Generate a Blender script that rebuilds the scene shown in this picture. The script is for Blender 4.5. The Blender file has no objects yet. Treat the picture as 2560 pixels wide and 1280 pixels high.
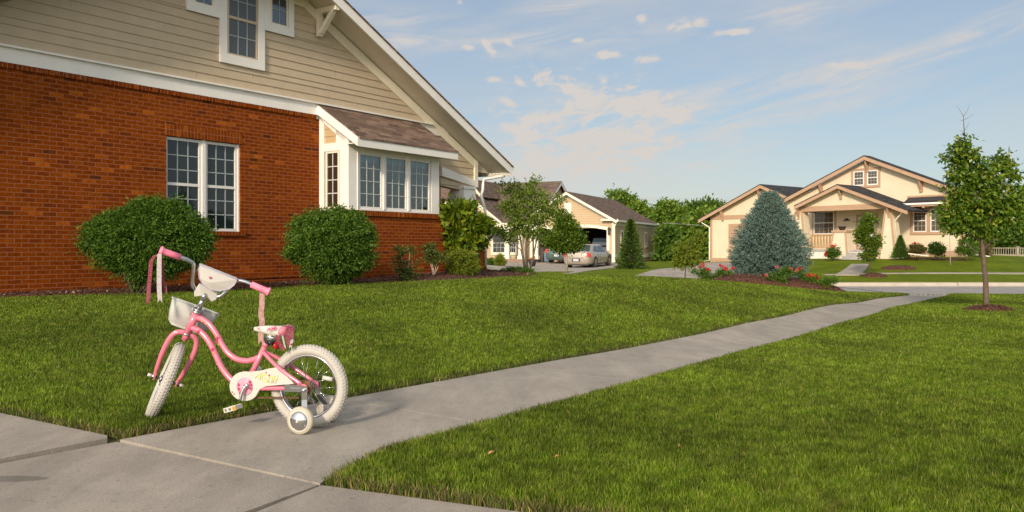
import bpy, math, random
import numpy as np
from mathutils import Vector, Matrix
rng = np.random.default_rng(7); random.seed(7)
sc = bpy.context.scene
R = math.radians
# ------------------------------------------------------------ camera, sky, sun, exposure
F, CX, HY, CZ = 2100., 1280., 620., 0.9          # focal length in px of a 2560 px wide frame, horizon row, eye height
cam = bpy.data.objects.new('camera', bpy.data.cameras.new('camera'))
sc.collection.objects.link(cam); sc.camera = cam
cam.location = (0, 0, CZ); cam.rotation_euler = (R(90), 0, 0)
cam.data.sensor_width = 36; cam.data.lens = 36*F/2560; cam.data.shift_y = -20/2560
cam.data.clip_start = .05; cam.data.clip_end = 2000
SUN_AZ, SUN_EL = R(199), R(24)                   # compass bearing from +Y clockwise; behind the camera, to its left
sun = bpy.data.objects.new('sun', bpy.data.lights.new('sun', 'SUN')); sc.collection.objects.link(sun)
sun.data.energy = 3.3; sun.data.angle = R(6); sun.data.color = (1, .85, .66)
sdir = Vector((math.sin(SUN_AZ)*math.cos(SUN_EL), math.cos(SUN_AZ)*math.cos(SUN_EL), math.sin(SUN_EL)))
sun.rotation_euler = sdir.to_track_quat('Z', 'Y').to_euler(); sun.location = sdir*50
sc.view_settings.view_transform = 'Standard'; sc.view_settings.look = 'None'
sc.view_settings.exposure = 0.22; sc.view_settings.gamma = 1
sc.cycles.use_denoising = True
sc.cycles.max_bounces = 6; sc.cycles.transparent_max_bounces = 8

w = bpy.data.worlds.new('World'); sc.world = w; w.use_nodes = True
nt = w.node_tree; N = nt.nodes; L = nt.links; N.clear()
def nd(t, **k):
    n = N.new(t)
    for a, b in k.items(): setattr(n, a, b)
    return n
def mth(op, a, b=None, c=None, clamp=False):
    n = nd('ShaderNodeMath', operation=op, use_clamp=clamp)
    for i, v in enumerate((a, b, c)):
        if v is None: continue
        if isinstance(v, (int, float)): n.inputs[i].default_value = v
        else: L.new(v, n.inputs[i])
    return n.outputs[0]
out = nd('ShaderNodeOutputWorld'); bg = nd('ShaderNodeBackground'); L.new(bg.outputs[0], out.inputs[0])
sky = nd('ShaderNodeTexSky', sky_type='NISHITA', sun_disc=False, sun_elevation=SUN_EL, sun_rotation=SUN_AZ)
sky.altitude = 300; sky.air_density = 1.15; sky.dust_density = .7; sky.ozone_density = 2.0
bg.inputs[1].default_value = .088
tc = nd('ShaderNodeTexCoord'); sx = nd('ShaderNodeSeparateXYZ'); L.new(tc.outputs['Generated'], sx.inputs[0])
az = mth('ARCTAN2', sx.outputs[0], sx.outputs[1]); hyp = mth('SQRT', mth('ADD', mth('MULTIPLY', sx.outputs[0], sx.outputs[0]), mth('MULTIPLY', sx.outputs[1], sx.outputs[1])))
el = mth('ARCTAN2', sx.outputs[2], hyp)
def wnoise(sx_, sy_, shear, scale, detail, rough, seed, dist=0.0):
    cb = nd('ShaderNodeCombineXYZ')
    L.new(mth('MULTIPLY', az, sx_), cb.inputs[0]); L.new(mth('MULTIPLY', mth('ADD', el, mth('MULTIPLY', az, shear)), sy_), cb.inputs[1]); cb.inputs[2].default_value = seed
    n = nd('ShaderNodeTexNoise'); n.inputs['Scale'].default_value = scale; n.inputs['Detail'].default_value = detail
    n.inputs['Roughness'].default_value = rough; n.inputs['Distortion'].default_value = dist; L.new(cb.outputs[0], n.inputs['Vector'])
    return n.outputs['Fac']
def aeofpx(px, py):
    u = (px-CX)/F; return math.atan(u), math.atan((HY-py)/F/math.sqrt(1+u*u))
def gauss(px, py, rx, ry, slope=0):
    a0, e0 = aeofpx(px, py); rx /= F; ry /= F
    da = mth('SUBTRACT', az, a0); de = mth('SUBTRACT', mth('SUBTRACT', el, e0), mth('MULTIPLY', da, slope))
    q = mth('ADD', mth('POWER', mth('ABSOLUTE', mth('DIVIDE', da, rx)), 2), mth('POWER', mth('ABSOLUTE', mth('DIVIDE', de, ry)), 2))
    return mth('POWER', 2.718, mth('MULTIPLY', q, -1))
def acc(lst):
    o = lst[0]
    for x in lst[1:]: o = mth('MAXIMUM', o, x)
    return o
def ramp(v, lo, hi):
    n = nd('ShaderNodeMapRange', interpolation_type='SMOOTHSTEP'); L.new(v, n.inputs[0]); n.inputs[1].default_value = lo; n.inputs[2].default_value = hi
    return n.outputs[0]
puffn = wnoise(1, 2.1, -.1, 30, 7, .62, 3.3, .5)
wispn = wnoise(1, 5.5, -.12, 7, 7, .6, 8.1, .8)
wisp2 = wnoise(1, 6, -.25, 9, 7, .62, 1.7, .6)
big = acc([gauss(1520, 250, 210, 60, -.22), gauss(1350, 320, 130, 60), gauss(1480, 340, 260, 55), gauss(1420, 410, 260, 32)])
cumulus = mth('MULTIPLY', ramp(mth('ADD', puffn, mth('MULTIPLY', big, .17)), .53, .76), mth('MINIMUM', mth('MULTIPLY', big, 2.2), 1.0))
small = acc([gauss(*a) for a in [(1700, 66, 34, 16), (1756, 56, 26, 14), (1520, 138, 36, 14), (1620, 148, 36, 12), (1222, 120, 22, 18, -.6), (1176, 118, 26, 10),
     (1276, 112, 16, 12, -.6), (1602, 46, 16, 12), (1298, 203, 18, 15, -.6), (1235, 198, 26, 9), (1444, 102, 20, 10), (1150, 6, 10, 8), (1275, 258, 30, 14, -.3), (1835, 80, 60, 10), (2110, 160, 60, 12)]])
smallc = mth('MULTIPLY', ramp(mth('ADD', puffn, mth('MULTIPLY', small, .32)), .56, .90), mth('MINIMUM', mth('MULTIPLY', small, 1.6), 1.0))
wm = acc([gauss(1000, 50, 260, 16), gauss(1020, 98, 200, 26), gauss(1390, 30, 110, 34, .2), gauss(1370, 118, 110, 20, .1), gauss(1980, 40, 120, 25), gauss(1400, 95, 300, 30)])
wisps = mth('MULTIPLY', ramp(wispn, .38, .72), mth('MULTIPLY', wm, .85))
wm2 = acc([gauss(2330, 135, 420, 34, .30), gauss(2160, 170, 160, 22, .18), gauss(1900, 215, 260, 30, .15), gauss(2480, 80, 200, 26, .3), gauss(1700, 300, 500, 50, .05), gauss(1650, 345, 330, 25, -.05)])
wisps2 = mth('MULTIPLY', ramp(wisp2, .36, .70), mth('MULTIPLY', wm2, .8))
veil = mth('MULTIPLY', ramp(wnoise(1, 4, -.1, 3.2, 6, .6, 5.5, .5), .35, .8), .38)
low = mth('MULTIPLY', gauss(1350, 430, 420, 80), .42)
dens = mth('MINIMUM', mth('ADD', mth('MAXIMUM', cumulus, smallc), mth('ADD', mth('ADD', wisps, wisps2), mth('ADD', veil, low))), .93)
up = ramp(el, -.02, .02); dens = mth('MULTIPLY', dens, up)
mx = nd('ShaderNodeMix', data_type='RGBA'); L.new(dens, mx.inputs[0]); L.new(sky.outputs[0], mx.inputs[6]); mx.inputs[7].default_value = (6.7, 6.2, 5.75, 1)
hz = nd('ShaderNodeMix', data_type='RGBA'); L.new(mth('MULTIPLY', up, .46), hz.inputs[0]); L.new(sky.outputs[0], hz.inputs[6]); hz.inputs[7].default_value = (4.3, 5.1, 6.1, 1); L.new(hz.outputs[2], mx.inputs[6])
# broad glow added round the sun, behind the viewer, as soft fill light
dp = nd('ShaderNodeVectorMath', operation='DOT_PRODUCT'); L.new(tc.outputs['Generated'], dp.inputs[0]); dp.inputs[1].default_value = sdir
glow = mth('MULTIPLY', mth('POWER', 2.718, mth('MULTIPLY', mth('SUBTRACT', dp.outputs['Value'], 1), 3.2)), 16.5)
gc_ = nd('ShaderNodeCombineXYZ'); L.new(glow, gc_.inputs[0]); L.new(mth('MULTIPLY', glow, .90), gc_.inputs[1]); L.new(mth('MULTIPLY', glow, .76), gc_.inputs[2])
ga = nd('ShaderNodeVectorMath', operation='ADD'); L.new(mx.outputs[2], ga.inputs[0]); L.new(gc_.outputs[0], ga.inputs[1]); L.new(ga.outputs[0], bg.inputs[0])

# ------------------------------------------------------------ materials
MATS = {}
def lin(c):
    return tuple(((x/255/12.92) if x/255 <= .04045 else ((x/255+.055)/1.055)**2.4) for x in c)
def mat(name, col=(.5, .5, .5), rough=.6, var=0.0, scale=5, bump=0.0, bscale=40, metal=0.0, spec=.5, col2=None, detail=5, coat=0):
    if name in MATS: return MATS[name]
    m = bpy.data.materials.new(name); m.use_nodes = True; t = m.node_tree; b = t.nodes['Principled BSDF']
    b.inputs['Base Color'].default_value = (*col, 1); b.inputs['Roughness'].default_value = rough
    b.inputs['Metallic'].default_value = metal; b.inputs['Specular IOR Level'].default_value = spec; b.inputs['Coat Weight'].default_value = coat
    tcn = t.nodes.new('ShaderNodeTexCoord')
    if var or col2:
        n = t.nodes.new('ShaderNodeTexNoise'); n.inputs['Scale'].default_value = scale; n.inputs['Detail'].default_value = detail; n.inputs['Roughness'].default_value = .65
        t.links.new(tcn.outputs['Object'], n.inputs['Vector'])
        r = t.nodes.new('ShaderNodeValToRGB'); t.links.new(n.outputs['Fac'], r.inputs[0])
        c2 = col2 or tuple(min(1, x*(1+var)) for x in col); c1 = col if col2 else tuple(x*(1-var) for x in col)
        r.color_ramp.elements[0].position = .32; r.color_ramp.elements[0].color = (*c1, 1)
        r.color_ramp.elements[1].position = .68; r.color_ramp.elements[1].color = (*c2, 1)
        t.links.new(r.outputs[0], b.inputs['Base Color'])
    if bump:
        n2 = t.nodes.new('ShaderNodeTexNoise'); n2.inputs['Scale'].default_value = bscale; n2.inputs['Detail'].default_value = 4
        t.links.new(tcn.outputs['Object'], n2.inputs['Vector'])
        bp_ = t.nodes.new('ShaderNodeBump'); bp_.inputs['Strength'].default_value = min(1, bump); bp_.inputs['Distance'].default_value = .01
        t.links.new(n2.outputs['Fac'], bp_.inputs['Height']); t.links.new(bp_.outputs[0], b.inputs['Normal'])
    MATS[name] = m; return m
def leafmat(name, cols, trans=.35, rough=.55, patch=0.0):
    if name in MATS: return MATS[name]
    m = bpy.data.materials.new(name); m.use_nodes = True; t = m.node_tree; b = t.nodes['Principled BSDF']; o = t.nodes['Material Output']
    g = t.nodes.new('ShaderNodeNewGeometry'); r = t.nodes.new('ShaderNodeValToRGB'); t.links.new(g.outputs['Random Per Island'], r.inputs[0])
    while len(r.color_ramp.elements) < len(cols): r.color_ramp.elements.new(.5)
    for i, c in enumerate(cols):
        r.color_ramp.elements[i].position = i/(len(cols)-1); r.color_ramp.elements[i].color = (*c, 1)
    colo = r.outputs[0]
    if patch:
        tcn = t.nodes.new('ShaderNodeTexCoord'); n = t.nodes.new('ShaderNodeTexNoise'); n.inputs['Scale'].default_value = patch; n.inputs['Detail'].default_value = 5; n.inputs['Roughness'].default_value = .6
        mp = t.nodes.new('ShaderNodeMapping'); mp.inputs['Rotation'].default_value = (0, 0, R(-32)); mp.inputs['Scale'].default_value = (1, .45, 1)
        t.links.new(tcn.outputs['Object'], mp.inputs[0]); t.links.new(mp.outputs[0], n.inputs['Vector'])
        mm = t.nodes.new('ShaderNodeMapRange'); mm.inputs[1].default_value = .3; mm.inputs[2].default_value = .7; mm.inputs[3].default_value = .62; mm.inputs[4].default_value = 1.45
        t.links.new(n.outputs['Fac'], mm.inputs[0])
        v = t.nodes.new('ShaderNodeVectorMath'); v.operation = 'SCALE'; t.links.new(colo, v.inputs[0]); t.links.new(mm.outputs[0], v.inputs['Scale']); colo = v.outputs[0]
        # tufts a hand wide, some fresher, some paler and drier
        n2 = t.nodes.new('ShaderNodeTexNoise'); n2.inputs['Scale'].default_value = 11; n2.inputs['Detail'].default_value = 3; t.links.new(tcn.outputs['Object'], n2.inputs['Vector'])
        r2 = t.nodes.new('ShaderNodeMapRange'); r2.inputs[1].default_value = .34; r2.inputs[2].default_value = .66; r2.inputs[3].default_value = .62; r2.inputs[4].default_value = 1.4; t.links.new(n2.outputs['Fac'], r2.inputs[0])
        v2 = t.nodes.new('ShaderNodeVectorMath'); v2.operation = 'SCALE'; t.links.new(colo, v2.inputs[0]); t.links.new(r2.outputs[0], v2.inputs['Scale'])
        n3 = t.nodes.new('ShaderNodeTexNoise'); n3.inputs['Scale'].default_value = 2.6; n3.inputs['Detail'].default_value = 6; n3.inputs['Roughness'].default_value = .7; t.links.new(tcn.outputs['Object'], n3.inputs['Vector'])
        r3 = t.nodes.new('ShaderNodeMapRange'); r3.inputs[1].default_value = .52; r3.inputs[2].default_value = .72; r3.inputs[3].default_value = 0; r3.inputs[4].default_value = .32; t.links.new(n3.outputs['Fac'], r3.inputs[0])
        m3 = t.nodes.new('ShaderNodeMix'); m3.data_type = 'RGBA'; t.links.new(r3.outputs[0], m3.inputs[0]); t.links.new(v2.outputs[0], m3.inputs[6]); m3.inputs[7].default_value = (.23, .215, .04, 1); colo = m3.outputs[2]
    b.inputs['Roughness'].default_value = rough; b.inputs['Specular IOR Level'].default_value = .3
    t.links.new(colo, b.inputs['Base Color'])
    tr = t.nodes.new('ShaderNodeBsdfTranslucent'); t.links.new(colo, tr.inputs[0])
    mi = t.nodes.new('ShaderNodeMixShader'); mi.inputs[0].default_value = trans
    t.links.new(b.outputs[0], mi.inputs[1]); t.links.new(tr.outputs[0], mi.inputs[2]); t.links.new(mi.outputs[0], o.inputs[0])
    MATS[name] = m; return m
def brickmat(name, plane='XZ', soldier=False, bw=.2032, rh=.0677):
    m = bpy.data.materials.new(name); m.use_nodes = True; t = m.node_tree; b = t.nodes['Principled BSDF']; lk = t.links.new
    tcn = t.nodes.new('ShaderNodeTexCoord'); s = t.nodes.new('ShaderNodeSeparateXYZ'); lk(tcn.outputs['Object'], s.inputs[0])
    c = t.nodes.new('ShaderNodeCombineXYZ'); ad = t.nodes.new('ShaderNodeMath'); ad.operation = 'ADD'; lk(s.outputs['X'], ad.inputs[0]); lk(s.outputs['Y'], ad.inputs[1])
    if soldier: lk(s.outputs['Z'], c.inputs[0]); lk(ad.outputs[0], c.inputs[1])
    else: lk(ad.outputs[0], c.inputs[0]); lk(s.outputs['Z'], c.inputs[1])
    wn = t.nodes.new('ShaderNodeTexNoise'); wn.inputs['Scale'].default_value = 9; lk(c.outputs[0], wn.inputs['Vector'])
    wa = t.nodes.new('ShaderNodeVectorMath'); wa.operation = 'MULTIPLY_ADD'; lk(wn.outputs['Color'], wa.inputs[0]); wa.inputs[1].default_value = (.012, .012, 0); lk(c.outputs[0], wa.inputs[2])
    br = t.nodes.new('ShaderNodeTexBrick'); lk(wa.outputs[0], br.inputs['Vector'])
    br.inputs['Scale'].default_value = 1; br.inputs['Brick Width'].default_value = bw*(2 if soldier else 1); br.inputs['Row Height'].default_value = rh
    br.inputs['Mortar Size'].default_value = .0068; br.inputs['Mortar Smooth'].default_value = .25; br.inputs['Bias'].default_value = 0
    br.inputs['Color1'].default_value = (0, 0, 0, 1); br.inputs['Color2'].default_value = (1, 1, 1, 1); br.inputs['Mortar'].default_value = (.5, .5, .5, 1)
    if soldier: br.offset = 0
    r = t.nodes.new('ShaderNodeValToRGB'); lk(br.outputs['Color'], r.inputs[0]); e = r.color_ramp.elements
    cols = [(0, (.09, .026, .006)), (.05, (.17, .034, .005)), (.22, (.185, .037, .003)), (.6, (.21, .043, .003)), (.94, (.235, .054, .004)), (1, (.38, .095, .008))]
    while len(e) < len(cols): e.new(.5)
    for i, (p, cc) in enumerate(cols): e[i].position = p; e[i].color = (*cc, 1)
    n = t.nodes.new('ShaderNodeTexNoise'); n.inputs['Scale'].default_value = 14; n.inputs['Detail'].default_value = 6; lk(tcn.outputs['Object'], n.inputs['Vector'])
    mr = t.nodes.new('ShaderNodeMapRange'); mr.inputs[1].default_value = .3; mr.inputs[2].default_value = .7; mr.inputs[3].default_value = .72; mr.inputs[4].default_value = 1.25; lk(n.outputs['Fac'], mr.inputs[0])
    v = t.nodes.new('ShaderNodeVectorMath'); v.operation = 'SCALE'; lk(r.outputs[0], v.inputs[0]); lk(mr.outputs[0], v.inputs['Scale'])
    mxx = t.nodes.new('ShaderNodeMix'); mxx.data_type = 'RGBA'; lk(br.outputs['Fac'], mxx.inputs[0]); lk(v.outputs[0], mxx.inputs[6]); mxx.inputs[7].default_value = (.29, .105, .05, 1)
    lk(mxx.outputs[2], b.inputs['Base Color']); b.inputs['Roughness'].default_value = .9; b.inputs['Specular IOR Level'].default_value = .03
    sub = t.nodes.new('ShaderNodeMath'); sub.operation = 'MULTIPLY_ADD'; lk(br.outputs['Fac'], sub.inputs[0]); sub.inputs[1].default_value = -1; lk(n.outputs['Fac'], sub.inputs[2])
    bpn = t.nodes.new('ShaderNodeBump'); bpn.inputs['Strength'].default_value = .7; bpn.inputs['Distance'].default_value = .006; lk(sub.outputs[0], bpn.inputs['Height']); lk(bpn.outputs[0], b.inputs['Normal'])
    MATS[name] = m; return m
def shinglemat(name, cols, ax='X'):
    m = bpy.data.materials.new(name); m.use_nodes = True; t = m.node_tree; b = t.nodes['Principled BSDF']; lk = t.links.new
    tcn = t.nodes.new('ShaderNodeTexCoord'); s = t.nodes.new('ShaderNodeSeparateXYZ'); lk(tcn.outputs['Object'], s.inputs[0])
    c = t.nodes.new('ShaderNodeCombineXYZ'); lk(s.outputs[ax], c.inputs[0]); lk(s.outputs['Z'], c.inputs[1])
    br = t.nodes.new('ShaderNodeTexBrick'); lk(c.outputs[0], br.inputs['Vector']); br.inputs['Scale'].default_value = 1
    br.inputs['Brick Width'].default_value = .32; br.inputs['Row Height'].default_value = .065; br.inputs['Mortar Size'].default_value = .004; br.inputs['Bias'].default_value = 0
    br.inputs['Color1'].default_value = (0, 0, 0, 1); br.inputs['Color2'].default_value = (1, 1, 1, 1); br.inputs['Mortar'].default_value = (0, 0, 0, 1)
    r = t.nodes.new('ShaderNodeValToRGB'); lk(br.outputs['Color'], r.inputs[0]); r.color_ramp.elements[0].color = (*cols[0], 1); r.color_ramp.elements[1].color = (*cols[1], 1)
    n = t.nodes.new('ShaderNodeTexNoise'); n.inputs['Scale'].default_value = 30; n.inputs['Detail'].default_value = 6; lk(tcn.outputs['Object'], n.inputs['Vector'])
    mr = t.nodes.new('ShaderNodeMapRange'); mr.inputs[1].default_value = .3; mr.inputs[2].default_value = .7; mr.inputs[3].default_value = .7; mr.inputs[4].default_value = 1.3; lk(n.outputs['Fac'], mr.inputs[0])
    v = t.nodes.new('ShaderNodeVectorMath'); v.operation = 'SCALE'; lk(r.outputs[0], v.inputs[0]); lk(mr.outputs[0], v.inputs['Scale']); lk(v.outputs[0], b.inputs['Base Color'])
    b.inputs['Roughness'].default_value = .95; b.inputs['Specular IOR Level'].default_value = .1
    bpn = t.nodes.new('ShaderNodeBump'); bpn.inputs['Strength'].default_value = .6; bpn.inputs['Distance'].default_value = .01; lk(br.outputs['Color'], bpn.inputs['Height']); lk(bpn.outputs[0], b.inputs['Normal'])
    MATS[name] = m; return m

# ------------------------------------------------------------ mesh building
class MB:
    def __init__(s): s.v = []; s.f = []; s.m = []; s.n = 0; s.sm = []
    def add(s, vs, fs, mi=0, smooth=False):
        b = len(s.v); s.v.extend([tuple(p) for p in vs])
        for q in fs: s.f.append(tuple(i+b for i in q)); s.m.append(mi); s.sm.append(smooth)
        return s
    def box(s, x0, x1, y0, y1, z0, z1, mi=0):
        return s.add([(x, y, z) for z in (z0, z1) for x, y in ((x0, y0), (x1, y0), (x1, y1), (x0, y1))],
                     [(3, 2, 1, 0), (4, 5, 6, 7), (0, 1, 5, 4), (1, 2, 6, 5), (2, 3, 7, 6), (3, 0, 4, 7)], mi)
    def prism(s, poly, y0, y1, mi=0, ax='y'):
        "polygon in (a, b) extruded along an axis: y -> (a, y, b), x -> (x, a, b), z -> (a, b, z)"
        fn = {'y': lambda a, b, c: (a, c, b), 'x': lambda a, b, c: (c, a, b), 'z': lambda a, b, c: (a, b, c)}[ax]
        n = len(poly); vs = [fn(a, b, y0) for a, b in poly]+[fn(a, b, y1) for a, b in poly]
        return s.add(vs, [tuple(range(n))[::-1], tuple(range(n, 2*n))]+[(i, (i+1) % n, n+(i+1) % n, n+i) for i in range(n)], mi)
    def bar(s, a, b, wd, h, mi=0, up=(0, 0, 1)):
        a = Vector(a); b = Vector(b); d = (b-a).normalized(); u = Vector(up); sd = d.cross(u)
        if sd.length < 1e-4: sd = d.cross(Vector((1, 0, 0)))
        sd.normalize(); u = sd.cross(d).normalized()
        vs = [p+sd*i*wd/2+u*j*h/2 for p in (a, b) for i, j in ((-1, -1), (1, -1), (1, 1), (-1, 1))]
        return s.add(vs, [(0, 1, 2, 3), (7, 6, 5, 4), (0, 4, 5, 1), (1, 5, 6, 2), (2, 6, 7, 3), (3, 7, 4, 0)], mi)
    def tube(s, pts, r, seg=8, mi=0, closed=False, smooth=True):
        P = [Vector(p) for p in pts]; n = len(P); rr = r if hasattr(r, '__len__') else [r]*n
        ref = Vector((.12, .31, .94)).normalized(); vs = []; fs = []; pu = None
        for i, p in enumerate(P):
            if closed: d = P[(i+1) % n]-P[i-1]
            else: d = P[min(i+1, n-1)]-P[max(i-1, 0)]
            d.normalize()
            if pu is None:
                u = d.cross(ref)
                if u.length < .1: u = d.cross(Vector((1, 0, 0)))
            else: u = pu-d*pu.dot(d)
            u.normalize(); pu = u; v = d.cross(u)
            for k in range(seg):
                a = 2*math.pi*k/seg; vs.append(p+(u*math.cos(a)+v*math.sin(a))*rr[i])
        for i in range(n if closed else n-1):
            j = (i+1) % n
            for k in range(seg):
                l = (k+1) % seg; fs.append((i*seg+k, i*seg+l, j*seg+l, j*seg+k))
        if not closed: fs += [tuple(range(seg))[::-1], tuple(range((n-1)*seg, n*seg))]
        return s.add(vs, fs, mi, smooth)
    def lathe(s, prof, o=(0, 0, 0), axis=(0, 0, 1), seg=20, mi=0, smooth=True):
        "prof: list of (radius, height along axis)"
        ax = Vector(axis).normalized(); u = ax.cross(Vector((0, 1, .01) if abs(ax.y) < .9 else (1, 0, 0))).normalized(); v = ax.cross(u); o = Vector(o)
        vs = []; fs = []; n = len(prof)
        for r, h in prof:
            for k in range(seg):
                a = 2*math.pi*k/seg; vs.append(o+ax*h+(u*math.cos(a)+v*math.sin(a))*r)
        for i in range(n-1):
            for k in range(seg):
                l = (k+1) % seg; fs.append((i*seg+k, i*seg+l, (i+1)*seg+l, (i+1)*seg+k))
        fs += [tuple(range(seg))[::-1], tuple(range((n-1)*seg, n*seg))]
        return s.add(vs, fs, mi, smooth)
    def ball(s, c, r, seg=10, mi=0):
        n = 6; rx, ry, rz = r if hasattr(r, '__len__') else (r, r, r)
        vs = []; fs = []
        for i in range(n+1):
            th = math.pi*(i/n)
            for k in range(seg):
                a = 2*math.pi*k/seg; vs.append((c[0]+rx*math.sin(th)*math.cos(a), c[1]+ry*math.sin(th)*math.sin(a), c[2]-rz*math.cos(th)))
        for i in range(n):
            for k in range(seg): l = (k+1) % seg; fs.append((i*seg+k, i*seg+l, (i+1)*seg+l, (i+1)*seg+k))
        return s.add(vs, fs, mi, True)
    def build(s, name, mats, parent=None, bevel=0, loc=None):
        me = bpy.data.meshes.new(name); me.from_pydata(s.v, [], s.f)
        ml = mats if isinstance(mats, (list, tuple)) else [mats]
        for x in ml: me.materials.append(MATS[x] if isinstance(x, str) else x)
        me.polygons.foreach_set('material_index', s.m); me.polygons.foreach_set('use_smooth', s.sm); me.update()
        o = bpy.data.objects.new(name, me); sc.collection.objects.link(o)
        if parent: o.parent = parent
        if loc: o.location = loc
        if bevel:
            bv = o.modifiers.new('bevel', 'BEVEL'); bv.width = bevel; bv.segments = 2; bv.limit_method = 'ANGLE'
        return o
def arrmesh(name, V, Fq, mats, parent=None, mi=None, smooth=False):
    me = bpy.data.meshes.new(name); V = np.asarray(V, dtype=np.float32); Fq = np.asarray(Fq, dtype=np.int32); k = Fq.shape[1]
    me.vertices.add(len(V)); me.vertices.foreach_set('co', V.ravel())
    me.loops.add(Fq.size); me.loops.foreach_set('vertex_index', Fq.ravel())
    me.polygons.add(len(Fq)); me.polygons.foreach_set('loop_start', np.arange(0, Fq.size, k, dtype=np.int32))
    try: me.polygons.foreach_set('loop_total', np.full(len(Fq), k, dtype=np.int32))
    except Exception: pass
    for x in (mats if isinstance(mats, (list, tuple)) else [mats]): me.materials.append(MATS[x] if isinstance(x, str) else x)
    if mi is not None: me.polygons.foreach_set('material_index', np.asarray(mi, dtype=np.int32))
    if smooth: me.polygons.foreach_set('use_smooth', np.ones(len(Fq), dtype=bool))
    me.update(calc_edges=True); me.validate()
    o = bpy.data.objects.new(name, me); sc.collection.objects.link(o)
    if parent: o.parent = parent
    return o
def tag(o, label=None, cat=None, group=None, kind=None):
    for k, v in (('label', label), ('category', cat), ('group', group), ('kind', kind)):
        if v: o[k] = v
    return o
def thing(name, label, cat, loc=(0, 0, 0), rz=0, group=None):
    o = bpy.data.objects.new(name, None); sc.collection.objects.link(o); o.location = loc; o.rotation_euler = (0, 0, rz); o.empty_display_size = .2
    return tag(o, label, cat, group)
class Frame:
    "a wall's own axes: x along it, y into it, z up; lp() reads wall coordinates for a point seen at a pixel of the survey photo"
    def __init__(s, o, ang, z0=0):
        s.o = o; s.z0 = z0; s.ang = ang; s.x = (math.cos(ang), math.sin(ang)); s.y = (-math.sin(ang), math.cos(ang))
    def lp(s, px, py, c=0):
        u = (px-CX)/F; ox = s.o[0]+s.y[0]*c; oy = s.o[1]+s.y[1]*c
        t = (u*oy-ox)/(s.x[0]-u*s.x[1]); Y = oy+s.x[1]*t
        return t, CZ-(py-HY)/F*Y-s.z0
    def poly(s, pts, c=0): return [s.lp(a, b, c) for a, b in pts]
def P3(px, py, Y): return Vector(((px-CX)/F*Y, Y, CZ-(py-HY)/F*Y))

# ------------------------------------------------------------ terrain
CT = np.array([(-4, 1, 0), (4, 1, 0), (-9, 4, .05), (-3, 4.4, 0), (-1.8, 3.85, 0), (0, 3, 0), (3, 3, 0), (5, 5, -.02), (7, 8, -.12), (11, 12, -.22), (-.28, 5.1, -.02), (1.13, 7.5, -.10), (2.7, 10, -.18), (4.7, 13, -.22),
    (7.4, 17, -.26), (10.5, 20.8, -.3), (8.2, 14.5, -.2), (14, 17, -.28), (13, 20.8, -.32), (25, 20, -.3), (-7.44, 12.2, .19), (-10, 9, .17), (-3.95, 17.2, .22), (-3, 15.8, .2), (-2.4, 16.2, .22), (-1.2, 18.2, .27), (-1.55, 19.1, .3), (-.9, 21.5, .3), (-3.5, 8, .03), (-6, 8, .06), (0, 12, .05), (-15, 20, .2), (-20, 5, .1), (2.5, 15, .05),
    (.2, 19, .2), (2.2, 19, .2), (4.6, 19.5, .08), (6.8, 21.3, -.12), (8.4, 20.8, -.26), (5, 22.5, -.05), (0, 24, 0), (-5, 26, .1), (4, 25.5, -.35), (1, 33, -.25), (-6, 34, -.1), (3.5, 33, -.3), (6, 34, -.43), (8.5, 34, -.47), (13, 34.3, -.51), (20, 34.3, -.51), (34, 34.3, -.51), (60, 34, -.5),
    (13, 24.5, -.5), (20, 24.5, -.5), (8, 24.6, -.42), (40, 24.5, -.5), (16, 38, -.29), (24, 38, -.29), (36, 38, -.29), (18.3, 48.4, .3), (22, 46.9, .42), (23.9, 44.5, .42), (30, 45, .35), (13.6, 57.4, -.06), (10, 50, -.1), (11, 42, -.3), (4.6, 51, -.36), (4.0, 53, -.37), (5.8, 57, -.28), (7.2, 59.8, -.13), (1, 62.5, -.12), (11.8, 70, -.2), (1, 52, -.3), (-3, 50, -.05), (-1, 44, -.13), (2, 43, -.3), (7.5, 43, -.14), (6, 40, -.13),
    (-20, 60, 0), (-40, 30, .1), (40, 60, .2), (70, 80, 0), (0, 90, -.1), (-60, 120, 0), (60, 140, 0), (0, 160, 0), (-40, -10, 0), (40, -10, 0), (0, -10, 0), (100, 40, 0), (120, 120, 0)], dtype=float)
def _tps(d): return np.where(d > 1e-9, d*d*np.log(d+1e-12), 0)
_A = CT[:, :2]; _K = _tps(np.linalg.norm(_A[:, None]-_A[None], axis=2)) + np.eye(len(CT))*.02
_Pm = np.c_[np.ones(len(CT)), _A]; _S = np.block([[_K, _Pm], [_Pm.T, np.zeros((3, 3))]]); _W = np.linalg.solve(_S, np.r_[CT[:, 2], 0, 0, 0])
def gz(X, Y, trench=True):
    X = np.atleast_1d(np.asarray(X, float)); Y = np.atleast_1d(np.asarray(Y, float)); o = np.empty(X.shape).ravel(); xf = X.ravel(); yf = Y.ravel()
    for i in range(0, len(xf), 20000):
        q = np.c_[xf[i:i+20000], yf[i:i+20000]]; d = np.linalg.norm(q[:, None]-_A[None], axis=2)
        o[i:i+20000] = _tps(d)@_W[:-3]+_W[-3]+q@_W[-2:]
    o = np.clip(o, -.75, .7).reshape(X.shape)
    if trench:
        f = np.clip((Y-24.7)/.3, 0, 1)*np.clip((34.35-Y)/.3, 0, 1)*np.clip((X-5.5)/3, 0, 1)
        o = o*(1-f)+f*(-.74)
    return o
def g1(x, y): return float(gz(x, y)[0])
def unproj(px, py, Y0=2.2, Y1=90):
    Y = np.arange(Y0, Y1, .02); X = (px-CX)/F*Y; z = CZ-(py-HY)/F*Y; d = z-gz(X, Y); k = np.argmax(d < 0)
    if not (d < 0).any(): k = len(Y)-1
    return float(X[k]), float(Y[k])
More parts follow.
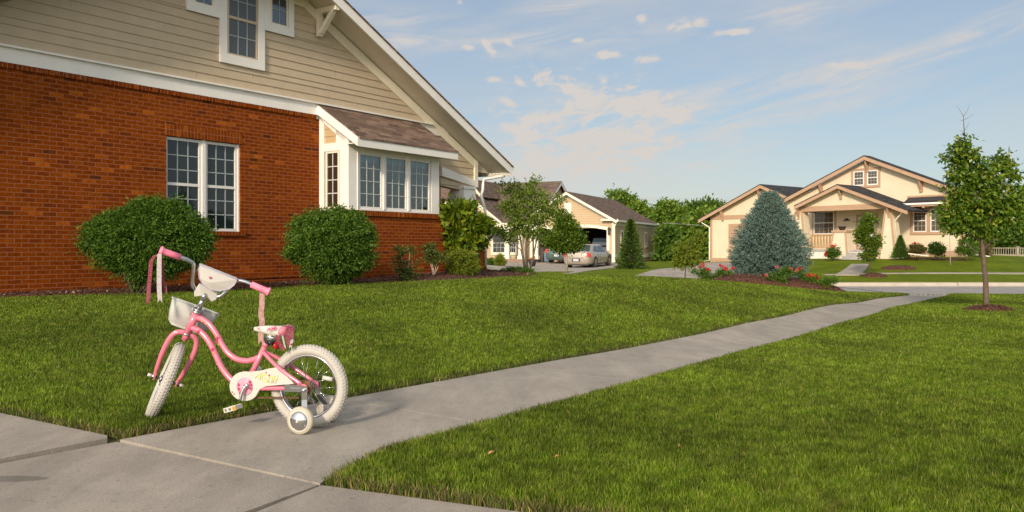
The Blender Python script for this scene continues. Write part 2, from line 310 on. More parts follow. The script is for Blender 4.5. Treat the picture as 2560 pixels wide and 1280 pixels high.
# ------------------------------------------------------------ ground, paths, street
mat('soil', (.075, .07, .02), .95, col2=(.10, .105, .022), scale=3, bump=.6, bscale=30)
def farlawn():
    m = bpy.data.materials.new('far_lawn'); m.use_nodes = True; t = m.node_tree; b = t.nodes['Principled BSDF']; lk = t.links.new
    tcn = t.nodes.new('ShaderNodeTexCoord')
    n1 = t.nodes.new('ShaderNodeTexNoise'); n1.inputs['Scale'].default_value = .7; n1.inputs['Detail'].default_value = 8; n1.inputs['Roughness'].default_value = .7; lk(tcn.outputs['Object'], n1.inputs['Vector'])
    r = t.nodes.new('ShaderNodeValToRGB'); lk(n1.outputs['Fac'], r.inputs[0]); e = r.color_ramp.elements
    e[0].position = .3; e[0].color = (.066, .105, .003, 1); e[1].position = .7; e[1].color = (.15, .19, .007, 1)
    n2 = t.nodes.new('ShaderNodeTexNoise'); n2.inputs['Scale'].default_value = 25; n2.inputs['Detail'].default_value = 4; lk(tcn.outputs['Object'], n2.inputs['Vector'])
    mr = t.nodes.new('ShaderNodeMapRange'); mr.inputs[1].default_value = .3; mr.inputs[2].default_value = .7; mr.inputs[3].default_value = .6; mr.inputs[4].default_value = 1.4; lk(n2.outputs['Fac'], mr.inputs[0])
    v = t.nodes.new('ShaderNodeVectorMath'); v.operation = 'SCALE'; lk(r.outputs[0], v.inputs[0]); lk(mr.outputs[0], v.inputs['Scale']); lk(v.outputs[0], b.inputs['Base Color'])
    b.inputs['Roughness'].default_value = .9; b.inputs['Specular IOR Level'].default_value = .1
    bpn = t.nodes.new('ShaderNodeBump'); bpn.inputs['Strength'].default_value = 1; bpn.inputs['Distance'].default_value = .05; lk(n2.outputs['Fac'], bpn.inputs['Height']); lk(bpn.outputs[0], b.inputs['Normal'])
    MATS['far_lawn'] = m
farlawn()
def axis(lst):
    o = [lst[0][0]]
    for a, b, s in lst: o += list(np.arange(o[-1]+s, b+1e-6, s))
    return np.array(o)
gx = axis([(-600, -60, 60), (-60, -15, 3), (-15, 30, .3), (30, 120, 3), (120, 900, 60)]); gy = axis([(-60, 0, 6), (0, 36, .25), (36, 62, .5), (62, 200, 6), (200, 1400, 100)])
GX, GY = np.meshgrid(gx, gy); GZ = gz(GX, GY); far = np.clip((np.hypot(GX, GY)-90)/60, 0, 1); GZ = GZ*(1-far)
nx, ny = len(gx), len(gy); idx = np.arange(nx*ny).reshape(ny, nx)
Fg = np.stack([idx[:-1, :-1], idx[:-1, 1:], idx[1:, 1:], idx[1:, :-1]], -1).reshape(-1, 4)
cy = GY[:-1, :-1].ravel()
tag(arrmesh('ground', np.stack([GX, GY, GZ], -1).reshape(-1, 3), Fg, ['soil', 'far_lawn'], mi=(cy > 19.5).astype(int), smooth=True), kind='structure')

def concrete(name, c1, c2, stain=(.2, .18, .15)):
    m = bpy.data.materials.new(name); m.use_nodes = True; t = m.node_tree; b = t.nodes['Principled BSDF']; lk = t.links.new
    tcn = t.nodes.new('ShaderNodeTexCoord')
    def nz(s, d, ro=.6, sc_=None):
        n = t.nodes.new('ShaderNodeTexNoise'); n.inputs['Scale'].default_value = s; n.inputs['Detail'].default_value = d; n.inputs['Roughness'].default_value = ro
        if sc_:
            mp = t.nodes.new('ShaderNodeMapping'); mp.inputs['Rotation'].default_value = (0, 0, R(40)); mp.inputs['Scale'].default_value = sc_; lk(tcn.outputs['Object'], mp.inputs[0]); lk(mp.outputs[0], n.inputs['Vector'])
        else: lk(tcn.outputs['Object'], n.inputs['Vector'])
        return n.outputs['Fac']
    r = t.nodes.new('ShaderNodeValToRGB'); lk(nz(1.3, 7, .65), r.inputs[0]); e = r.color_ramp.elements; e[0].position = .3; e[0].color = (*c1, 1); e[1].position = .7; e[1].color = (*c2, 1)
    col = r.outputs[0]
    def sc_(src, a, b_, lo, hi, c):
        mr = t.nodes.new('ShaderNodeMapRange'); mr.inputs[1].default_value = a; mr.inputs[2].default_value = b_; mr.inputs[3].default_value = lo; mr.inputs[4].default_value = hi; lk(src, mr.inputs[0])
        v = t.nodes.new('ShaderNodeVectorMath'); v.operation = 'SCALE'; lk(c, v.inputs[0]); lk(mr.outputs[0], v.inputs['Scale']); return v.outputs[0]
    col = sc_(nz(3, 6, .7, (1, .25, 1)), .35, .65, .80, 1.10, col); col = sc_(nz(120, 4), .3, .7, .78, 1.18, col); col = sc_(nz(9, 6, .75), .55, .75, 1, .80, col); col = sc_(nz(38, 2), .68, .74, 1, .62, col)
    if name == 'concrete_old':      # a dark damp stain with its own outline
        sp = t.nodes.new('ShaderNodeSeparateXYZ'); lk(tcn.outputs['Object'], sp.inputs[0])
        def M_(op, a, b_):
            n = t.nodes.new('ShaderNodeMath'); n.operation = op
            for i, q in enumerate((a, b_)):
                if isinstance(q, (int, float)): n.inputs[i].default_value = q
                else: lk(q, n.inputs[i])
            return n.outputs[0]
        sx0, sy0 = unproj(20, 1208); nn_ = nz(9, 2); dx = M_('DIVIDE', M_('SUBTRACT', sp.outputs[0], sx0), .17); dy = M_('DIVIDE', M_('SUBTRACT', sp.outputs[1], sy0), .045)
        rr_ = M_('ADD', M_('ADD', M_('MULTIPLY', dx, dx), M_('MULTIPLY', dy, dy)), M_('MULTIPLY', nn_, .9)); col = sc_(rr_, 1.15, 1.4, .62, 1, col)
    lk(col, b.inputs['Base Color']); b.inputs['Roughness'].default_value = .85; b.inputs['Specular IOR Level'].default_value = .25
    bpn = t.nodes.new('ShaderNodeBump'); bpn.inputs['Strength'].default_value = .35; bpn.inputs['Distance'].default_value = .004; lk(nz(90, 5), bpn.inputs['Height']); lk(bpn.outputs[0], b.inputs['Normal'])
    MATS[name] = m; return m
concrete('concrete', (.295, .262, .218), (.375, .335, .283)); concrete('concrete_old', (.26, .23, .195), (.36, .315, .265)); concrete('street_concrete', (.27, .25, .24), (.33, .31, .295))
mat('joint_dirt', (.07, .055, .035), .95, var=.4, scale=40); mat('stain', (.25, .22, .185), .8, var=.2, scale=20)
LAWN_HOLES = []
def strip(name, Lp, Rp, matn, thick=.12, lift=.02, nsub=6, hole=True, parent=None):
    "a concrete strip between two ground polylines given as world (x, y)"
    Lp = np.array(Lp, float); Rp = np.array(Rp, float)
    def res(P, n):
        d = np.r_[0, np.cumsum(np.linalg.norm(np.diff(P, axis=0), axis=1))]; t = np.linspace(0, d[-1], n)
        return np.c_[np.interp(t, d, P[:, 0]), np.interp(t, d, P[:, 1])]
    n = max(2, int(len(Lp)*nsub)); Lr = res(Lp, n); Rr = res(Rp, n); k = 5
    rows = [Lr*(1-f)+Rr*f for f in np.linspace(0, 1, k)]
    G = np.stack(rows, 1); Z = gz(G[..., 0], G[..., 1])+lift
    top = np.dstack([G, Z]).reshape(-1, 3); mb = MB(); vs = [tuple(p) for p in top]; fs = []
    for i in range(n-1):
        for j in range(k-1): a = i*k+j; fs.append((a, a+1, a+k+1, a+k))
    bd = [i*k for i in range(n)]+[(n-1)*k+j for j in range(1, k)]+[i*k+k-1 for i in range(n-2, -1, -1)]+[j for j in range(k-2, 0, -1)]
    b0 = len(vs); vs += [(top[i][0], top[i][1], top[i][2]-thick) for i in bd]
    for q in range(len(bd)): r_ = (q+1) % len(bd); fs.append((bd[q], b0+q, b0+r_, bd[r_]))
    mb.add(vs, fs); o = mb.build(name, matn, parent)
    if hole: LAWN_HOLES.append([tuple(p) for p in Lr]+[tuple(p) for p in Rr[::-1]])
    return o
U = unproj
# main sidewalk, cut into panels by its joints
Lw = [U(300, 1110), U(876, 1003), U(1140, 953), U(1400, 905), U(1556, 878), U(1712, 847), U(1869, 811), U(2100, 763), U(2200, 748), (9.95, 21.0)]
Rw = [U(800, 1222), U(948, 1142), U(1216, 1069), U(1400, 1018), U(1556, 974), U(1712, 928), U(1869, 882), U(2100, 813), U(2190, 789), U(2280, 763), (11.05, 21.0)]
def cutpts(Pl, fr):
    P_ = np.array(Pl); d = np.r_[0, np.cumsum(np.linalg.norm(np.diff(P_, axis=0), axis=1))]; t = np.asarray(fr)*d[-1]
    return np.c_[np.interp(t, d, P_[:, 0]), np.interp(t, d, P_[:, 1])]
def seg(Pl, a, b, n=8): return cutpts(Pl, np.linspace(a, b, n))
lenL = np.linalg.norm(np.diff(np.array(Lw), axis=0), axis=1).sum()
def frac(Pl, q):
    ts = np.linspace(0, 1, 2000); c = cutpts(Pl, ts); return float(ts[np.argmin(np.linalg.norm(c-np.array(q), axis=1))])
f0 = frac(Lw, U(852, 1008)); cuts = [0, f0]
while cuts[-1]+1.83/lenL < .97: cuts.append(cuts[-1]+1.83/lenL)
cuts.append(1.0); rc = [0]
cR = cutpts(Rw, np.linspace(0, 1, 4000))
for f_ in cuts[1:-1]:
    a_, b_ = cutpts(Lw, [max(0, f_-.02), min(1, f_+.02)]); tg = (b_-a_)/np.linalg.norm(b_-a_); m_ = cutpts(Lw, [f_])[0]; near = np.linalg.norm(cR-m_, axis=1) < 3.2
    sc_ = np.abs((cR-m_)@tg)+(~near)*9; rc.append(max(rc[-1]+.01, float(np.argmin(sc_))/3999))
rc[1] = frac(Rw, U(1212, 1070)); rc.append(1.0)
for i in range(len(cuts)-1):
    tag(strip('sidewalk', seg(Lw, cuts[i]+(.0005 if i else 0), cuts[i+1]), seg(Rw, rc[i]+(.0005 if i else 0), rc[i+1]), 'concrete', nsub=1.5, lift=.02), kind='structure')
tag(strip('sidewalk', [(9.95, 21.03), (10.6, 23), (11.2, 24.65)], [(11.05, 21.03), (12.0, 23), (12.7, 24.65)], 'concrete'), kind='structure')
tag(strip('joint_soil', Lw, Rw, 'joint_dirt', lift=.004, hole=False), kind='structure')
LAWN_HOLES.append([tuple(p) for p in Lw]+[tuple(p) for p in Rw[::-1]])
# cross walk in front (older slabs): left slab, middle slab, right slab
def quad(name, pts, matn, lift=.012, th=.12, nsub=8):
    a, b, c, d = pts
    return tag(strip(name, [a, b], [d, c], matn, thick=th, lift=lift, nsub=nsub), kind='structure')
A1 = U(0, 1045); A2 = U(268, 1104); A3 = U(268, 1112); A4 = U(0, 1163)
ext = lambda p, q, k: (p[0]+(p[0]-q[0])*k, p[1]+(p[1]-q[1])*k)
quad('pavement', [ext(A1, A2, 2.5), A2, A3, ext(A4, A3, 1.8)], 'concrete_old', lift=.026)
B1 = U(297, 1113); B2 = U(797, 1223.5); B3 = U(0, 1170); B4 = U(560, 1280)
quad('pavement', [ext(B3, B1, 2.2), (B1[0]-.01, B1[1]), B2, (-1.25, 2.15)], 'concrete_old', lift=.014)
quad('pavement', [(-6.2, 2.2), (-1.30, 2.12), (-.6, .2), (-6, .2)], 'concrete_old', lift=.014)
D1 = U(806, 1225); D2 = U(1200, 1277)
quad('pavement', [(D1[0]+.0, D1[1]-.012), (D1[0]+(D2[0]-D1[0])*3.4, D1[1]+(D2[1]-D1[1])*3.4), (2.0, .2), (-1.2, 2.05)], 'concrete_old', lift=.016)
tag(strip('joint_soil', [ext(A1, A2, 3), B1, D1, (1.4, 2.2)], [(-7, 0), (-2, 0), (0, 0), (2, 0)], 'joint_dirt', lift=-.006, hole=True), kind='structure')
LAWN_HOLES.append([U(262, 1098), U(310, 1107), U(815, 1221), U(806, 1234), U(275, 1122)])
# street, curbs, verge walk, driveways
mat('asphalt', (.17, .16, .155), .9, var=.12, scale=2, bump=.3, bscale=60); mat('crack', (.03, .03, .03), .9)
def flat(name, pts, z, matn, th=.1):
    mb = MB(); mb.prism(pts, z-th, z, 0, 'z'); return tag(mb.build(name, matn), kind='structure')
flat('street', [(7.5, 24.95), (90, 24.95), (90, 33.55), (7.5, 33.55)], -.65, 'street_concrete')
cr = MB(); cr.prism([(13.05, 29.6), (13.12, 29.6), (12.98, 33.5), (12.9, 33.5)], -.655, -.645, 0, 'z'); tag(cr.build('street_crack', 'crack'), kind='structure')
for i in range(16):
    x0 = 8.0+i*5.03
    cb = MB(); cb.prism([(33.57, -.70), (33.57, -.646), (33.95, -.63), (34.05, -.51), (34.3, -.50), (34.3, -.7)], x0, x0+5.0, 0, 'x'); tag(cb.build('curb', 'kerb_concrete' if 'kerb_concrete' in MATS else mat('kerb_concrete', (.42, .36, .29), .85, var=.12, scale=3)), kind='structure')
cb = MB(); cb.prism([(24.65, -.7), (24.65, -.5), (24.8, -.5), (24.9, -.63), (24.94, -.66), (24.94, -.7)], 8, 90, 0, 'x'); tag(cb.build('curb', 'kerb_concrete'), kind='structure')
tag(strip('sidewalk', [(14.2+i*5, 38.0) for i in range(10)], [(14.2+i*5, 38.45) for i in range(10)], 'concrete', hole=False), kind='structure')
drv = [U(1552, 697, 26), U(1600, 686, 26), U(1700, 668, 26), U(1770, 657, 26)]; drw = [U(1650, 706, 26), U(1780, 706, 26), U(1850, 690, 26), U(1853, 656, 26)]
tag(strip('driveway', drv, drw, 'concrete', lift=.02, hole=False), kind='structure')
tag(strip('driveway', [(-3.0, 58), (-.5, 62.8), (3.0, 61.8), (7.2, 60.0)], [(-.6, 37), U(1400, 689, 30), U(1470, 678, 30), U(1556, 664, 40)], 'concrete', lift=.02, hole=False), kind='structure')
tag(strip('path', [(-4, 52.5), (-2.0, 50.5), (-1, 48.5)], [(-4, 51), (-2.2, 48), (-.6, 44)], 'concrete', lift=.035, hole=False), kind='structure')
# front steps of the cream house
# ------------------------------------------------------------ mulch beds
mat('mulch', (.05, .020, .011), .95, col2=(.13, .05, .028), scale=30, bump=1, bscale=60, detail=8)
mat('mulch_chip', (.10, .042, .024), .9, var=.6, scale=12); mat('mulch_chip_pale', (.36, .24, .15), .9); mat('bark_light', (.30, .22, .15), .9, var=.3, scale=20)
def in_poly(X, Y, poly):
    X = np.asarray(X); Y = np.asarray(Y); ins = np.zeros(X.shape, bool); n = len(poly)
    for i in range(n):
        x1, y1 = poly[i]; x2, y2 = poly[(i+1) % n]
        c = ((y1 > Y) != (y2 > Y)); 
        with np.errstate(divide='ignore', invalid='ignore'): xi = (x2-x1)*(Y-y1)/(y2-y1+1e-12)+x1
        ins ^= c & (X < xi)
    return ins
CHIPS = []
def bed(poly, rise=.05, chips=1500, hole=True, cs=.03, edge=.3):
    "mulch bed: polygon fan raised towards its middle"
    P_ = np.array(poly); c = P_.mean(0); n = len(P_); mb = MB(); rings = [(1, -.03), (.97, .02), (.85, .02+rise*.5), (.5, .02+rise*.9), (.15, .02+rise)]
    vs = []; rr = np.random.default_rng(n)
    for s_, h in rings:
        for p in P_:
            q = c+(p-c)*s_; vs.append((q[0], q[1], g1(*q)+h+(rr.uniform(-.008, .008) if s_ < 1 else 0)))
    fs = []
    for r_ in range(len(rings)-1):
        for i in range(n): j = (i+1) % n; fs.append((r_*n+i, r_*n+j, (r_+1)*n+j, (r_+1)*n+i))
    fs.append(tuple(range((len(rings)-1)*n, len(rings)*n))); mb.add(vs, fs, 0, True)
    o = tag(mb.build('mulch_bed', 'mulch'), kind='structure')
    if hole: LAWN_HOLES.append([tuple(p) for p in P_])
    k = 0; mn = P_.min(0); mxp = P_.max(0)
    q = rr.uniform(mn, mxp, (chips*3, 2)); q = q[in_poly(q[:, 0], q[:, 1], poly)][:chips]
    rad = np.array([1-min(1, max(0, _rel(p, P_, c))) for p in q]); h = .025+rise*np.interp(rad, [0, .15, .5, .85, 1], [0, .5, .9, 1, 1]); z = gz(q[:, 0], q[:, 1])+h
    CHIPS.append((np.c_[q, z], cs)); return o
def _rel(p, P_, c):
    "0 at the centre, 1 on the edge"
    d = p-c; a = math.atan2(d[1], d[0]); best = 9
    for i in range(len(P_)):
        e1 = P_[i]-c; e2 = P_[(i+1) % len(P_)]-c; den = d[0]*(e2-e1)[1]-d[1]*(e2-e1)[0]
        if abs(den) < 1e-9: continue
        t = (e1[0]*(e2-e1)[1]-e1[1]*(e2-e1)[0])/den; u = (e1[0]*d[1]-e1[1]*d[0])/den
        if t > 0 and 0 <= u <= 1: best = min(best, 1/t)
    return best if best < 9 else 0
def ell(cx, cy_, rx, ry, n=22, ang=0, jit=.04):
    rr = np.random.default_rng(int(abs(cx*100))); o = []
    for i in range(n):
        a = 2*math.pi*i/n; k = 1+rr.uniform(-jit, jit); x, y = rx*math.cos(a)*k, ry*math.sin(a)*k
        o.append((cx+x*math.cos(ang)-y*math.sin(ang), cy_+x*math.sin(ang)+y*math.cos(ang)))
    return o
# bed along the brick wall (front edge as it meets the lawn)
we = [U(-350, 795), U(-120, 772), U(0, 752), U(150, 747), U(330, 742), U(480, 737), U(620, 730), U(760, 721), U(880, 715), U(1000, 711), U(1110, 706), U(1200, 702), U(1280, 696), U(1350, 691)]
mh = Frame((-7.44, 12.2), math.atan2(.819, .574), .1)
wb = [(mh.o[0]+mh.x[0]*t+mh.y[0]*c, mh.o[1]+mh.x[1]*t+mh.y[1]*c) for t, c in ((12.8, 1.5), (10.5, .2), (6, .15), (0, .15), (-6, .15))]
def beds_split():
    # long bed as a strip, so that it follows the wall
    Lp = [ (mh.o[0]+mh.x[0]*t+mh.y[0]*.1, mh.o[1]+mh.x[1]*t+mh.y[1]*.1) for t in np.linspace(-5, 13.5, 40)]
    Pw = np.array(we); d = np.r_[0, np.cumsum(np.linalg.norm(np.diff(Pw, axis=0), axis=1))]; t = np.linspace(0, d[-1], 40)
    Rp = np.c_[np.interp(t, d, Pw[:, 0]), np.interp(t, d, Pw[:, 1])]
    Lp = np.array(Lp); k = 7; vs = []; fs = []
    for i in range(40):
        for j in range(k):
            f = j/(k-1); q = Lp[i]*(1-f)+Rp[i]*f; h = [.06, .065, .06, .05, .045, .03, -.03][j]+rng.uniform(-.006, .006)
            vs.append((q[0], q[1], g1(*q)+h))
    for i in range(39):
        for j in range(k-1): a = i*k+j; fs.append((a, a+1, a+k+1, a+k))
    mb = MB(); mb.add(vs, fs, 0, True); tag(mb.build('mulch_bed', 'mulch'), kind='structure')
    LAWN_HOLES.append([tuple(p) for p in Lp]+[tuple(p) for p in Rp[::-1]])
    n = 9000; i = rng.integers(0, 39, n); f = rng.uniform(0, .97, n); s = rng.uniform(0, 1, n)
    a = Lp[i]*(1-s[:, None])+Lp[i+1]*s[:, None]; b = Rp[i]*(1-s[:, None])+Rp[i+1]*s[:, None]; q = a*(1-f[:, None])+b*f[:, None]
    CHIPS.append((np.c_[q, gz(q[:, 0], q[:, 1])+np.interp(f, [0, .6, .85, 1], [.065, .055, .035, 0])], .035))
beds_split()
bed(ell(6.75, 21.8, 1.95, 1.15, 26, -.12), .28, 4500, cs=.035)
bed(ell(8.15, 14.35, .42, .33, 18), .10, 900, cs=.025)
bed(ell(18.6, 40.4, .8, .7, 16), .12, 300, hole=False, cs=.05); bed(ell(15.9, 36.9, .55, .5, 16), .12, 300, hole=False, cs=.05)
tag(strip('mulch_bed', [(23.4, 43.3), (21.5, 45.6)], [(22.6, 42.9), (20.9, 45)], 'mulch', lift=.03, hole=False), kind='structure')
def chips():
    P_ = np.concatenate([c[0] for c in CHIPS]); S = np.concatenate([np.full(len(c[0]), c[1]) for c in CHIPS]); n = len(P_)
    yaw = rng.uniform(0, 6.28, n); tl = rng.normal(0, .35, (n, 2)); Ln = S*rng.uniform(.6, 1.8, n); Wd = S*rng.uniform(.25, .6, n)
    d = np.c_[np.cos(yaw), np.sin(yaw), tl[:, 0]]; s = np.c_[-np.sin(yaw), np.cos(yaw), tl[:, 1]]; d *= Ln[:, None]/2; s *= Wd[:, None]/2
    P_ = P_+np.array([0, 0, .006]); V = np.stack([P_-d-s, P_+d-s, P_+d+s, P_-d+s], 1).reshape(-1, 3)
    tag(arrmesh('mulch_chips', V, np.arange(4*n).reshape(-1, 4), ['mulch_chip', 'mulch_chip_pale'], mi=(rng.uniform(0, 1, n) < .04).astype(int)), 'dark reddish brown wood chips scattered over the mulch beds', 'wood chips', kind='stuff')
chips()
# ------------------------------------------------------------ lawn grass
leafmat('grass_blade', [(.042, .095, .003), (.085, .148, .004), (.135, .198, .007), (.28, .31, .05)], .4, .6, patch=.9)
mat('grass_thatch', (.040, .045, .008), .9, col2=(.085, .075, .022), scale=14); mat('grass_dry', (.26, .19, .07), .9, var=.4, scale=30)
def grass():
    def sample(n, y0, y1, dens_pow):
        # density ~ Y^-pow over the sector the place is seen from, with a margin each side
        u = rng.uniform(0, 1, n); e = 2-dens_pow
        Y = (y0**e+(y1**e-y0**e)*u)**(1/e) if abs(e) > 1e-6 else y0*(y1/y0)**u
        X = rng.uniform(-.78, .80, n)*Y+rng.uniform(-.5, .5, n)
        return X, Y
    X, Y = sample(1380000, 2.35, 24.4, 1.8)
    keep = np.ones(len(X), bool)
    for h in LAWN_HOLES: 
        c = np.array(h); bb = (X > c[:, 0].min()) & (X < c[:, 0].max()) & (Y > c[:, 1].min()) & (Y < c[:, 1].max())
        ii = np.where(bb & keep)[0]; keep[ii[in_poly(X[ii], Y[ii], h)]] = False
    # behind the brick wall
    dx = X-mh.o[0]; dy = Y-mh.o[1]; keep &= ~((dx*mh.y[0]+dy*mh.y[1]) > -.05) | ((dx*mh.x[0]+dy*mh.x[1]) > 13)
    X = X[keep]; Y = Y[keep]; n = len(X); Z = gz(X, Y)
    # distance to concrete: blades there are shorter, drier
    edge = np.full(n, 9.)
    for h in LAWN_HOLES[:]:
        P_ = np.array(h); 
        for a, b in zip(P_, np.roll(P_, -1, 0)):
            if np.linalg.norm(b-a) < 1e-6: continue
            m_ = (np.abs(X-(a[0]+b[0])/2) < 1+abs(a[0]-b[0])/2) & (np.abs(Y-(a[1]+b[1])/2) < 1+abs(a[1]-b[1])/2); q = np.c_[X[m_], Y[m_]]
            if not len(q): continue
            t = np.clip(((q-a)@(b-a))/((b-a)@(b-a)), 0, 1); dd = np.linalg.norm(q-(a+t[:, None]*(b-a)), axis=1); edge[m_] = np.minimum(edge[m_], dd)
    h = rng.uniform(.020, .037, n)*(1+.016*Y)
    h *= np.where(edge < .06, rng.uniform(.5, 1.15, n), 1); wd = .0016*np.maximum(Y/3.2, 1)**.95*rng.uniform(.7, 1.3, n)
    yaw = rng.uniform(0, 6.28, n); lean = rng.uniform(.05, .55, n)*h; ld = np.c_[np.cos(yaw), np.sin(yaw), np.zeros(n)]
    f = rng.uniform(0, 6.28, n); s = np.c_[np.cos(f), np.sin(f), np.zeros(n)]*wd[:, None]
    # turn blades' width mostly sideways for the eye: none, random facing keeps it honest
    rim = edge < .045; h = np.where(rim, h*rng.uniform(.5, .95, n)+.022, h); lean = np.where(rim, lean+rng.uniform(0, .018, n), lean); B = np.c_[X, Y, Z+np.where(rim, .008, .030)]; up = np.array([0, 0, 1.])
    Mi = B+ld*lean[:, None]*.35+up*(h*.6)[:, None]; T = B+ld*lean[:, None]+up*(h)[:, None]
    V = np.stack([B-s, B+s, Mi+s*.8, Mi-s*.8, T+s*.15, T-s*.15], 1).reshape(-1, 3); k = np.arange(n)*6
    Fq = np.stack([np.stack([k, k+1, k+2, k+3], 1), np.stack([k+3, k+2, k+4, k+5], 1)], 1).reshape(-1, 4)
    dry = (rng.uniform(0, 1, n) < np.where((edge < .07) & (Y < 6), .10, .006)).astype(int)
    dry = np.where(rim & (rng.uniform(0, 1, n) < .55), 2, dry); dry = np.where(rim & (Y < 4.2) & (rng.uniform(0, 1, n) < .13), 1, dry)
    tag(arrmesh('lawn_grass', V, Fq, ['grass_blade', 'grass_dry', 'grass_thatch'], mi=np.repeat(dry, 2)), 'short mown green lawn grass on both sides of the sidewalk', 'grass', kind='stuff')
    # straggling dry thatch along the slab edges
    m_ = (edge < .10) & (Y < 6.5); q = np.c_[X[m_], Y[m_]]; q = q[rng.integers(0, len(q), 4200)]+rng.normal(0, .010, (4200, 2)); n = len(q)
    yaw = rng.uniform(0, 6.28, n); d = np.c_[np.cos(yaw), np.sin(yaw), rng.uniform(.0, .6, n)]*rng.uniform(.015, .055, n)[:, None]; s = np.c_[-np.sin(yaw), np.cos(yaw), np.zeros(n)]*.0013
    B = np.c_[q, gz(q[:, 0], q[:, 1])+.012]; V = np.stack([B-s, B+s, B+d+s*.4, B+d-s*.4], 1).reshape(-1, 3)
    tag(arrmesh('dry_thatch', V, np.arange(4*n).reshape(-1, 4), 'grass_dry'), 'straw coloured dead grass matted along the slab edges', 'dry grass', kind='stuff')
grass()
# ------------------------------------------------------------ shared building materials
brickmat('brick'); brickmat('brick_soldier', soldier=True)
mat('trim_white', (.80, .77, .72), .55, var=.04, scale=3); mat('trim_cream', (.78, .72, .58), .55, var=.04, scale=3)
mat('siding_tan', (.50, .40, .275), .7, var=.06, scale=4, bump=.15, bscale=60); mat('siding_warm', (.50, .36, .19), .7, var=.06, scale=3)
mat('soffit', (.62, .57, .48), .7, var=.05)
shinglemat('shingle', [(.10, .068, .052), (.26, .175, .13)]); shinglemat('shingle_y', [(.095, .068, .056), (.19, .135, .105)], 'Y'); shinglemat('shingle_x', [(.095, .068, .056), (.19, .135, .105)], 'X'); shinglemat('shingle_dark', [(.03, .03, .034), (.065, .065, .07)], 'Y')
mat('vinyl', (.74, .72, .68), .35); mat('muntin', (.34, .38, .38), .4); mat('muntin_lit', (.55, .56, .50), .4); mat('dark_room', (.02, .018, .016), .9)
def glass(name, base, ior=1.7, rough=.03, screen=None):
    m = mat(name, base, rough); b = m.node_tree.nodes['Principled BSDF']; b.inputs['IOR'].default_value = ior; b.inputs['Specular IOR Level'].default_value = .5
    t = m.node_tree; tcn = t.nodes.new('ShaderNodeTexCoord'); n = t.nodes.new('ShaderNodeTexNoise'); n.inputs['Scale'].default_value = 1.2; n.inputs['Detail'].default_value = 1
    t.links.new(tcn.outputs['Object'], n.inputs['Vector']); bpn = t.nodes.new('ShaderNodeBump'); bpn.inputs['Strength'].default_value = .15; bpn.inputs['Distance'].default_value = .02
    t.links.new(n.outputs['Fac'], bpn.inputs['Height']); t.links.new(bpn.outputs[0], b.inputs['Normal']); return m
glass('glass_dark', (.012, .020, .024), 1.62); glass('glass_teal', (.03, .055, .06), 2.3); glass('glass_blue', (.02, .04, .07), 2.2)
glass('screen', (.075, .085, .095), 1.6, .35); glass('glass_brown', (.035, .025, .018), 1.7)
def see_glass():
    m = bpy.data.materials.new('see_glass'); m.use_nodes = True; t = m.node_tree; o = t.nodes['Material Output']; t.nodes.remove(t.nodes['Principled BSDF'])
    g = t.nodes.new('ShaderNodeBsdfGlossy'); g.inputs['Roughness'].default_value = .02; g.inputs['Color'].default_value = (.85, .95, .97, 1); tr = t.nodes.new('ShaderNodeBsdfTransparent'); tr.inputs[0].default_value = (.75, .9, .88, 1)
    f = t.nodes.new('ShaderNodeFresnel'); f.inputs[0].default_value = 2.4; mi = t.nodes.new('ShaderNodeMixShader'); t.links.new(f.outputs[0], mi.inputs[0]); t.links.new(tr.outputs[0], mi.inputs[1]); t.links.new(g.outputs[0], mi.inputs[2]); t.links.new(mi.outputs[0], o.inputs[0]); MATS['see_glass'] = m
see_glass()
mat('curtain', (.50, .33, .10), .9, var=.1, scale=5); mat('blind', (.45, .50, .50), .8)

def grid_bars(mb, x0, x1, z0, z1, cols, rows, y, wdt=.018, mi=0, ax='y', dy=.008):
    def bx(a0, a1, b0, b1, e=0):
        if ax == 'y': mb.box(a0, a1, y-dy-e, y, b0, b1, mi)
        else: mb.box(y-dy-e, y, a0, a1, b0, b1, mi)
    for i in range(1, cols): xx = x0+(x1-x0)*i/cols; bx(xx-wdt/2, xx+wdt/2, z0, z1)
    for j in range(1, rows): zz = z0+(z1-z0)*j/rows; bx(x0, x1, zz-wdt/2, zz+wdt/2, .002)
def ring(mb, x0, x1, z0, z1, w_, y0, y1, mi=0, ax='y', wb=None, wt=None):
    wb = w_ if wb is None else wb; wt = w_ if wt is None else wt
    def bx(a0, a1, b0, b1, q0, q1):
        if ax == 'y': mb.box(a0, a1, q0, q1, b0, b1, mi)
        else: mb.box(q0, q1, a0, a1, b0, b1, mi)
    bx(x0, x1, z1-wt, z1, y0, y1); bx(x0, x1, z0, z0+wb, y0, y1)
    bx(x0, x0+w_, z0+wb, z1-wt, y0+.002, y1); bx(x1-w_, x1, z0+wb, z1-wt, y0+.002, y1)
def lap(mb, xl, xr, z0, z1, y, ex=.152, mi=0, ax='y', out=.016, sgn=-1):
    "clapboards: each course leans out at its foot"
    z = z0
    while z < z1-.01:
        t = min(z+ex, z1); a0, a1, b0, b1 = xl(z), xr(z), xl(t), xr(t)
        if a1-a0 > .02:
            if b1 < b0: b0 = b1 = (b0+b1)/2
            q = lambda x, yy, zz: (x, yy, zz) if ax == 'y' else (yy, x, zz)
            mb.add([q(a0, y+sgn*out, z), q(a1, y+sgn*out, z), q(b1, y+sgn*.001, t), q(b0, y+sgn*.001, t), q(a0, y, z), q(a1, y, z)], [(0, 1, 2, 3), (0, 4, 5, 1)], mi)
        z += ex
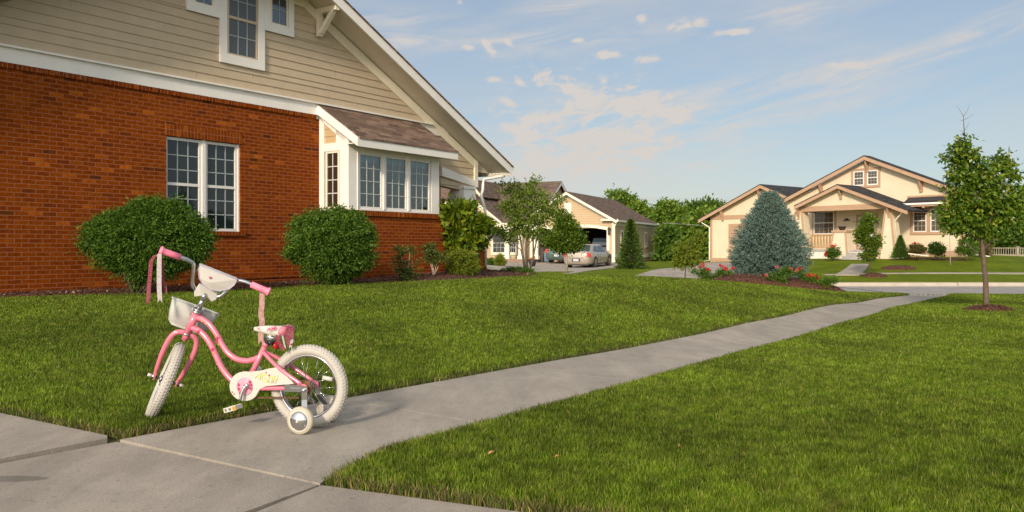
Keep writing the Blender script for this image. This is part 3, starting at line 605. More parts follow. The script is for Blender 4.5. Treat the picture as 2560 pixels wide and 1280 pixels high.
def window(parent, x0, x1, z0, z1, y, cols, rows, pane='glass_dark', frame='vinyl', fw=.045, depth=.05, double=True, bars='muntin', ax='y', name='window', bw=.018):
    "frame (part) > pane, glazing_bars, sash_rail"
    mb = MB(); ring(mb, x0, x1, z0, z1, fw, y-depth, y, 0, ax); f = mb.build(name, frame, parent)
    p = MB(); yy = y-depth*.35
    if ax == 'y': p.add([(x0+fw*.9, yy, z0+fw*.9), (x1-fw*.9, yy, z0+fw*.9), (x1-fw*.9, yy, z1-fw*.9), (x0+fw*.9, yy, z1-fw*.9)], [(0, 1, 2, 3)])
    else: p.add([(yy, x0+fw*.9, z0+fw*.9), (yy, x1-fw*.9, z0+fw*.9), (yy, x1-fw*.9, z1-fw*.9), (yy, x0+fw*.9, z1-fw*.9)], [(0, 1, 2, 3)])
    p.build('pane', pane, f)
    g = MB()
    if double:
        zm = (z0+z1)/2; grid_bars(g, x0+fw, x1-fw, zm, z1-fw, cols, rows//2 if rows > 3 else 2, yy-.002, bw, 0, ax); grid_bars(g, x0+fw, x1-fw, z0+fw, zm, cols, rows//2 if rows > 3 else 2, yy-.002, bw, 0, ax)
        s_ = MB()
        if ax == 'y': s_.box(x0+fw*.95, x1-fw*.95, yy-.022, yy-.003, zm-.025, zm+.025)
        else: s_.box(yy-.022, yy-.003, x0+fw*.95, x1-fw*.95, zm-.025, zm+.025)
        s_.build('sash_rail', frame, f)
    else: grid_bars(g, x0+fw, x1-fw, z0+fw, z1-fw, cols, rows, yy-.002, bw, 0, ax)
    if g.v: g.build('glazing_bars', bars, f)
    return f

# ------------------------------------------------------------ the brick house (x along its gable wall, y inward, z up from its own ground at .1)
H = thing('brick_house', 'red brick and tan siding house beside the sidewalk, nearest house, with a bay window', 'house', (mh.o[0], mh.o[1], .1), mh.ang)
Z0 = .1
def brick_house():
    z = lambda v: v-Z0
    # brick wall with one opening (window), running off to the left
    wx0, wx1, wz0, wz1 = 2.66, 4.17, z(1.20), z(2.83); top = z(3.53); bot = z(-.15); xl, xr = -7., 9.95
    m = MB()
    m.box(xl, wx0, 0, .25, bot, top); m.box(wx1, 6.09, 0, .25, bot, top); m.box(wx0, wx1, 0, .25, bot, wz0-.075); m.box(wx0, wx1, 0, .25, wz1+.205, top)
    wl = m.build('brick_wall', 'brick', H)
    s = MB()
    # soldier lintel, sill and top course, a little proud
    s.box(wx0-.02, wx1+.03, -.012, .24, wz1, wz1+.203); s.build('lintel', 'brick_soldier', H)
    s = MB(); s.box(wx0-.05, wx1+.10, -.035, .2, wz0-.075, wz0, 0); s.build('window_sill', 'brick_soldier', H)
    s = MB()
    for i in range(int((6.05-xl)/.071)):
        x = xl+i*.071; s.box(x+.003, x+.066, -.03+random.uniform(-.004, .004), .2, top-.001, top+.075+random.uniform(-.003, .003), 0)
    s.box(xl, 6.05, -.018, .2, top+.002, top+.068, 1); s.build('brick_coping', ['brick_soldier', 'trim_white'], H)
    m = MB(); m.box(3.9, 6.2, -.22, 0, bot, z(.33)); m.box(3.9, 6.2, -.235, -.0, z(.332), z(.385)); m.build('brick_plinth', 'brick', H)
    # the pair of double hung windows
    xm = 3.395
    for a, b in ((wx0+.0, xm-.015), (xm+.055, wx1-.03)):
        window(H, a, b, wz0+.005, wz1-.01, .10, 3, 6, 'glass_dark', 'vinyl', .05, .05)
    m = MB(); m.box(xm-.014, xm+.054, .03, .11, wz0+.002, wz1-.002); m.box(wx1-.029, wx1+.0, .035, .12, wz0+.003, wz1-.003); m.build('mullion', 'trim_white', H)
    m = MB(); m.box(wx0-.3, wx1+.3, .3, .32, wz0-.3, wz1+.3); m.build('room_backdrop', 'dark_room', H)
    # frieze board above the brick with a drip cap, siding, small trim
    b0, b1 = z(3.603), z(3.83)
    m = MB(); m.box(xl, 10.2, -.035, .2, b0+.004, b1); m.box(xl, 9.6, -.085, .2, b1, b1+.03); m.build('band_board', 'trim_white', H)
    rake = lambda x: z(5.60)-.488*(x-6.11)           # underside of the frieze's outer board
    ridgez = z(6.02)
    xr_of = lambda zz: min(11.36, 6.11+(z(5.58)-zz)/.488)
    xl_of = lambda zz: max(xl, 2.35-(z(5.60)-zz)/.488) if zz > z(3.9) else xl
    # siding split round the window group
    g0, g1_, g2, g3 = 3.02, 3.70, 4.69, 5.38; s = MB(); ex = .156
    low = z(4.30); zt = z(5.80)
    lap(s, lambda q: xl_of(q), lambda q: xr_of(q), b1+.03, low-.02, .0, ex)
    lap(s, lambda q: xl_of(q), lambda q: g1_, low-.02, z(5.10), .0, ex); lap(s, lambda q: g2, lambda q: xr_of(q), low-.02, z(5.10), .0, ex)
    lap(s, lambda q: xl_of(q), lambda q: g0, z(5.10), zt, .0, ex); lap(s, lambda q: g3, lambda q: min(xr_of(q), 6.4), z(5.10), zt, .0, ex)
    lap(s, lambda q: 9.93, lambda q: min(11.34, xr_of(q)), z(2.45), b1+.03, -.002, ex)
    jr = np.random.default_rng(3)
    for k in range(9):
        zz = b1+.03+ex*jr.integers(0, 9); xx = jr.uniform(-.5, 9); 
        if xx < xr_of(zz+ex)-.2 and not (g0 < xx < g3 and zz > low-.2): s.box(xx, xx+.003, -.0135, -.002, zz+.004, zz+ex-.006, 0)
    s.prism([(xl, b1-.01), (11.34, z(2.3)), (11.34, z(3.1)), (6.3, z(5.55)), (5.7, z(5.9)), (2.4, z(5.9)), (xl, z(2))], .001, .2, 0)
    s.build('siding', 'siding_tan', H)
    # window casings of the attic group
    t = MB(); cd = -.05
    def cas(x0, x1, zb, zt_, w_): 
        t.box(x0, x1, cd, -.0, zb, zb+w_*1.15); t.box(x0, x0+w_, cd+.002, 0, zb+w_*1.15, zt_); t.box(x1-w_, x1, cd+.002, 0, zb+w_*1.15, zt_)
    cas(3.70, 4.69, z(4.275), z(5.85), .15); cas(3.02, 3.698, z(5.06), z(5.85), .135); cas(4.692, 5.40, z(5.06), z(5.85), .135)
    t.box(2.3, 5.75, cd+.004, -.0, z(5.85), z(6.0)); t.build('window_casing', 'trim_white', H)
    window(H, 3.86, 4.53, z(4.44), z(5.83), -.012, 3, 4, 'screen', 'siding_tan', .035, .03, True, 'muntin')
    window(H, 3.165, 3.57, z(5.21), z(5.83), -.012, 2, 2, 'glass_blue', 'trim_cream', .035, .03, False, 'muntin')
    window(H, 4.835, 5.255, z(5.21), z(5.83), -.012, 2, 2, 'glass_blue', 'trim_cream', .035, .03, False, 'muntin')
    # rake frieze on the wall, following the roof
    m = MB()
    m.prism([(6.11, z(5.46)), (11.36, z(5.46)-.488*5.25), (11.36, z(5.68)-.488*5.25), (6.11, z(5.68)), (5.72, z(5.87)), (5.2, z(5.88)), (5.2, z(5.74)), (5.66, z(5.72))], -.045, 0)
    m.prism([(2.35, z(5.72)), (2.8, z(5.74)), (2.8, z(5.88)), (2.3, z(5.87)), (-3, z(5.87)-.488*5.3), (-3, z(5.66)-.488*5.3)], -.045, 0)
    m.box(11.25, 11.38, -.05, .12, z(2.45), z(3.12)); m.build('rake_board', 'trim_cream', H)
    # roof slab: right slope, left slope, clipped front
    rt = lambda x: z(5.90)-.488*(x-6.04)
    m = MB(); th = .2; ov = -.66
    def slope(x0, x1, y0, y1, mi, up=0, th_=.02, y0b=None):
        za, zb = rt(x0)+up, rt(x1)+up; y0b = y0 if y0b is None else y0b
        m.add([(x0, y0, za), (x1, y0b, zb), (x1, y1, zb), (x0, y1, za), (x0, y0, za-th_), (x1, y0b, zb-th_), (x1, y1, zb-th_), (x0, y1, za-th_)],
              [(3, 2, 1, 0), (4, 5, 6, 7), (0, 1, 5, 4), (1, 2, 6, 5), (2, 3, 7, 6), (3, 0, 4, 7)], mi)
    slope(4.15, 12.06, 1.35, 9, 0, .045, .03); slope(5.8, 12.06, ov-.03, 1.35, 0, .045, .03)
    # mirrored left slope + clipped hip
    xm_ = 4.1; mirror = lambda x: 2*xm_-x
    za, zb = rt(xm_)+.045, rt(11.2)+.045
    m.add([(xm_, 1.35, za), (mirror(11.2), 1.35, zb), (mirror(11.2), 9, zb), (xm_, 9, za)], [(0, 1, 2, 3)], 0)
    zc = rt(5.8)+.045; m.add([(mirror(5.8), ov, zc), (mirror(11.2), ov, zb), (mirror(11.2), 1.35, zb), (xm_, 1.35, za)], [(0, 1, 2, 3)], 0)
    m.add([(5.8, ov-.03, zc), (mirror(5.8), ov-.03, zc), (xm_, 1.35, za)], [(0, 2, 1)], 0); m.add([(5.8, 1.35, zc), (xm_, 1.35, za), (5.8, ov-.03, zc)], [(0, 1, 2)], 0)
    rf = m.build('roof', 'shingle', H)
    m = MB(); y0, y1 = ov, ov+.04
    m.add([(5.8, y0, rt(5.8)+.012), (12.0, y0, rt(12.0)+.012), (12.0, y0, rt(12.0)-.19), (5.8, y0, rt(5.8)-.19), (5.8, y1, rt(5.8)+.012), (12.0, y1, rt(12.0)+.012), (12.0, y1, rt(12.0)-.19), (5.8, y1, rt(5.8)-.19)],
          [(3, 2, 1, 0), (4, 5, 6, 7), (0, 1, 5, 4), (1, 2, 6, 5), (2, 3, 7, 6), (3, 0, 4, 7)])
    m.box(mirror(5.8), 5.8, ov+.003, ov+.04, rt(5.8)-.19, rt(5.8)+.012); m.box(11.96, 12.0, ov+.045, 9, rt(12)-.17, rt(12)+.01)
    m.bar((mirror(5.8), ov+.02, rt(5.8)-.09), (mirror(11.2), ov+.02, rt(11.2)-.09), .04, .2); m.build('fascia', 'trim_white', rf)
    m = MB()      # boxed soffit under the overhang
    q = lambda x: rt(x)-.16
    m.add([(5.8, y1, q(5.8)), (11.955, y1, q(11.955)), (11.955, .05, q(11.955)), (5.8, .05, q(5.8))], [(0, 1, 2, 3)]); m.add([(11.3, .05, q(11.955)), (11.955, .05, q(11.955)), (11.955, 8.9, q(11.955)), (11.3, 8.9, q(11.955))], [(0, 1, 2, 3)])
    m.add([(mirror(5.8), y1, q(5.8)), (5.8, y1, q(5.8)), (5.8, 0, q(5.8)), (mirror(5.8), 0, q(5.8))], [(0, 1, 2, 3)]); m.add([(mirror(11.2), y1, q(11.2)), (mirror(5.8), y1, q(5.8)), (mirror(5.8), 0, q(5.8)), (mirror(11.2), 0, q(11.2))], [(0, 1, 2, 3)])
    m.prism([(11.33, q(11.955)-.004), (11.95, q(11.955)-.004), (11.33, q(11.33)+.02)], .03, .045); m.box(11.955, 12.0, ov+.002, 8.9, rt(12)-.215, rt(12)-.175)
    m.build('soffit', 'soffit', rf)
    # knee bracket
    k = MB(); kx = 6.02; k.box(kx-.05, kx+.05, -.14, -.046, z(5.20), z(5.66)); k.box(kx-.05, kx+.05, ov+.05, -.046, z(5.66), z(5.76)); k.bar((kx, -.14, z(5.27)), (kx, ov+.16, z(5.67)), .09, .09)
    k.build('bracket', 'trim_cream', H)
    # gutter and downspout at the far eave
    g = MB(); g.prism([(12.0, rt(12)-.10), (12.10, rt(12)-.10), (12.13, rt(12)+.0), (12.11, rt(12)+.0), (12.0, rt(12)-.01)], ov, 9); gt = g.build('gutter', 'trim_white', H)
    d = MB(); d.tube([(12.05, ov+.25, rt(12)-.1), (12.03, ov+.25, rt(12)-.22), (11.55, -.1, z(2.66)), (11.47, -.14, z(2.52)), (11.46, -.14, z(2.38)), (11.36, -.16, z(2.24)), (11.44, -.18, z(2.02)), (11.5, -.2, z(1.8)), (11.5, -.2, z(.42))], .037, 8); d.build('downspout', 'trim_white', H)
    # bay: brick foot, painted frame, three windows, side window, lean-to roof
    bp = -.85; bx0, bx1 = 6.09, 9.08; zs = z(1.555)
    m = MB(); m.box(bx0, bx1, bp, .2, bot, zs); m.box(9.95-.9, 9.95, 0, .25, bot, z(2.9)); m.build('bay_foot', 'brick', H)
    m = MB()
    for i in range(int((bx1-bx0+.04)/.069)):
        x = bx0-.02+i*.069; m.box(x+.003, x+.064, bp-.045+random.uniform(-.003, .003), bp+.16, zs+.001, zs+.105+random.uniform(-.003, .002))
    for i in range(12): y_ = bp+.10+i*.069; m.box(bx0-.035, bx0+.1, y_, y_+.062, zs+.001, zs+.104); m.box(bx1-.1, bx1+.035, y_, y_+.062, zs+.001, zs+.104)
    m.box(bx0-.02, bx1+.02, bp-.03, .0, zs, zs+.09, 1); m.build('bay_sill', ['brick_soldier', 'joint_dirt'], H)
    zb = z(1.665); zt = z(2.84); head = z(3.02); wx = 6.345; we_ = 8.62; fx1 = 8.885
    m = MB()     # painted front: corner posts, head, mullions
    m.box(bx0, wx, bp, bp+.12, zb, z(3.3)); m.box(we_, fx1, bp, bp+.12, zb, head+.1); m.box(wx, we_, bp, bp+.12, zt, head+.1)
    m.box(wx, we_, bp+.0, bp+.1, zb, zb+.03); xs = [wx, wx+(we_-wx)/3, wx+2*(we_-wx)/3, we_]
    for x in xs[1:3]: m.box(x-.028, x+.028, bp-.012, bp+.12, zb+.03, zt)
    m.box(wx-.02, wx, bp-.014, bp, zb, zt); m.box(fx1-.1, fx1, bp+.12, 0, zb, head+.1)
    # side face (x = bx0 plane)
    m.box(bx0+.0, bx0+.1, bp+.12, bp+.26, zb-.05, z(3.3)); m.box(bx0, bx0+.1, -.14, .0, zb-.05, z(3.75)); m.box(bx0, bx0+.1, bp+.26, -.14, z(2.86), z(3.02)); m.box(bx0, bx0+.1, bp+.26, -.14, zb-.05, zb+.03)
    rz = lambda y_: z(3.80)+.70*(y_+.0)   # lean-to: falls towards the eave
    m.prism([(bp+.26, z(3.02)), (bp+.26, rz(bp+.26)-.12), (bp+.36, rz(bp+.36)-.12), (bp+.36, z(3.02))], bx0, bx0+.1, 0, 'x')
    m.bar((bx0+.05, bp+.1, rz(bp+.1)-.19), (bx0+.05, -.0, rz(-.0)-.19), .1, .12)
    m.build('bay_frame', 'trim_white', H)
    s = MB(); s.add([(bx0+.03, bp+.2, z(3.02)), (bx0+.03, -.1, z(3.02)), (bx0+.03, -.1, rz(-.1)-.1), (bx0+.03, bp+.2, rz(bp+.2)-.1)], [(3, 2, 1, 0)], 0)
    for zz in (z(3.17), z(3.325), z(3.48)): s.box(bx0+.018, bx0+.03, max(bp+.2, (zz-z(3.80))/.70+.10), -.12, zz-.006, zz+.006, 0)
    s.build('gable_panel', 'siding_warm', H)
    for i in range(3):
        window(H, xs[i]+.03, xs[i+1]-.03, zb+.03, zt, bp+.05, 3, 4, 'see_glass', 'trim_white', .05, .04, False, 'muntin_lit', bw=.014)
    window(H, bp+.29, -.17, zb+.03, z(2.86), bx0+.05, 2, 4, 'glass_brown', 'trim_cream', .04, .035, False, 'muntin_lit', ax='x', bw=.02)
    # inside the bay: blinds, curtains and the wall beyond, seen through the glass
    c = MB()
    for i in range(3):
        a, b_ = xs[i]+.08, xs[i+1]-.08
        pts = [(b_-.15+k*.012, bp+.2+.018*math.sin(k*1.9)) for k in range(14)]
        c.add([(x, y_, zb+.05) for x, y_ in pts]+[(x, y_, zt-.05) for x, y_ in pts], [(k, k+1, len(pts)+k+1, len(pts)+k) for k in range(len(pts)-1)])
    c.build('curtain', 'curtain', H)
    c = MB(); 
    for i in range(3): c.box(xs[i]+.08, xs[i+1]-.08, bp+.13, bp+.15, zt-.18, zt-.06)
    c.build('blind', 'blind', H)
    c = MB(); c.box(bx0+.12, fx1-.12, .6, .62, zb-.2, zt+.2); c.box(bx0+.12, fx1-.12, bp+.13, .6, zb-.2, zb-.18); c.build('bay_interior', mat('interior_teal', (.045, .065, .06), .9, col2=(.02, .03, .03), scale=1.5), H)
    # lean-to roof with fascia and barge board
    e = -1.20; ez = z(3.06); rx0, rx1 = 6.03, 9.13; wy = 0.0; wz = z(3.815)
    m = MB(); sl = lambda y_: ez+(wz-ez)*(y_-e)/(wy-e)
    m.add([(rx0, e-.02, sl(e)-.012), (rx1, e-.02, sl(e)-.012), (rx1, wy, wz), (rx0, wy, wz), (rx0, e-.02, sl(e)+.018), (rx1, e-.02, sl(e)+.018), (rx1, wy, wz+.03), (rx0, wy, wz+.03)], [(3, 2, 1, 0), (4, 5, 6, 7), (0, 1, 5, 4), (1, 2, 6, 5), (3, 0, 4, 7)])
    # exposed end towards the porch leans back as a small hip
    m.add([(rx1, e-.02, sl(e)+.018), (rx1+.0, wy, wz+.03), (9.7, .0, z(3.3)), (9.16, e+.5, z(3.12))], [(0, 3, 2, 1)])
    br_ = m.build('bay_roof', 'shingle', H)
    m = MB(); m.box(rx0, rx1, e, e+.035, ez-.165, ez-.013); 
    m.add([(rx0-.04, e, ez-.165), (rx0-.04, e, ez+.005), (rx0-.04, wy-.036, wz-.005), (rx0-.04, wy-.036, wz-.19), (rx0, e, ez-.165), (rx0, e, ez+.005), (rx0, wy-.036, wz-.005), (rx0, wy-.036, wz-.19)], [(0, 1, 2, 3), (7, 6, 5, 4), (0, 4, 5, 1), (1, 5, 6, 2), (3, 2, 6, 7), (0, 3, 7, 4)])
    m.box(rx0+.01, rx1-.01, e+.035, bp, ez-.1, ez-.085); m.build('bay_fascia', 'trim_white', br_)
    # porch beyond the bay: raking beam, ceiling, tapered column on a brick pier
    m = MB(); m.prism([(9.93, z(2.64)), (11.36, z(2.45)-.0), (11.36, z(2.60)), (9.93, z(2.86))], -.07, .15)
    m.build('porch_beam', 'trim_white', H)
    m = MB(); m.box(9.95, 11.3, .152, 3.0, z(2.56), z(2.60)); m.box(9.95, 11.3, .152, .25, z(2.47), z(2.56)); m.build('porch_ceiling', mat('porch_brown', (.07, .045, .035), .8), H)
    m = MB(); cx_, cy_ = 10.93, .10
    m.add([(cx_+sx_*w_, cy_+sy_*w_, zz) for zz, w_ in ((z(1.0), .36), (z(2.42), .215)) for sx_, sy_ in ((-1, -1), (1, -1), (1, 1), (-1, 1))], [(3, 2, 1, 0), (4, 5, 6, 7), (0, 1, 5, 4), (1, 2, 6, 5), (2, 3, 7, 6), (3, 0, 4, 7)])
    m.box(cx_-.25, cx_+.25, cy_-.25, cy_+.25, z(2.38), z(2.452)); m.build('porch_column', 'trim_white', H)
    m = MB(); m.box(cx_-.5, cx_+.62, cy_-.3, cy_+.45, bot, z(1.0)); m.box(9.95, 11.0, .3, .5, bot, z(.85)); m.build('porch_pier', 'brick', H)
    m = MB(); m.box(9.1, 11.6, .5, 3.2, bot, z(.42)); m.build('porch_floor', 'concrete', H)
    # body behind, so the house is solid from a step aside
    m = MB(); m.box(xl, 9.9, .33, 9, bot, z(3.2)); m.build('side_walls', 'brick', H)
brick_house()
# ------------------------------------------------------------ child's bicycle (x forward, y towards the near side, z up; origin where the rear tyre stands)
mat('pink_paint', (.66, .17, .24), .26, spec=.6, coat=.4); mat('pink_grip', (.85, .22, .33), .55); mat('chrome', (.62, .62, .62), .12, metal=1); mat('steel', (.42, .42, .42), .3, metal=1)
mat('tyre_white', (.45, .425, .38), .7, var=.06, scale=20); mat('white_plastic', (.54, .51, .46), .4); mat('white_vinyl', (.56, .54, .50), .45, var=.04, scale=8); mat('basket_plastic', (.50, .50, .47), .4)
mat('black_rubber', (.02, .02, .02), .5); mat('rust_chain', (.16, .09, .045), .6, var=.3, scale=60, metal=.6); mat('pink_disc', (.72, .28, .36), .5, var=.2, scale=40); mat('magenta', (.55, .03, .14), .5); mat('lime', (.55, .60, .08), .5); mat('yellow_print', (.75, .50, .12), .5)
mat('orange_reflector', (.75, .25, .01), .3); mat('red_reflector', (.45, .015, .01), .25); mat('seat_pink', (.58, .19, .24), .5); mat('seat_white', (.62, .59, .53), .4); mat('train_rubber', (.46, .41, .31), .6); mat('train_hub', (.55, .5, .46), .6)
mat('ribbon_maroon', (.17, .010, .028), .6); mat('ribbon_white', (.36, .32, .32), .6, var=.25, scale=90); mat('ribbon_pink', (.40, .22, .2), .6, var=.4, scale=90); mat('vinyl_edge', (.42, .38, .55), .5)
def bicycle():
    ax = math.atan2(.234, -.972); O = (-1.0, 4.14); gzr = g1(*O)+.02
    B = thing('childs_bicycle', 'pink childs bicycle with white tyres, training wheels, basket and ribbons at the lawn edge', 'bicycle', (O[0], O[1], gzr), ax)
    Fx = (math.cos(ax), math.sin(ax)); Fy = (-math.sin(ax), math.cos(ax))
    def bp(zx, zy, l=0, s0=None):
        "point on the bicycle's own plane (offset l to the near side) read from the close-up survey"
        px, py = 340+zx/2.46, 600+zy/2.46; u = (px-CX)/F; ox = O[0]+Fy[0]*l; oy = O[1]+Fy[1]*l
        s = (u*oy-ox)/(Fx[0]-u*Fx[1]); Y = oy+Fx[1]*s; return Vector((s, l, CZ-(py-HY)/F*Y-gzr))
    Rr = .2035
    def wheel(name, mtx, spokes=20, parent=B):
        "wheel about local y; parts tyre > , rim, spokes, hub"
        m = MB(); tr = .0255; R0 = Rr-tr
        prof = []; sg = 96; vs = []; fs = []; k = 14
        for i in range(sg):
            a = 2*math.pi*i/sg
            for j in range(k):
                b_ = 2*math.pi*j/k; r = tr; rad = R0+math.cos(b_)*r; vs.append((math.cos(a)*rad, math.sin(b_)*r*1.02, math.sin(a)*rad))
        for i in range(sg):
            for j in range(k): i2 = (i+1) % sg; j2 = (j+1) % k; fs.append((i*k+j, i*k+j2, i2*k+j2, i2*k+j))
        m.add(vs, fs, 0, True)
        for i in range(72):       # knobs
            a0 = 2*math.pi*i/72
            for q, off in ((-1.05, .5), (-.55, 0), (0, .5), (.55, 0), (1.05, .5)):
                a = a0+off*2*math.pi/72; c = Vector((math.cos(a), 0, math.sin(a))); n = c*math.cos(q)+Vector((0, math.sin(q), 0)); t = Vector((-math.sin(a), 0, math.cos(a))); s_ = n.cross(t)
                p = c*R0+n*(tr+.0005); h = .0032; w_ = .0042
                m.add([p+t*w_*x+s_*w_*y for x, y in ((-1, -1), (1, -1), (1, 1), (-1, 1))]+[p+n*h*.7+t*w_*.7*x+s_*w_*.7*y for x, y in ((-1, -1), (1, -1), (1, 1), (-1, 1))], [(4, 5, 6, 7), (0, 1, 5, 4), (1, 2, 6, 5), (2, 3, 7, 6), (3, 0, 4, 7)])
        W = m.build(name, 'tyre_white', parent); W.matrix_local = mtx
        r_ = MB(); r_.lathe([(Rr-.058, -.012), (Rr-.048, -.015), (Rr-.046, -.013), (Rr-.046, .013), (Rr-.048, .015), (Rr-.058, .012), (Rr-.058, -.012)], (0, 0, 0), (0, 1, 0), 64); r_.f = r_.f[:-2]; r_.m = r_.m[:-2]; r_.sm = r_.sm[:-2]
        r_.build('rim', 'chrome', W)
        h = MB(); h.lathe([(.006, -.05), (.006, -.03), (.019, -.027), (.019, -.022), (.012, -.018), (.012, .018), (.019, .022), (.019, .027), (.006, .03), (.006, .05)], (0, 0, 0), (0, 1, 0), 14); h.build('hub', 'steel', W)
        s = MB()
        for i in range(spokes):
            a = 2*math.pi*i/spokes; sd = .022 if i % 2 else -.022; b_ = a+(1.15 if (i//2) % 2 else -1.15)
            s.tube([(.018*math.cos(b_), sd, .018*math.sin(b_)), ((Rr-.056)*math.cos(a), 0, (Rr-.056)*math.sin(a))], .0012, 4)
        s.build('spokes', 'chrome', W); return W
    axle = Vector((0, 0, Rr)); ax_h = axle.z
    Wr = wheel('rear_wheel', Matrix.Translation(axle) @ Matrix.Rotation(0, 4, 'Z'))
    rf = MB(); rf.lathe([(.011, 0), (.011, .05)], (-.075, .0, .045), (-.9, .0, -.15), 10); rf.build('spoke_reflector', 'white_plastic', Wr)
    # frame -----------------------------------------------------------
    bb = bp(672, 905); ht = bp(374, 448); hb = bp(317, 572)
    def smooth(pts, n=6):
        P = [Vector(p) for p in pts]; o = []
        for i in range(len(P)-1):
            p0, p1, p2, p3 = P[max(i-1, 0)], P[i], P[i+1], P[min(i+2, len(P)-1)]
            for k in range(n):
                t = k/n; o.append(.5*((2*p1)+(p2-p0)*t+(2*p0-5*p1+4*p2-p3)*t*t+(3*p1-p0-3*p2+p3)*t**3))
        return o+[P[-1]]
    fr = MB()
    fr.tube([hb, ht], .0195, 14)
    top = smooth([bp(*p) for p in ((372, 478), (405, 486), (452, 520), (494, 577), (528, 640), (566, 694), (618, 732), (680, 744), (722, 736), (752, 722))])
    dwn = smooth([bp(*p) for p in ((345, 540), (385, 556), (430, 598), (467, 655), (497, 722), (528, 785), (562, 832), (600, 868), (672, 905))])
    fr.tube(top, .0145, 12); fr.tube(dwn, .0155, 12)
    st = bp(800, 640); fr.tube([bb, st], .0145, 12); fr.tube([bp(792, 652), bp(802, 632)], .018, 12)
    fr.lathe([(.023, -.035), (.023, .035)], bb, (0, 1, 0), 14)
    for sd in (-1, 1):
        dr = Vector((.012, sd*.058, ax_h+.018)); sb = bp(785, 690)
        fr.tube(smooth([sb, sb+Vector((-.03, sd*.022, -.015)), (dr+sb)/2+Vector((0, sd*.026, .0)), dr]), .0098, 10)
        cb = bb+Vector((-.01, 0, 0)); fr.tube(smooth([cb+Vector((0, sd*.018, 0)), cb+Vector((-.08, sd*.045, .004)), Vector((.05, sd*.055, ax_h-.003)), Vector((.005, sd*.058, ax_h-.002))]), .0105, 10)
        fr.prism([(-.022, ax_h-.018), (.03, ax_h-.012), (.03, ax_h+.022), (-.005, ax_h+.02), (-.02, ax_h+.010)], sd*.058-.003, sd*.058+.003)
    fr.build('frame', 'pink_paint', B)
    # printed flowers on the tubes
    def flower(mb, c, n, r, mi=0):
        n = Vector(n).normalized(); u = n.cross(Vector((0, 0, 1))).normalized(); v = n.cross(u)
        for k in range(7):
            a = k*.9+random.uniform(0, .4); cc = Vector(c)+u*math.cos(a)*r+v*math.sin(a)*r
            mb.tube([Vector(c)+n*.0008, Vector(c)+(cc-Vector(c))*.55+n*.0012, cc+v*r*.22+n*.0008], [r*.12, r*.16, r*.10], 5, mi)
            mb.ball(cc+n*.0006, r*.2, 6, mi)
    pr = MB()
    for p, rr_, q in (((512, 603), .0145, 0), ((480, 672), .0155, 0), ((505, 625), .0145, 0), ((175, 702), .0, 2), ((905, 790), .0098, 0), ((395, 562), .0155, 0), ((440, 515), .0145, 1), ((415, 498), .0145, 1), ((490, 692), .0155, 1), ((520, 640), .0145, 1)):
        if q == 2: continue
        l = .024 if p[0] > 800 else 0; pr_ = bp(*p, l=l); flower(pr, pr_+Vector((0, rr_+.0005, .001)), (0, 1, .1), .009 if q == 0 else .005, q)
    pr.build('flower_decals', ['magenta', 'yellow_print'], B)
    # steered assembly: fork, front wheel, bars, basket ---------------
    a = (ht-hb).normalized(); a.y = 0; a.normalize(); b0 = Vector((0, 1, 0)); c0 = b0.cross(a); 
    if c0.x < 0: c0 = -c0
    phi = R(STEER); Rm = Matrix.Rotation(-phi, 3, a); b_ = Rm @ b0; c_ = Rm @ c0     # c_ points where the wheel heads (away from the viewer)
    S = lambda bb_, aa, cc, o=hb: o+b_*bb_+a*aa+c_*cc
    fk = MB(); wc = S(0, -.285, .018)
    crown = S(0, -.008, 0)
    for sd in (-1, 1):
        fk.tube(smooth([S(0, -.012, 0), S(sd*.022, -.004, 0), S(sd*.055, -.022, 0), S(sd*.070, -.075, .0), S(sd*.070, -.16, .002), S(sd*.063, -.235, .008), S(sd*.058, -.275, .016)], 5), [.0135]*21+[.012]*5+[.0105]*5, 12)
        p0 = S(sd*.057, -.255, .014); p1 = S(sd*.057, -.298, .020); fk.bar(p0, p1, .006, .028, 0, up=c_)
    fk.tube([S(0, -.04, 0), S(0, .012, 0)], .0175, 14); fo = fk.build('fork', 'pink_paint', B)
    nt_ = MB()
    for sd in (-1, 1): nt_.tube([S(sd*.052, -.285, .018), S(sd*.070, -.285, .018)], .011, 10, 0); nt_.tube([S(sd*.070, -.285, .018), S(sd*.092, -.285, .018)], .0085, 10, 1)
    nt_.build('axle_nuts', ['steel', 'white_plastic'], fo)
    M = Matrix((c_, b_, c_.cross(b_))).transposed().to_4x4(); M.translation = wc; wheel('front_wheel', M, 20)
    hs = MB(); hs.lathe([(.0215, 0), (.024, .003), (.024, .008), (.020, .010), (.020, .013), (.0255, .016), (.0255, .021), (.017, .025)], ht, a, 16); hs.lathe([(.021, -.010), (.023, -.006), (.021, 0)], hb, a, 16); hs.build('headset', 'steel', B)
    cl = S(0, .1235+(ht-hb).length-.131+.103, -.004)     # bar clamp
    cl = ht+a*.102
    T = lambda x, y, z=0: cl+b_*x+a*y+c_*z
    sm_ = MB(); sm_.tube([ht+a*.02, cl-a*.02], [.0145, .0125], 12); sm_.tube([cl-a*.03, cl-a*.004, cl+a*.006+c_*.006], [.013, .016, .012], 12); sm_.build('stem', 'chrome', B)
    hbm = MB(); half = [(.0, 0, .012), (.03, 0, .012), (.055, .008, .01), (.078, .033, .006), (.100, .098, .0), (.114, .132, -.006), (.150, .144, -.014), (.182, .145, -.02), (.27, .1455, -.034)]
    pts = [T(-x*1.0, y, z) for x, y, z in half[::-1]]+[T(x, y, z) for x, y, z in half[1:]]
    hbm.tube(smooth(pts, 4), .0105, 10); bars = hbm.build('handlebar', 'chrome', B)
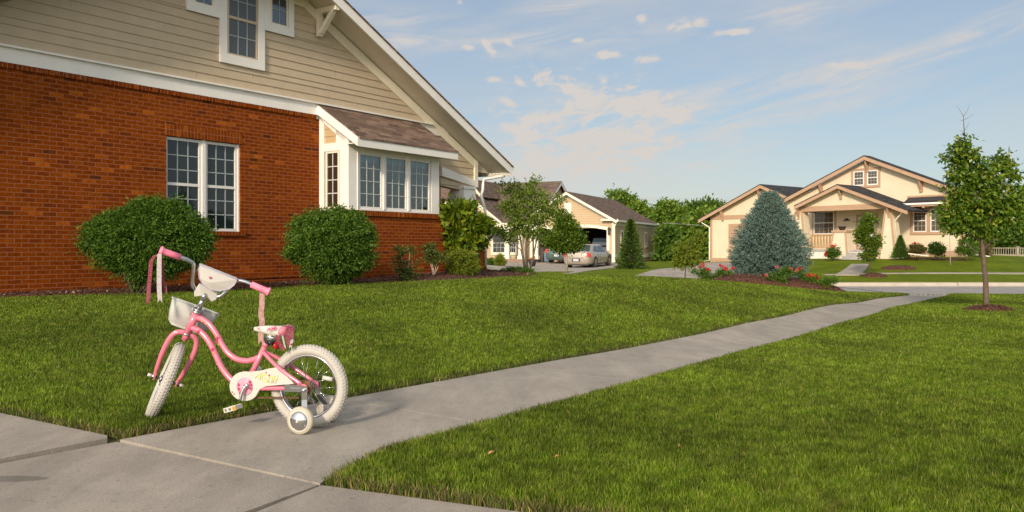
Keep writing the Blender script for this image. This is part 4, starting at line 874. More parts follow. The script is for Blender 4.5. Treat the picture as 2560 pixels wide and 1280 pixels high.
    for sd in (-1, 1):
        g = MB(); q0 = T(sd*.182, .145, -.02); q1 = T(sd*.283, .1457, -.036); d = (q1-q0).normalized(); ln = (q1-q0).length
        g.lathe([(.0105, 0), (.0165, .001), (.0165, .06), (.0165, ln-.03), (.0175, ln-.018), (.0235, ln-.008), (.0240, ln-.004), (.019, ln-.003), (.019, ln), (.008, ln+.001)], q0, d, 16); g.build('grip', 'pink_grip', bars)
    # pouch hung on the bar and its lower pad
    p = MB(); fl = [(a_-.006, b2_+.022) for a_, b2_ in [(-.102, .126), (.094, .128), (.090, .105), (.068, .064), (.04, .040), (.0, .028), (-.048, .038), (-.087, .068), (-.101, .095)]]
    n = len(fl); zf = lambda x, y: -.040-.010*math.cos(x*14)*max(0, 1-abs(y-.09)/.05)
    vs = [T(x, y, zf(x, y)) for x, y in fl]+[T(x, y, -.008) for x, y in fl]+[T(0, .09, -.055)]
    p.add(vs, [(i, (i+1) % n, 2*n) for i in range(n)]+[tuple(range(n, 2*n))]+[(i, n+i, n+(i+1) % n, (i+1) % n) for i in range(n)], 0, False)
    po = p.build('pouch', 'white_vinyl', bars)
    e = MB(); e.tube([T(x, y, zf(x, y)-.001) for x, y in fl], .0022, 6, 0, True); e.build('piping', 'vinyl_edge', po)
    f_ = MB(); flower(f_, T(.015, .112, -.053), -c_, .007); f_.build('flower_print', 'magenta', po)
    p = MB(); pad = [(-.050, .048), (.048, .042), (.055, -.002), (.044, -.028), (.015, -.010), (-.02, -.008), (-.043, -.022), (-.062, .0)]
    p.add([T(x, y, -.006+abs(x)*.10) for x, y in pad]+[T(x, y, .028) for x, y in pad], [tuple(range(8)), tuple(range(8, 16))[::-1]]+[(i, 8+i, 8+(i+1) % 8, (i+1) % 8) for i in range(8)]); p.build('handlebar_pad', 'white_vinyl', bars, bevel=.004)
    # basket ahead of the stem
    k = MB(); top_, bot_ = -.088, -.225; rim = []; btm = []
    def rr2(w_, c0_, c1_, r, y, n_=5):
        o = []
        for cx_, cz_, a0 in ((w_-r, c1_-r, 0), (-w_+r, c1_-r, 90), (-w_+r, c0_+r, 180), (w_-r, c0_+r, 270)):
            for i in range(n_): t = R(a0+90*i/(n_-1)); o.append((cx_+r*math.cos(t), y, cz_+r*math.sin(t)))
        return o
    rim = rr2(.122, .045, .215, .04, top_); mid = rr2(.108, .05, .195, .038, -.165); mb_ = rr2(.096, .055, .18, .036, bot_+.018); btm = rr2(.075, .07, .16, .03, bot_)
    L_ = [[T(x+.012, y-.30*(z-.05), z) for x, y, z in r] for r in (rim, mid, mb_, btm)]; n = len(rim); vs = sum(L_, []); fs = []
    for r in range(3):
        for i in range(n): j = (i+1) % n; fs.append((r*n+i, r*n+j, (r+1)*n+j, (r+1)*n+i))
    fs.append(tuple(range(3*n, 4*n))[::-1]); k.add(vs, fs, 0, True); bo = k.build('basket', 'basket_plastic', B); so = bo.modifiers.new('solid', 'SOLIDIFY'); so.thickness = .003
    k = MB(); k.tube([q for q in L_[0]], .004, 6, 0, True); k.build('basket_rim', 'basket_plastic', bo)
    k = MB(); k.add([T(x, y, z) for z in (.030, .046) for x, y in ((-.042, -.095), (.03, -.095), (.03, -.155), (-.042, -.155))], [(0, 1, 2, 3), (7, 6, 5, 4), (0, 4, 5, 1), (1, 5, 6, 2), (2, 6, 7, 3), (3, 7, 4, 0)])
    k.build('basket_bracket', 'white_plastic', bo, bevel=.005)
    # ribbons ---------------------------------------------------------
    def ribbon(name, pts, wd, m_, par, tw=0.3, print_=None):
        P = smooth(pts, 5); r = MB(); vs = []; n = len(P)
        for i, q in enumerate(P):
            t = i/(n-1); ang = tw*math.sin(3*t+len(name)); s_ = Vector((math.cos(ang)*Fxl[0], math.sin(ang), 0)); vs += [q-s_*wd/2, q+s_*wd/2]
        r.add(vs, [(2*i, 2*i+1, 2*i+3, 2*i+2) for i in range(n-1)], 0, True)
        # swallow-tail end
        a_, b2 = Vector(vs[-2]), Vector(vs[-1]); r.add([a_, b2, a_+Vector((0, 0, -wd*.7)), (a_+b2)/2, b2+Vector((0, 0, -wd*.7))], [(0, 3, 2), (3, 1, 4)])
        if print_:
            for i in range(3, n-1, 1):
                for _ in range(2 if i % 2 else 1):
                    q = P[i]+Vector((random.uniform(-.38, .38)*wd, 0, random.uniform(-.01, .01))); r.ball(q+Vector((0, .0005, 0)), (.0012, .001, .0012), 5, 1)
        return r.build(name, [m_, print_ or m_], par)
    Fxl = (1, 0)
    ge = bp(150, 72, l=-.10); ge = T(.283, .1457, -.036) if abs((T(.283, .1457, -.036)-ge).length) < abs((T(-.283, .1457, -.036)-ge).length) else T(-.283, .1457, -.036)
    go = T(-.283, .1457, -.036) if (ge-T(.283, .1457, -.036)).length < .01 else T(.283, .1457, -.036)
    lf = ge.y; V3 = lambda zx, zy, dy=0: bp(zx, zy, l=lf+dy)
    ribbon('ribbon', [V3(150, 85, .01), V3(120, 98, .015), V3(95, 125, .015), V3(88, 190, .015), V3(80, 280, .015), V3(76, 350, .02), V3(72, 378, .02)], .021, 'ribbon_maroon', B, .15, 'white_plastic')
    ribbon('ribbon', [V3(145, 85, .018), V3(143, 130, .02), V3(142, 220, .02), V3(143, 300, .02), V3(147, 365, .02)], .024, 'ribbon_white', B, .2)
    ribbon('ribbon', [V3(150, 85, -.01), V3(163, 150, -.01), V3(165, 230, -.012), V3(178, 285, -.012), V3(182, 322, -.01)], .016, 'ribbon_maroon', B, .3, 'white_plastic')
    rg = go.y; W3 = lambda zx, zy, dy=0: bp(zx, zy, l=rg+dy)
    ribbon('ribbon', [W3(785, 312, -.005), W3(776, 325), W3(774, 400), W3(769, 455), W3(776, 505), W3(768, 560), W3(768, 620)], .027, 'ribbon_pink', B, .5)
    # seat --------------------------------------------------------------
    s0 = bp(832, 560); st_ = MB(); n = 18; k = 12; vs = []; fs = []; nose = bp(726, 548); tail = bp(948, 535); Ls = abs(tail.x-nose.x)
    for i in range(n+1):
        t = i/n; x = nose.x+(tail.x-nose.x)*t; w_ = .006+.066*min(1, (t*1.02)**1.1)*(1 if t < .92 else 1-(t-.92)*4); w_ = max(w_, .010)*min(1, .35+t*5)
        zt_ = bp(0, 0).z*0+ (bp(726, 548).z+.010+ .010*math.sin(min(1, t*2.2)*math.pi/2)) + (.006 if t > .8 else 0)*math.sin((t-.8)/.2*math.pi/2)
        zb_ = zt_-.016-.036*math.sin(min(1, t*1.3)*math.pi/2)
        for j in range(k):
            a_ = 2*math.pi*j/k; y = math.cos(a_)*w_; zz = (zt_+zb_)/2+math.sin(a_)*(zt_-zb_)/2*(1 if math.sin(a_) > 0 else 1.25); vs.append((x, y, zz))
    for i in range(n):
        for j in range(k): fs.append((i*k+j, i*k+(j+1) % k, (i+1)*k+(j+1) % k, (i+1)*k+j))
    fs += [tuple(range(k))[::-1], tuple(range(n*k, (n+1)*k))]
    st_.add(vs, fs, 0, True); mi = [0 if (f[0]//k) < n*.80 else 1 for f in fs]; st_.m = mi; se = st_.build('saddle', ['seat_white', 'seat_pink'], B)
    f_ = MB(); [flower(f_, Vector((bp(848, 535, .05).x+dx, .062, bp(848, 538).z+dz)), (0, 1, .5), .010) for dx, dz in ((0, 0), (.02, -.004), (-.014, .004))]
    for i, q in enumerate(((745, 545), (755, 545), (765, 545))): c = bp(*q, .03); c.y = .026+.006*i; f_.tube([c+Vector((0, 0, -.005)), c+Vector((.003, .001, .0)), c+Vector((-.002, 0, .005))], .0011, 4); f_.tube([c+Vector((-.004, 0, .004)), c+Vector((.004, 0, .004))], .0011, 4)
    f_.build('flower_print', 'magenta', se)
    sp = MB(); sp.tube([bp(800, 640), bp(822, 605)], .0125, 12, 0); sp.lathe([(.020, -.022), (.022, -.018), (.022, .018), (.020, .022)], bp(828, 606), (0, 1, 0), 14, 0); sp.tube([bp(790, 600, .02), bp(865, 604, .022)], .004, 6, 0); sp.tube([bp(790, 600, -.02), bp(865, 604, -.022)], .004, 6, 0); sp.tube([bp(803, 640), bp(815, 618)], .0145, 12, 1); sp.lathe([(.014, 0), (.014, .03)], bp(838, 628), (0, 1, 0), 10, 1)
    sp.build('seat_post', ['steel', 'black_rubber'], B)
    rd = MB(); rd.lathe([(.017, -.008), (.019, 0), (.017, .008)], bp(862, 650, -.005), (-.9, .35, .1), 12); rd.build('rear_reflector', 'red_reflector', B)
    for q, m_, wd in (([(905, 540), (890, 560), (872, 590), (880, 630), (905, 668)], 'ribbon_maroon', .020), ([(915, 545), (900, 565), (905, 610), (918, 664)], 'ribbon_white', .008), ([(925, 540), (930, 560), (935, 600), (945, 640)], 'ribbon_maroon', .026), ([(940, 530), (955, 560), (962, 600), (950, 655)], 'ribbon_white', .014), ([(900, 535), (930, 528), (955, 548), (958, 600)], 'ribbon_maroon', .018)):
        ribbon('ribbon', [bp(x, y, .03+.01*i) for i, (x, y) in enumerate(q)], wd, m_, se, .5, 'white_plastic' if m_ == 'ribbon_maroon' else None)
    # chain guard, disc, crank, pedals ----------------------------------
    cg = .062; g = MB(); cpx = (668, 900); pts = []
    for d in range(-60, 215, 15):
        pts.append((cpx[0]+96*math.cos(R(d+90)), cpx[1]-88*math.sin(R(d+90)) if False else cpx[1]-90*math.sin(R(d+90))))
    # outline walked in close-up coordinates: circle, then the tapering arm
    circ = [(668+94*math.cos(R(d)), 900-91*math.sin(R(d))) for d in range(75, 316, 12)]
    arm = [(742, 950), (762, 918), (800, 900), (880, 893), (971, 885), (955, 868), (882, 796), (866, 785), (820, 790), (770, 803), (700, 811)]
    pl = [bp(x, y, cg) for x, y in circ+arm]; pl = [(v.x, v.z) for v in pl]
    if sum((pl[i][0]*pl[(i+1) % len(pl)][1]-pl[(i+1) % len(pl)][0]*pl[i][1]) for i in range(len(pl))) < 0: pl = pl[::-1]
    g.prism(pl, cg-.012, cg, 0); go_ = g.build('chain_guard', 'white_plastic', B, bevel=.002)
    g = MB(); dc = bp(668, 900, cg+.002); g.lathe([(.043, 0), (.043, .0025), (.040, .004), (.0, .0045)], (dc.x, cg-.0005, dc.z), (0, 1, 0), 28); g.build('guard_disc', 'pink_disc', go_)
    g = MB(); g.lathe([(.0445, 0), (.0445, .0035), (.041, .0036), (.041, 0)], (dc.x, cg, dc.z), (0, 1, 0), 28); g.build('disc_ring', 'vinyl_edge', go_)
    g = MB()
    for x, y in ((632, 890), (632, 915), (705, 890), (705, 912), (640, 940), (700, 872)): flower(g, bp(x, y, cg+.0055), (0, 1, 0), .0075)
    for x, y in ((592, 935), (603, 948)): flower(g, bp(x, y, cg+.0008), (0, 1, 0), .004)
    flower(g, bp(820, 832, cg+.0008), (0, 1, 0), .005); flower(g, bp(800, 815, cg+.0008), (0, 1, 0), .004); g.build('flower_print', 'magenta', go_)
    # lettering on the guard (reads right to left in the photograph)
    w_ = MB(); zz3 = lambda x, y: ((x/3.878+540-340)*2.46, (y/3.878+780-600)*2.46)
    def stroke(pp): w_.tube([bp(*zz3(x, y), cg+.0008) for x, y in pp], .0018, 5)
    stroke([(430, 588), (405, 618), (378, 640)]); stroke([(398, 622), (425, 640), (450, 652)]); stroke([(442, 592), (424, 655)]); stroke([(478, 645+0), (478, 645)]) if False else None
    stroke([(480+36*math.cos(t/8*math.pi), 642+38*math.sin(t/8*math.pi)) for t in range(17)]); stroke([(452, 590), (470, 640), (520, 682)]); stroke([(548, 625), (538, 692)]); stroke([(515, 630), (580, 622)])
    stroke([(604, 612), (590, 650), (576, 690)]); stroke([(566, 620), (552, 690)]); stroke([(552, 652), (606, 648)]); w_.build('lettering', 'lime', go_)
    g = MB(); g.tube([bp(730, 970, cg-.02), bp(1000, 970, cg-.022), ], .0035, 6); g.lathe([(.030, -.003), (.033, -.003), (.033, .003), (.030, .003)], (0, cg-.022, ax_h), (0, 1, 0), 22)
    for i in range(40): q = bp(735+265*i/39, 970, cg-.021); g.box(q.x-.0022, q.x+.0022, q.y-.004, q.y+.004, q.z-.0045, q.z+.0045)
    for i in range(18): t = 2*math.pi*i/18; g.box(.034*math.cos(t)-.003, .034*math.cos(t)+.003, cg-.025, cg-.019, ax_h+.034*math.sin(t)-.003, ax_h+.034*math.sin(t)+.003)
    g.tube([bp(930, 862, cg-.02), bp(1040, 868, cg-.02)], .0035, 6); g.build('chain', 'rust_chain', B)
    cr = MB(); c0_ = bp(675, 898, .078); c1 = bp(640, 985, .092); cr.tube(smooth([c0_-Vector((0, .02, 0)), c0_, c0_*.6+c1*.4+Vector((.004, .003, 0)), c1], 4), .0085, 10); cr.lathe([(.014, 0), (.014, .012), (.008, .016)], c0_-Vector((0, .012, 0)), (0, 1, 0), 14)
    fb = Vector((2*bb.x-c1.x, -.092, 2*bb.z-c1.z+.008)); cr.tube(smooth([bb+Vector((0, -.03, 0)), bb+Vector((0, -.075, 0)), fb], 4), .0085, 10); ca = cr.build('crank', 'chrome', B)
    def pedal(c, ang):
        pd = MB(); 
        for y0, y1 in ((-.0, .012), (.058, .070)): pd.box(-.033, .033, y0, y1, -.011, .011, 0)
        for x0 in (-.033, -.013, .005, .025): pd.box(x0, x0+.008, .012, .058, -.009, .009, 0)
        pd.box(.016, .031, .0705, .073, -.008, .008, 1) 
        o = pd.build('pedal', ['white_plastic', 'orange_reflector'], ca, bevel=.0015); o.location = c; o.rotation_euler = (0, R(ang), 0); return o
    # near pedal sits across the view: long side along x
    pc = bp(597, 1034, .12); pd = MB(); pd.box(-.034, .034, -.03, -.018, -.0115, .0115, 0); pd.box(-.034, .034, .018, .03, -.0115, .0115, 0)
    for x0 in (-.034, -.015, .004, .024): pd.box(x0, x0+.010, -.018, .018, -.010, .010, 0)
    pd.box(-.033, -.016, .0302, .0325, -.008, .008, 1); pd.box(-.008, .006, .0302, .031, -.006, .006, 2); pd.box(.016, .028, .0302, .031, -.006, .006, 2)
    po_ = pd.build('pedal', ['white_plastic', 'orange_reflector', 'steel'], ca, bevel=.0015); po_.location = pc; po_.rotation_euler = (0, R(16), 0)
    pd = MB(); pd.box(-.034, .034, -.03, -.018, -.0115, .0115, 0); pd.box(-.034, .034, .018, .03, -.0115, .0115, 0)
    for x0 in (-.034, -.015, .004, .024): pd.box(x0, x0+.010, -.018, .018, -.010, .010, 0)
    o2 = pd.build('pedal', 'white_plastic', ca, bevel=.0015); o2.location = fb+Vector((0, -.03, 0)); o2.rotation_euler = (0, R(40), 0)
    # training wheels ---------------------------------------------------
    for sd, c2 in ((1, bp(1022, 1125, .135)), (-1, None)):
        if sd == -1: c2 = Vector((c2x, -.15, .066))
        c2 = Vector((c2.x, sd*.15, .066)); c2x = c2.x; lt = sd*.066; br = MB()
        br.prism([(x, z) for x, z in ((.098, ax_h-.020), (.098, ax_h+.016), (-.0, ax_h+.014), (-.0, ax_h-.018))], lt-.003, lt+.003, 0)
        br.box(.012, .068, lt+sd*.004-.003, lt+sd*.004+.003, ax_h-.006, ax_h+.0, 0)
        P = [Vector((-.012, lt+sd*.006, ax_h+.012)), Vector((-.012, lt+sd*.006, ax_h-.055)), Vector((c2.x-.002, c2.y-sd*.035, .095)), Vector((c2.x, c2.y-sd*.035, .06))]
        for a_, b2 in zip(P[:-1], P[1:]): br.bar(a_, b2, .005, .027, 0, up=(1, 0, 0))
        br.tube([P[-1]+Vector((0, 0, .006)), c2+Vector((0, sd*.01, 0))], .006, 8); br.lathe([(.010, 0), (.010, .010), (.006, .013)], (-.012, lt+sd*.009, ax_h-.008), (0, sd, 0), 6)
        if sd == -1: br.bar((.095, -.064, ax_h-.03), (.02, -.10, .10), .004, .024, 0, up=(1, 0, 0))
        bo2 = br.build('stabiliser_bracket', 'steel' if sd == -1 else 'chrome', B)
        t = MB(); t.lathe([(.045, -.016), (.058, -.017), (.065, -.012), (.0665, 0), (.065, .012), (.058, .017), (.045, .016)], c2, (0, sd, 0), 36, 0); tw = t.build('training_wheel', 'train_rubber', B)
        t = MB(); t.lathe([(.054, .0165), (.052, .019), (.047, .0195), (.045, .017)], c2, (0, sd, 0), 36, 0); t.build('wheel_rim', 'white_plastic', tw)
        t = MB(); t.lathe([(.046, .0165), (.045, .021), (.040, .026), (.030, .031), (.018, .0345), (.008, .036), (.0, .0365)], c2, (0, sd, 0), 36, 0)
        if sd == 1: t.build('hub_cap', 'chrome', tw)
        t2 = MB(); t2.lathe([(.0, -.0170), (.050, -.0172), (.050, -.012)], c2, (0, sd, 0), 30, 0); t2.lathe([(.009, -.026), (.009, -.017)], c2, (0, sd, 0), 12, 0); t2.build('wheel_disc', 'train_hub', tw)
        if sd == 1:
            t = MB(); t.lathe([(.0055, .036), (.005, .040), (.0, .041)], c2, (0, 1, 0), 12, 0)
            for k2 in range(4): a_ = .5+k2*math.pi/2; q = c2+Vector((.040*math.cos(a_), .0255, .040*math.sin(a_))); t.ball(q, .0026, 6, 0)
            t.build('rivets', 'train_hub', tw)
STEER = 57
bicycle()
# ------------------------------------------------------------ plants
def leaf_mesh(P_, D, Ln, Wd, up_bias=0.0):
    "a folded diamond leaf per point: P base, D direction"
    n = len(P_); D = D/np.linalg.norm(D, axis=1)[:, None]; q = rng.normal(0, 1, (n, 3)); q[:, 2] += up_bias
    S = np.cross(D, q); S /= np.linalg.norm(S, axis=1)[:, None]+1e-9; Nn = np.cross(S, D)
    a = P_; t = P_+D*Ln[:, None]; m = P_+D*(Ln*.45)[:, None]; l = m-S*(Wd/2)[:, None]+Nn*(Wd*.15)[:, None]; r = m+S*(Wd/2)[:, None]+Nn*(Wd*.15)[:, None]
    return np.stack([a, r, t, l], 1).reshape(-1, 3), np.arange(4*n).reshape(-1, 4)
def crown_pts(blobs, nclump, per, crad, fill=.45, droop=0.0):
    "blobs (x, y, z, rx, ry, rz) -> leaf points and outward directions, gathered in clumps so gaps and lights show"
    b = np.array(blobs, float); w_ = (b[:, 3]*b[:, 4]*b[:, 5])**(2/3); k = rng.choice(len(b), nclump, p=w_/w_.sum())
    d = rng.normal(0, 1, (nclump, 3)); d /= np.linalg.norm(d, axis=1)[:, None]; ph = rng.uniform(0, 6.28, 3); rad = fill+(1-fill)*rng.uniform(0, 1, nclump)**.6; rad *= rng.uniform(.84, 1.10, nclump)*(1+.10*np.sin(d[:, 0]*6+ph[0])*np.sin(d[:, 2]*7+ph[1])+.06*np.sin(d[:, 1]*11+d[:, 2]*9+ph[2]))*np.where(rng.uniform(0, 1, nclump) < .12, 1.13, 1)
    c = b[k, :3]+d*b[k, 3:]*rad[:, None]; out = d.copy()
    i = np.repeat(np.arange(nclump), per); cr_ = crad*rng.uniform(.6, 1.3, nclump)
    p = c[i]+rng.normal(0, 1, (len(i), 3))*cr_[i][:, None]*np.array([.55, .55, .4]); D = out[i]*.7+rng.normal(0, .6, (len(i), 3)); D[:, 2] -= droop
    return p, D
def foliage(name, blobs, nclump, per, crad, ll, lw, m_, parent, fill=.45, droop=0., up=0.):
    p, D = crown_pts(blobs, nclump, per, crad, fill, droop); n = len(p)
    V, Fq = leaf_mesh(p, D, ll*rng.uniform(.6, 1.3, n), lw*rng.uniform(.7, 1.25, n), up); return arrmesh(name, V, Fq, m_, parent)
mat('bark', (.115, .08, .055), .9, var=.35, scale=18, bump=.6, bscale=40); mat('bark_grey', (.15, .12, .095), .9, var=.25, scale=20, bump=.4); mat('bark_pale', (.40, .33, .26), .8, var=.2, scale=15)
G_BUSH = [(0.026, 0.072, 0.006), (0.051, 0.116, 0.008), (0.080, 0.167, 0.012), (0.123, 0.217, 0.018)]
leafmat('leaf_bush', G_BUSH, .3); leafmat('leaf_bush2', [(0.032, 0.084, 0.008), (0.065, 0.138, 0.012), (0.094, 0.181, 0.015), (0.145, 0.232, 0.022)], .3)
leafmat('leaf_magnolia', [(0.058, 0.116, 0.006), (0.105, 0.174, 0.010), (0.162, 0.232, 0.012), (0.278, 0.314, 0.016)], .45, .4); leafmat('leaf_rhodo', [(0.043, 0.080, 0.012), (0.087, 0.123, 0.020), (0.145, 0.145, 0.030)], .2, .4)
leafmat('leaf_tree', [(0.043, 0.102, 0.008), (0.087, 0.160, 0.012), (0.145, 0.217, 0.018), (0.217, 0.275, 0.030)], .45, .4); leafmat('leaf_pear', [(0.043, 0.104, 0.010), (0.078, 0.157, 0.014), (0.131, 0.217, 0.018), (0.278, 0.313, 0.024)], .35, .3)
leafmat('leaf_airy', [(0.078, 0.157, 0.014), (0.139, 0.227, 0.022), (0.209, 0.295, 0.036), (0.295, 0.365, 0.061)], .45); leafmat('leaf_yellow', [(0.116, 0.174, 0.015), (0.189, 0.246, 0.020), (0.290, 0.319, 0.030)], .45)
leafmat('leaf_spruce', [(0.072, 0.119, 0.095), (0.110, 0.182, 0.151), (0.157, 0.244, 0.205), (0.220, 0.299, 0.261)], .1, .7); leafmat('leaf_conifer', [(0.043, 0.087, 0.012), (0.072, 0.131, 0.018), (0.116, 0.174, 0.030)], .15)
leafmat('leaf_far', [(0.069, 0.147, 0.014), (0.117, 0.216, 0.019), (0.177, 0.274, 0.027), (0.255, 0.332, 0.041)], .4); leafmat('leaf_far2', [(0.049, 0.117, 0.014), (0.088, 0.166, 0.019), (0.138, 0.216, 0.027)], .4); leafmat('leaf_juniper', [(0.043, 0.102, 0.010), (0.072, 0.145, 0.012), (0.116, 0.203, 0.020)], .2); leafmat('leaf_red', [(0.072, 0.058, 0.015), (0.102, 0.102, 0.020), (0.145, 0.072, 0.020)], .2)
leafmat('petal_red', [(0.550, 0.017, 0.013), (0.682, 0.033, 0.033), (0.770, 0.077, 0.066)], .3); leafmat('petal_pink', [(0.660, 0.132, 0.110), (0.715, 0.275, 0.198)], .3)
def root_at(x, y): return (x, y, g1(x, y)+.01)
def pxb(o, Y, lst, dr=1.0, sz=1.0):
    "blobs read as (px, py, r px) or (px, py, rx, ry) at depth Y, in coordinates about o"
    r = []
    for b in lst:
        p = P3(b[0], b[1], Y); s = Y/F; rx = b[2]*s; rz = (b[3] if len(b) > 3 else b[2])*s; dy = (b[4] if len(b) > 4 else 0); r.append((p.x-o[0], p.y-o[1]+dy, p.z-o[2], rx*sz, rx*dr*sz, rz*sz))
    return r
def limbs(o, Y, paths, m_, parent, name='trunk', seg=8):
    mb = MB()
    for pts, r0, r1 in paths:
        P_ = [P3(p[0], p[1], Y)-Vector(o)+Vector((0, (p[2] if len(p) > 2 else 0), 0)) for p in pts]; n = len(P_); mb.tube(P_, [r0+(r1-r0)*i/(n-1) for i in range(n)], seg)
    return mb.build(name, m_, parent)
def inner_twigs(blobs, base, n, m_, parent, r=.006, name='branches'):
    mb = MB(); 
    for i in range(n):
        b = blobs[random.randrange(len(blobs))]; e = Vector((b[0]+random.uniform(-.7, .7)*b[3], b[1]+random.uniform(-.7, .7)*b[4], b[2]+random.uniform(-.6, .7)*b[5])); s = Vector(base[random.randrange(len(base))])
        m = (s+e)/2+Vector((random.uniform(-.1, .1), random.uniform(-.1, .1), .05)); mb.tube([s, m, e], [r*1.8, r*1.2, r*.5], 5)
    return mb.build(name, m_, parent)

def plant(name, label, cat, Y, base_px, **k):
    x = (base_px-CX)/F*Y; o = root_at(x, Y); return thing(name, label, cat, o, 0, k.get('group')), o
# two big rounded bushes at the brick wall
T1, o = plant('round_bush', 'large spreading green bush under the double window, behind the bicycle handlebar', 'bush', 12.6, 350)
bl = pxb(o, 12.6, [(370, 600, 125, 78), (300, 605, 78, 68), (430, 575, 82, 70), (380, 545, 80, 45), (470, 610, 55, 55), (250, 590, 36, 40), (370, 660, 75, 40), (400, 515, 22, 20), (440, 518, 18, 18), (325, 532, 22, 18), (360, 512, 16, 14), (490, 560, 22, 20), (515, 590, 18, 20), (235, 565, 20, 18), (218, 610, 14, 22), (285, 545, 22, 18), (300, 655, 30, 22), (450, 650, 34, 22), (355, 700, 26, 20)], .75)
foliage('leaves', bl, 2300, 34, .095, .05, .019, 'leaf_bush', T1, .55, .25)
inner_twigs(bl, [(0, 0, 0), (.05, .05, 0), (-.06, 0, 0)], 24, 'bark', T1, .008, 'stems')
T1, o = plant('round_bush', 'neat globe shaped green bush in front of the bay window corner', 'bush', 15.2, 828)
bl = pxb(o, 15.2, [(828, 612, 104, 82), (800, 590, 70, 60), (865, 590, 68, 58), (835, 655, 72, 42), (785, 548, 20, 16), (845, 535, 22, 16), (885, 545, 18, 16), (922, 590, 18, 20), (735, 600, 18, 20), (760, 565, 18, 16), (730, 640, 14, 16), (905, 650, 22, 20), (840, 690, 40, 16)], .85)
foliage('leaves', bl, 2100, 32, .095, .055, .021, 'leaf_bush2', T1, .6, .25)
inner_twigs(bl, [(0, 0, 0), (.05, .05, 0), (-.06, 0, 0)], 20, 'bark_pale', T1, .009, 'stems')
# thin rhododendrons before the bay foot
for lab, Yp, bx, bls, st in (('small sparse bush with bronze leaves standing left of its twin at the bay', 16.6, 1015, [(1000, 630, 20, 16), (1025, 622, 16, 12), (990, 650, 14, 12), (1018, 672, 30, 24), (1025, 690, 22, 12), (1000, 680, 16, 14)], [(1000, 632), (1025, 625), (1018, 665), (985, 660)]),
                             ('small leggy bush with bare pale stems nearest the brick corner of the bay', 17.9, 1083, [(1075, 622, 16, 14), (1090, 640, 18, 14), (1072, 640, 12, 12), (1106, 640, 12, 12), (1090, 650, 14, 10)], [(1072, 625), (1092, 642), (1080, 650), (1104, 640), (1070, 640)])):
    T1, o = plant('sparse_bush', lab, 'bush', Yp, bx); bl = pxb(o, Yp, bls, .8); foliage('leaves', bl, 110, 16, .06, .06, .024, 'leaf_rhodo', T1, .2, .1)
    mb = MB()
    for q in st: e = P3(q[0], q[1], Yp)-Vector(o); mb.tube([(0, 0, 0), (e.x*.4+.02, .0, e.z*.4), (e.x, e.y, e.z)], [.012, .009, .004], 6)
    mb.build('stems', 'bark_pale', T1)
# large leaved shrub between bay and porch column, with a smaller shrub at its foot
T1, o = plant('magnolia', 'tall shrub with big glossy yellow green leaves between bay and porch column', 'shrub', 19.2, 1155)
bl = pxb(o, 19.2, [(1160, 545, 38, 34), (1185, 580, 36, 34), (1135, 580, 30, 36), (1160, 610, 38, 30), (1128, 525, 26, 20), (1145, 640, 26, 26), (1200, 565, 22, 20), (1120, 545, 18, 22)], .9)
foliage('leaves', bl, 300, 12, .14, .19, .085, 'leaf_magnolia', T1, .4, .2); inner_twigs(bl, [(0, 0, 0), (.08, 0, 0)], 18, 'bark', T1, .012, 'stems')
T1, o = plant('low_shrub', 'low bright green fine leaved shrub at the foot of the big leaved shrub', 'shrub', 18.4, 1158)
bl = pxb(o, 18.4, [(1158, 655, 38, 28), (1140, 640, 24, 18), (1178, 668, 24, 18), (1155, 675, 34, 14)], .8)
foliage('leaves', bl, 420, 18, .07, .05, .024, 'leaf_yellow', T1, .5); inner_twigs(bl, [(0, 0, 0)], 10, 'bark', T1, .006, 'stems')
T1, o = plant('juniper', 'flat dark green ground hugging bush under the multi stemmed tree', 'bush', 21.0, 1295)
bl = pxb(o, 21, [(1270, 678, 16, 8), (1295, 677, 22, 10), (1320, 679, 14, 7)], 1.2); foliage('leaves', bl, 260, 20, .05, .04, .014, 'leaf_juniper', T1, .5); inner_twigs(bl, [(0, 0, 0)], 6, 'bark', T1, .005, 'stems')
# multi stemmed airy tree
T1, o = plant('multi_stem_tree', 'airy light green tree with several thin trunks at the end of the brick house bed', 'tree', 22.5, 1315)
bl = pxb(o, 22.5, [(1285, 500, 36, 34), (1330, 490, 40, 36), (1300, 545, 40, 32), (1350, 535, 44, 34), (1385, 520, 26, 26), (1275, 585, 34, 18), (1335, 575, 34, 22), (1240, 575, 22, 14), (1262, 470, 16, 20), (1340, 455, 18, 14), (1300, 470, 24, 20), (1260, 520, 16, 20), (1400, 500, 14, 14)], .9)
foliage('leaves', bl, 520, 14, .14, .075, .042, 'leaf_airy', T1, .15, .1)
limbs(o, 22.5, [([(1312, 672), (1306, 630), (1298, 580), (1285, 510), (1268, 465)], .035, .008), ([(1318, 672), (1314, 620), (1322, 560), (1335, 500), (1342, 455)], .035, .008), ([(1326, 674, .1), (1334, 640, .1), (1342, 600, .2), (1352, 550, .2), (1385, 510, .2)], .032, .008),
      ([(1310, 660), (1302, 625), (1275, 600), (1245, 580)], .02, .006), ([(1314, 620), (1330, 600), (1355, 575)], .018, .006), ([(1300, 590), (1290, 560), (1262, 530)], .015, .005)], 'bark_grey', T1)
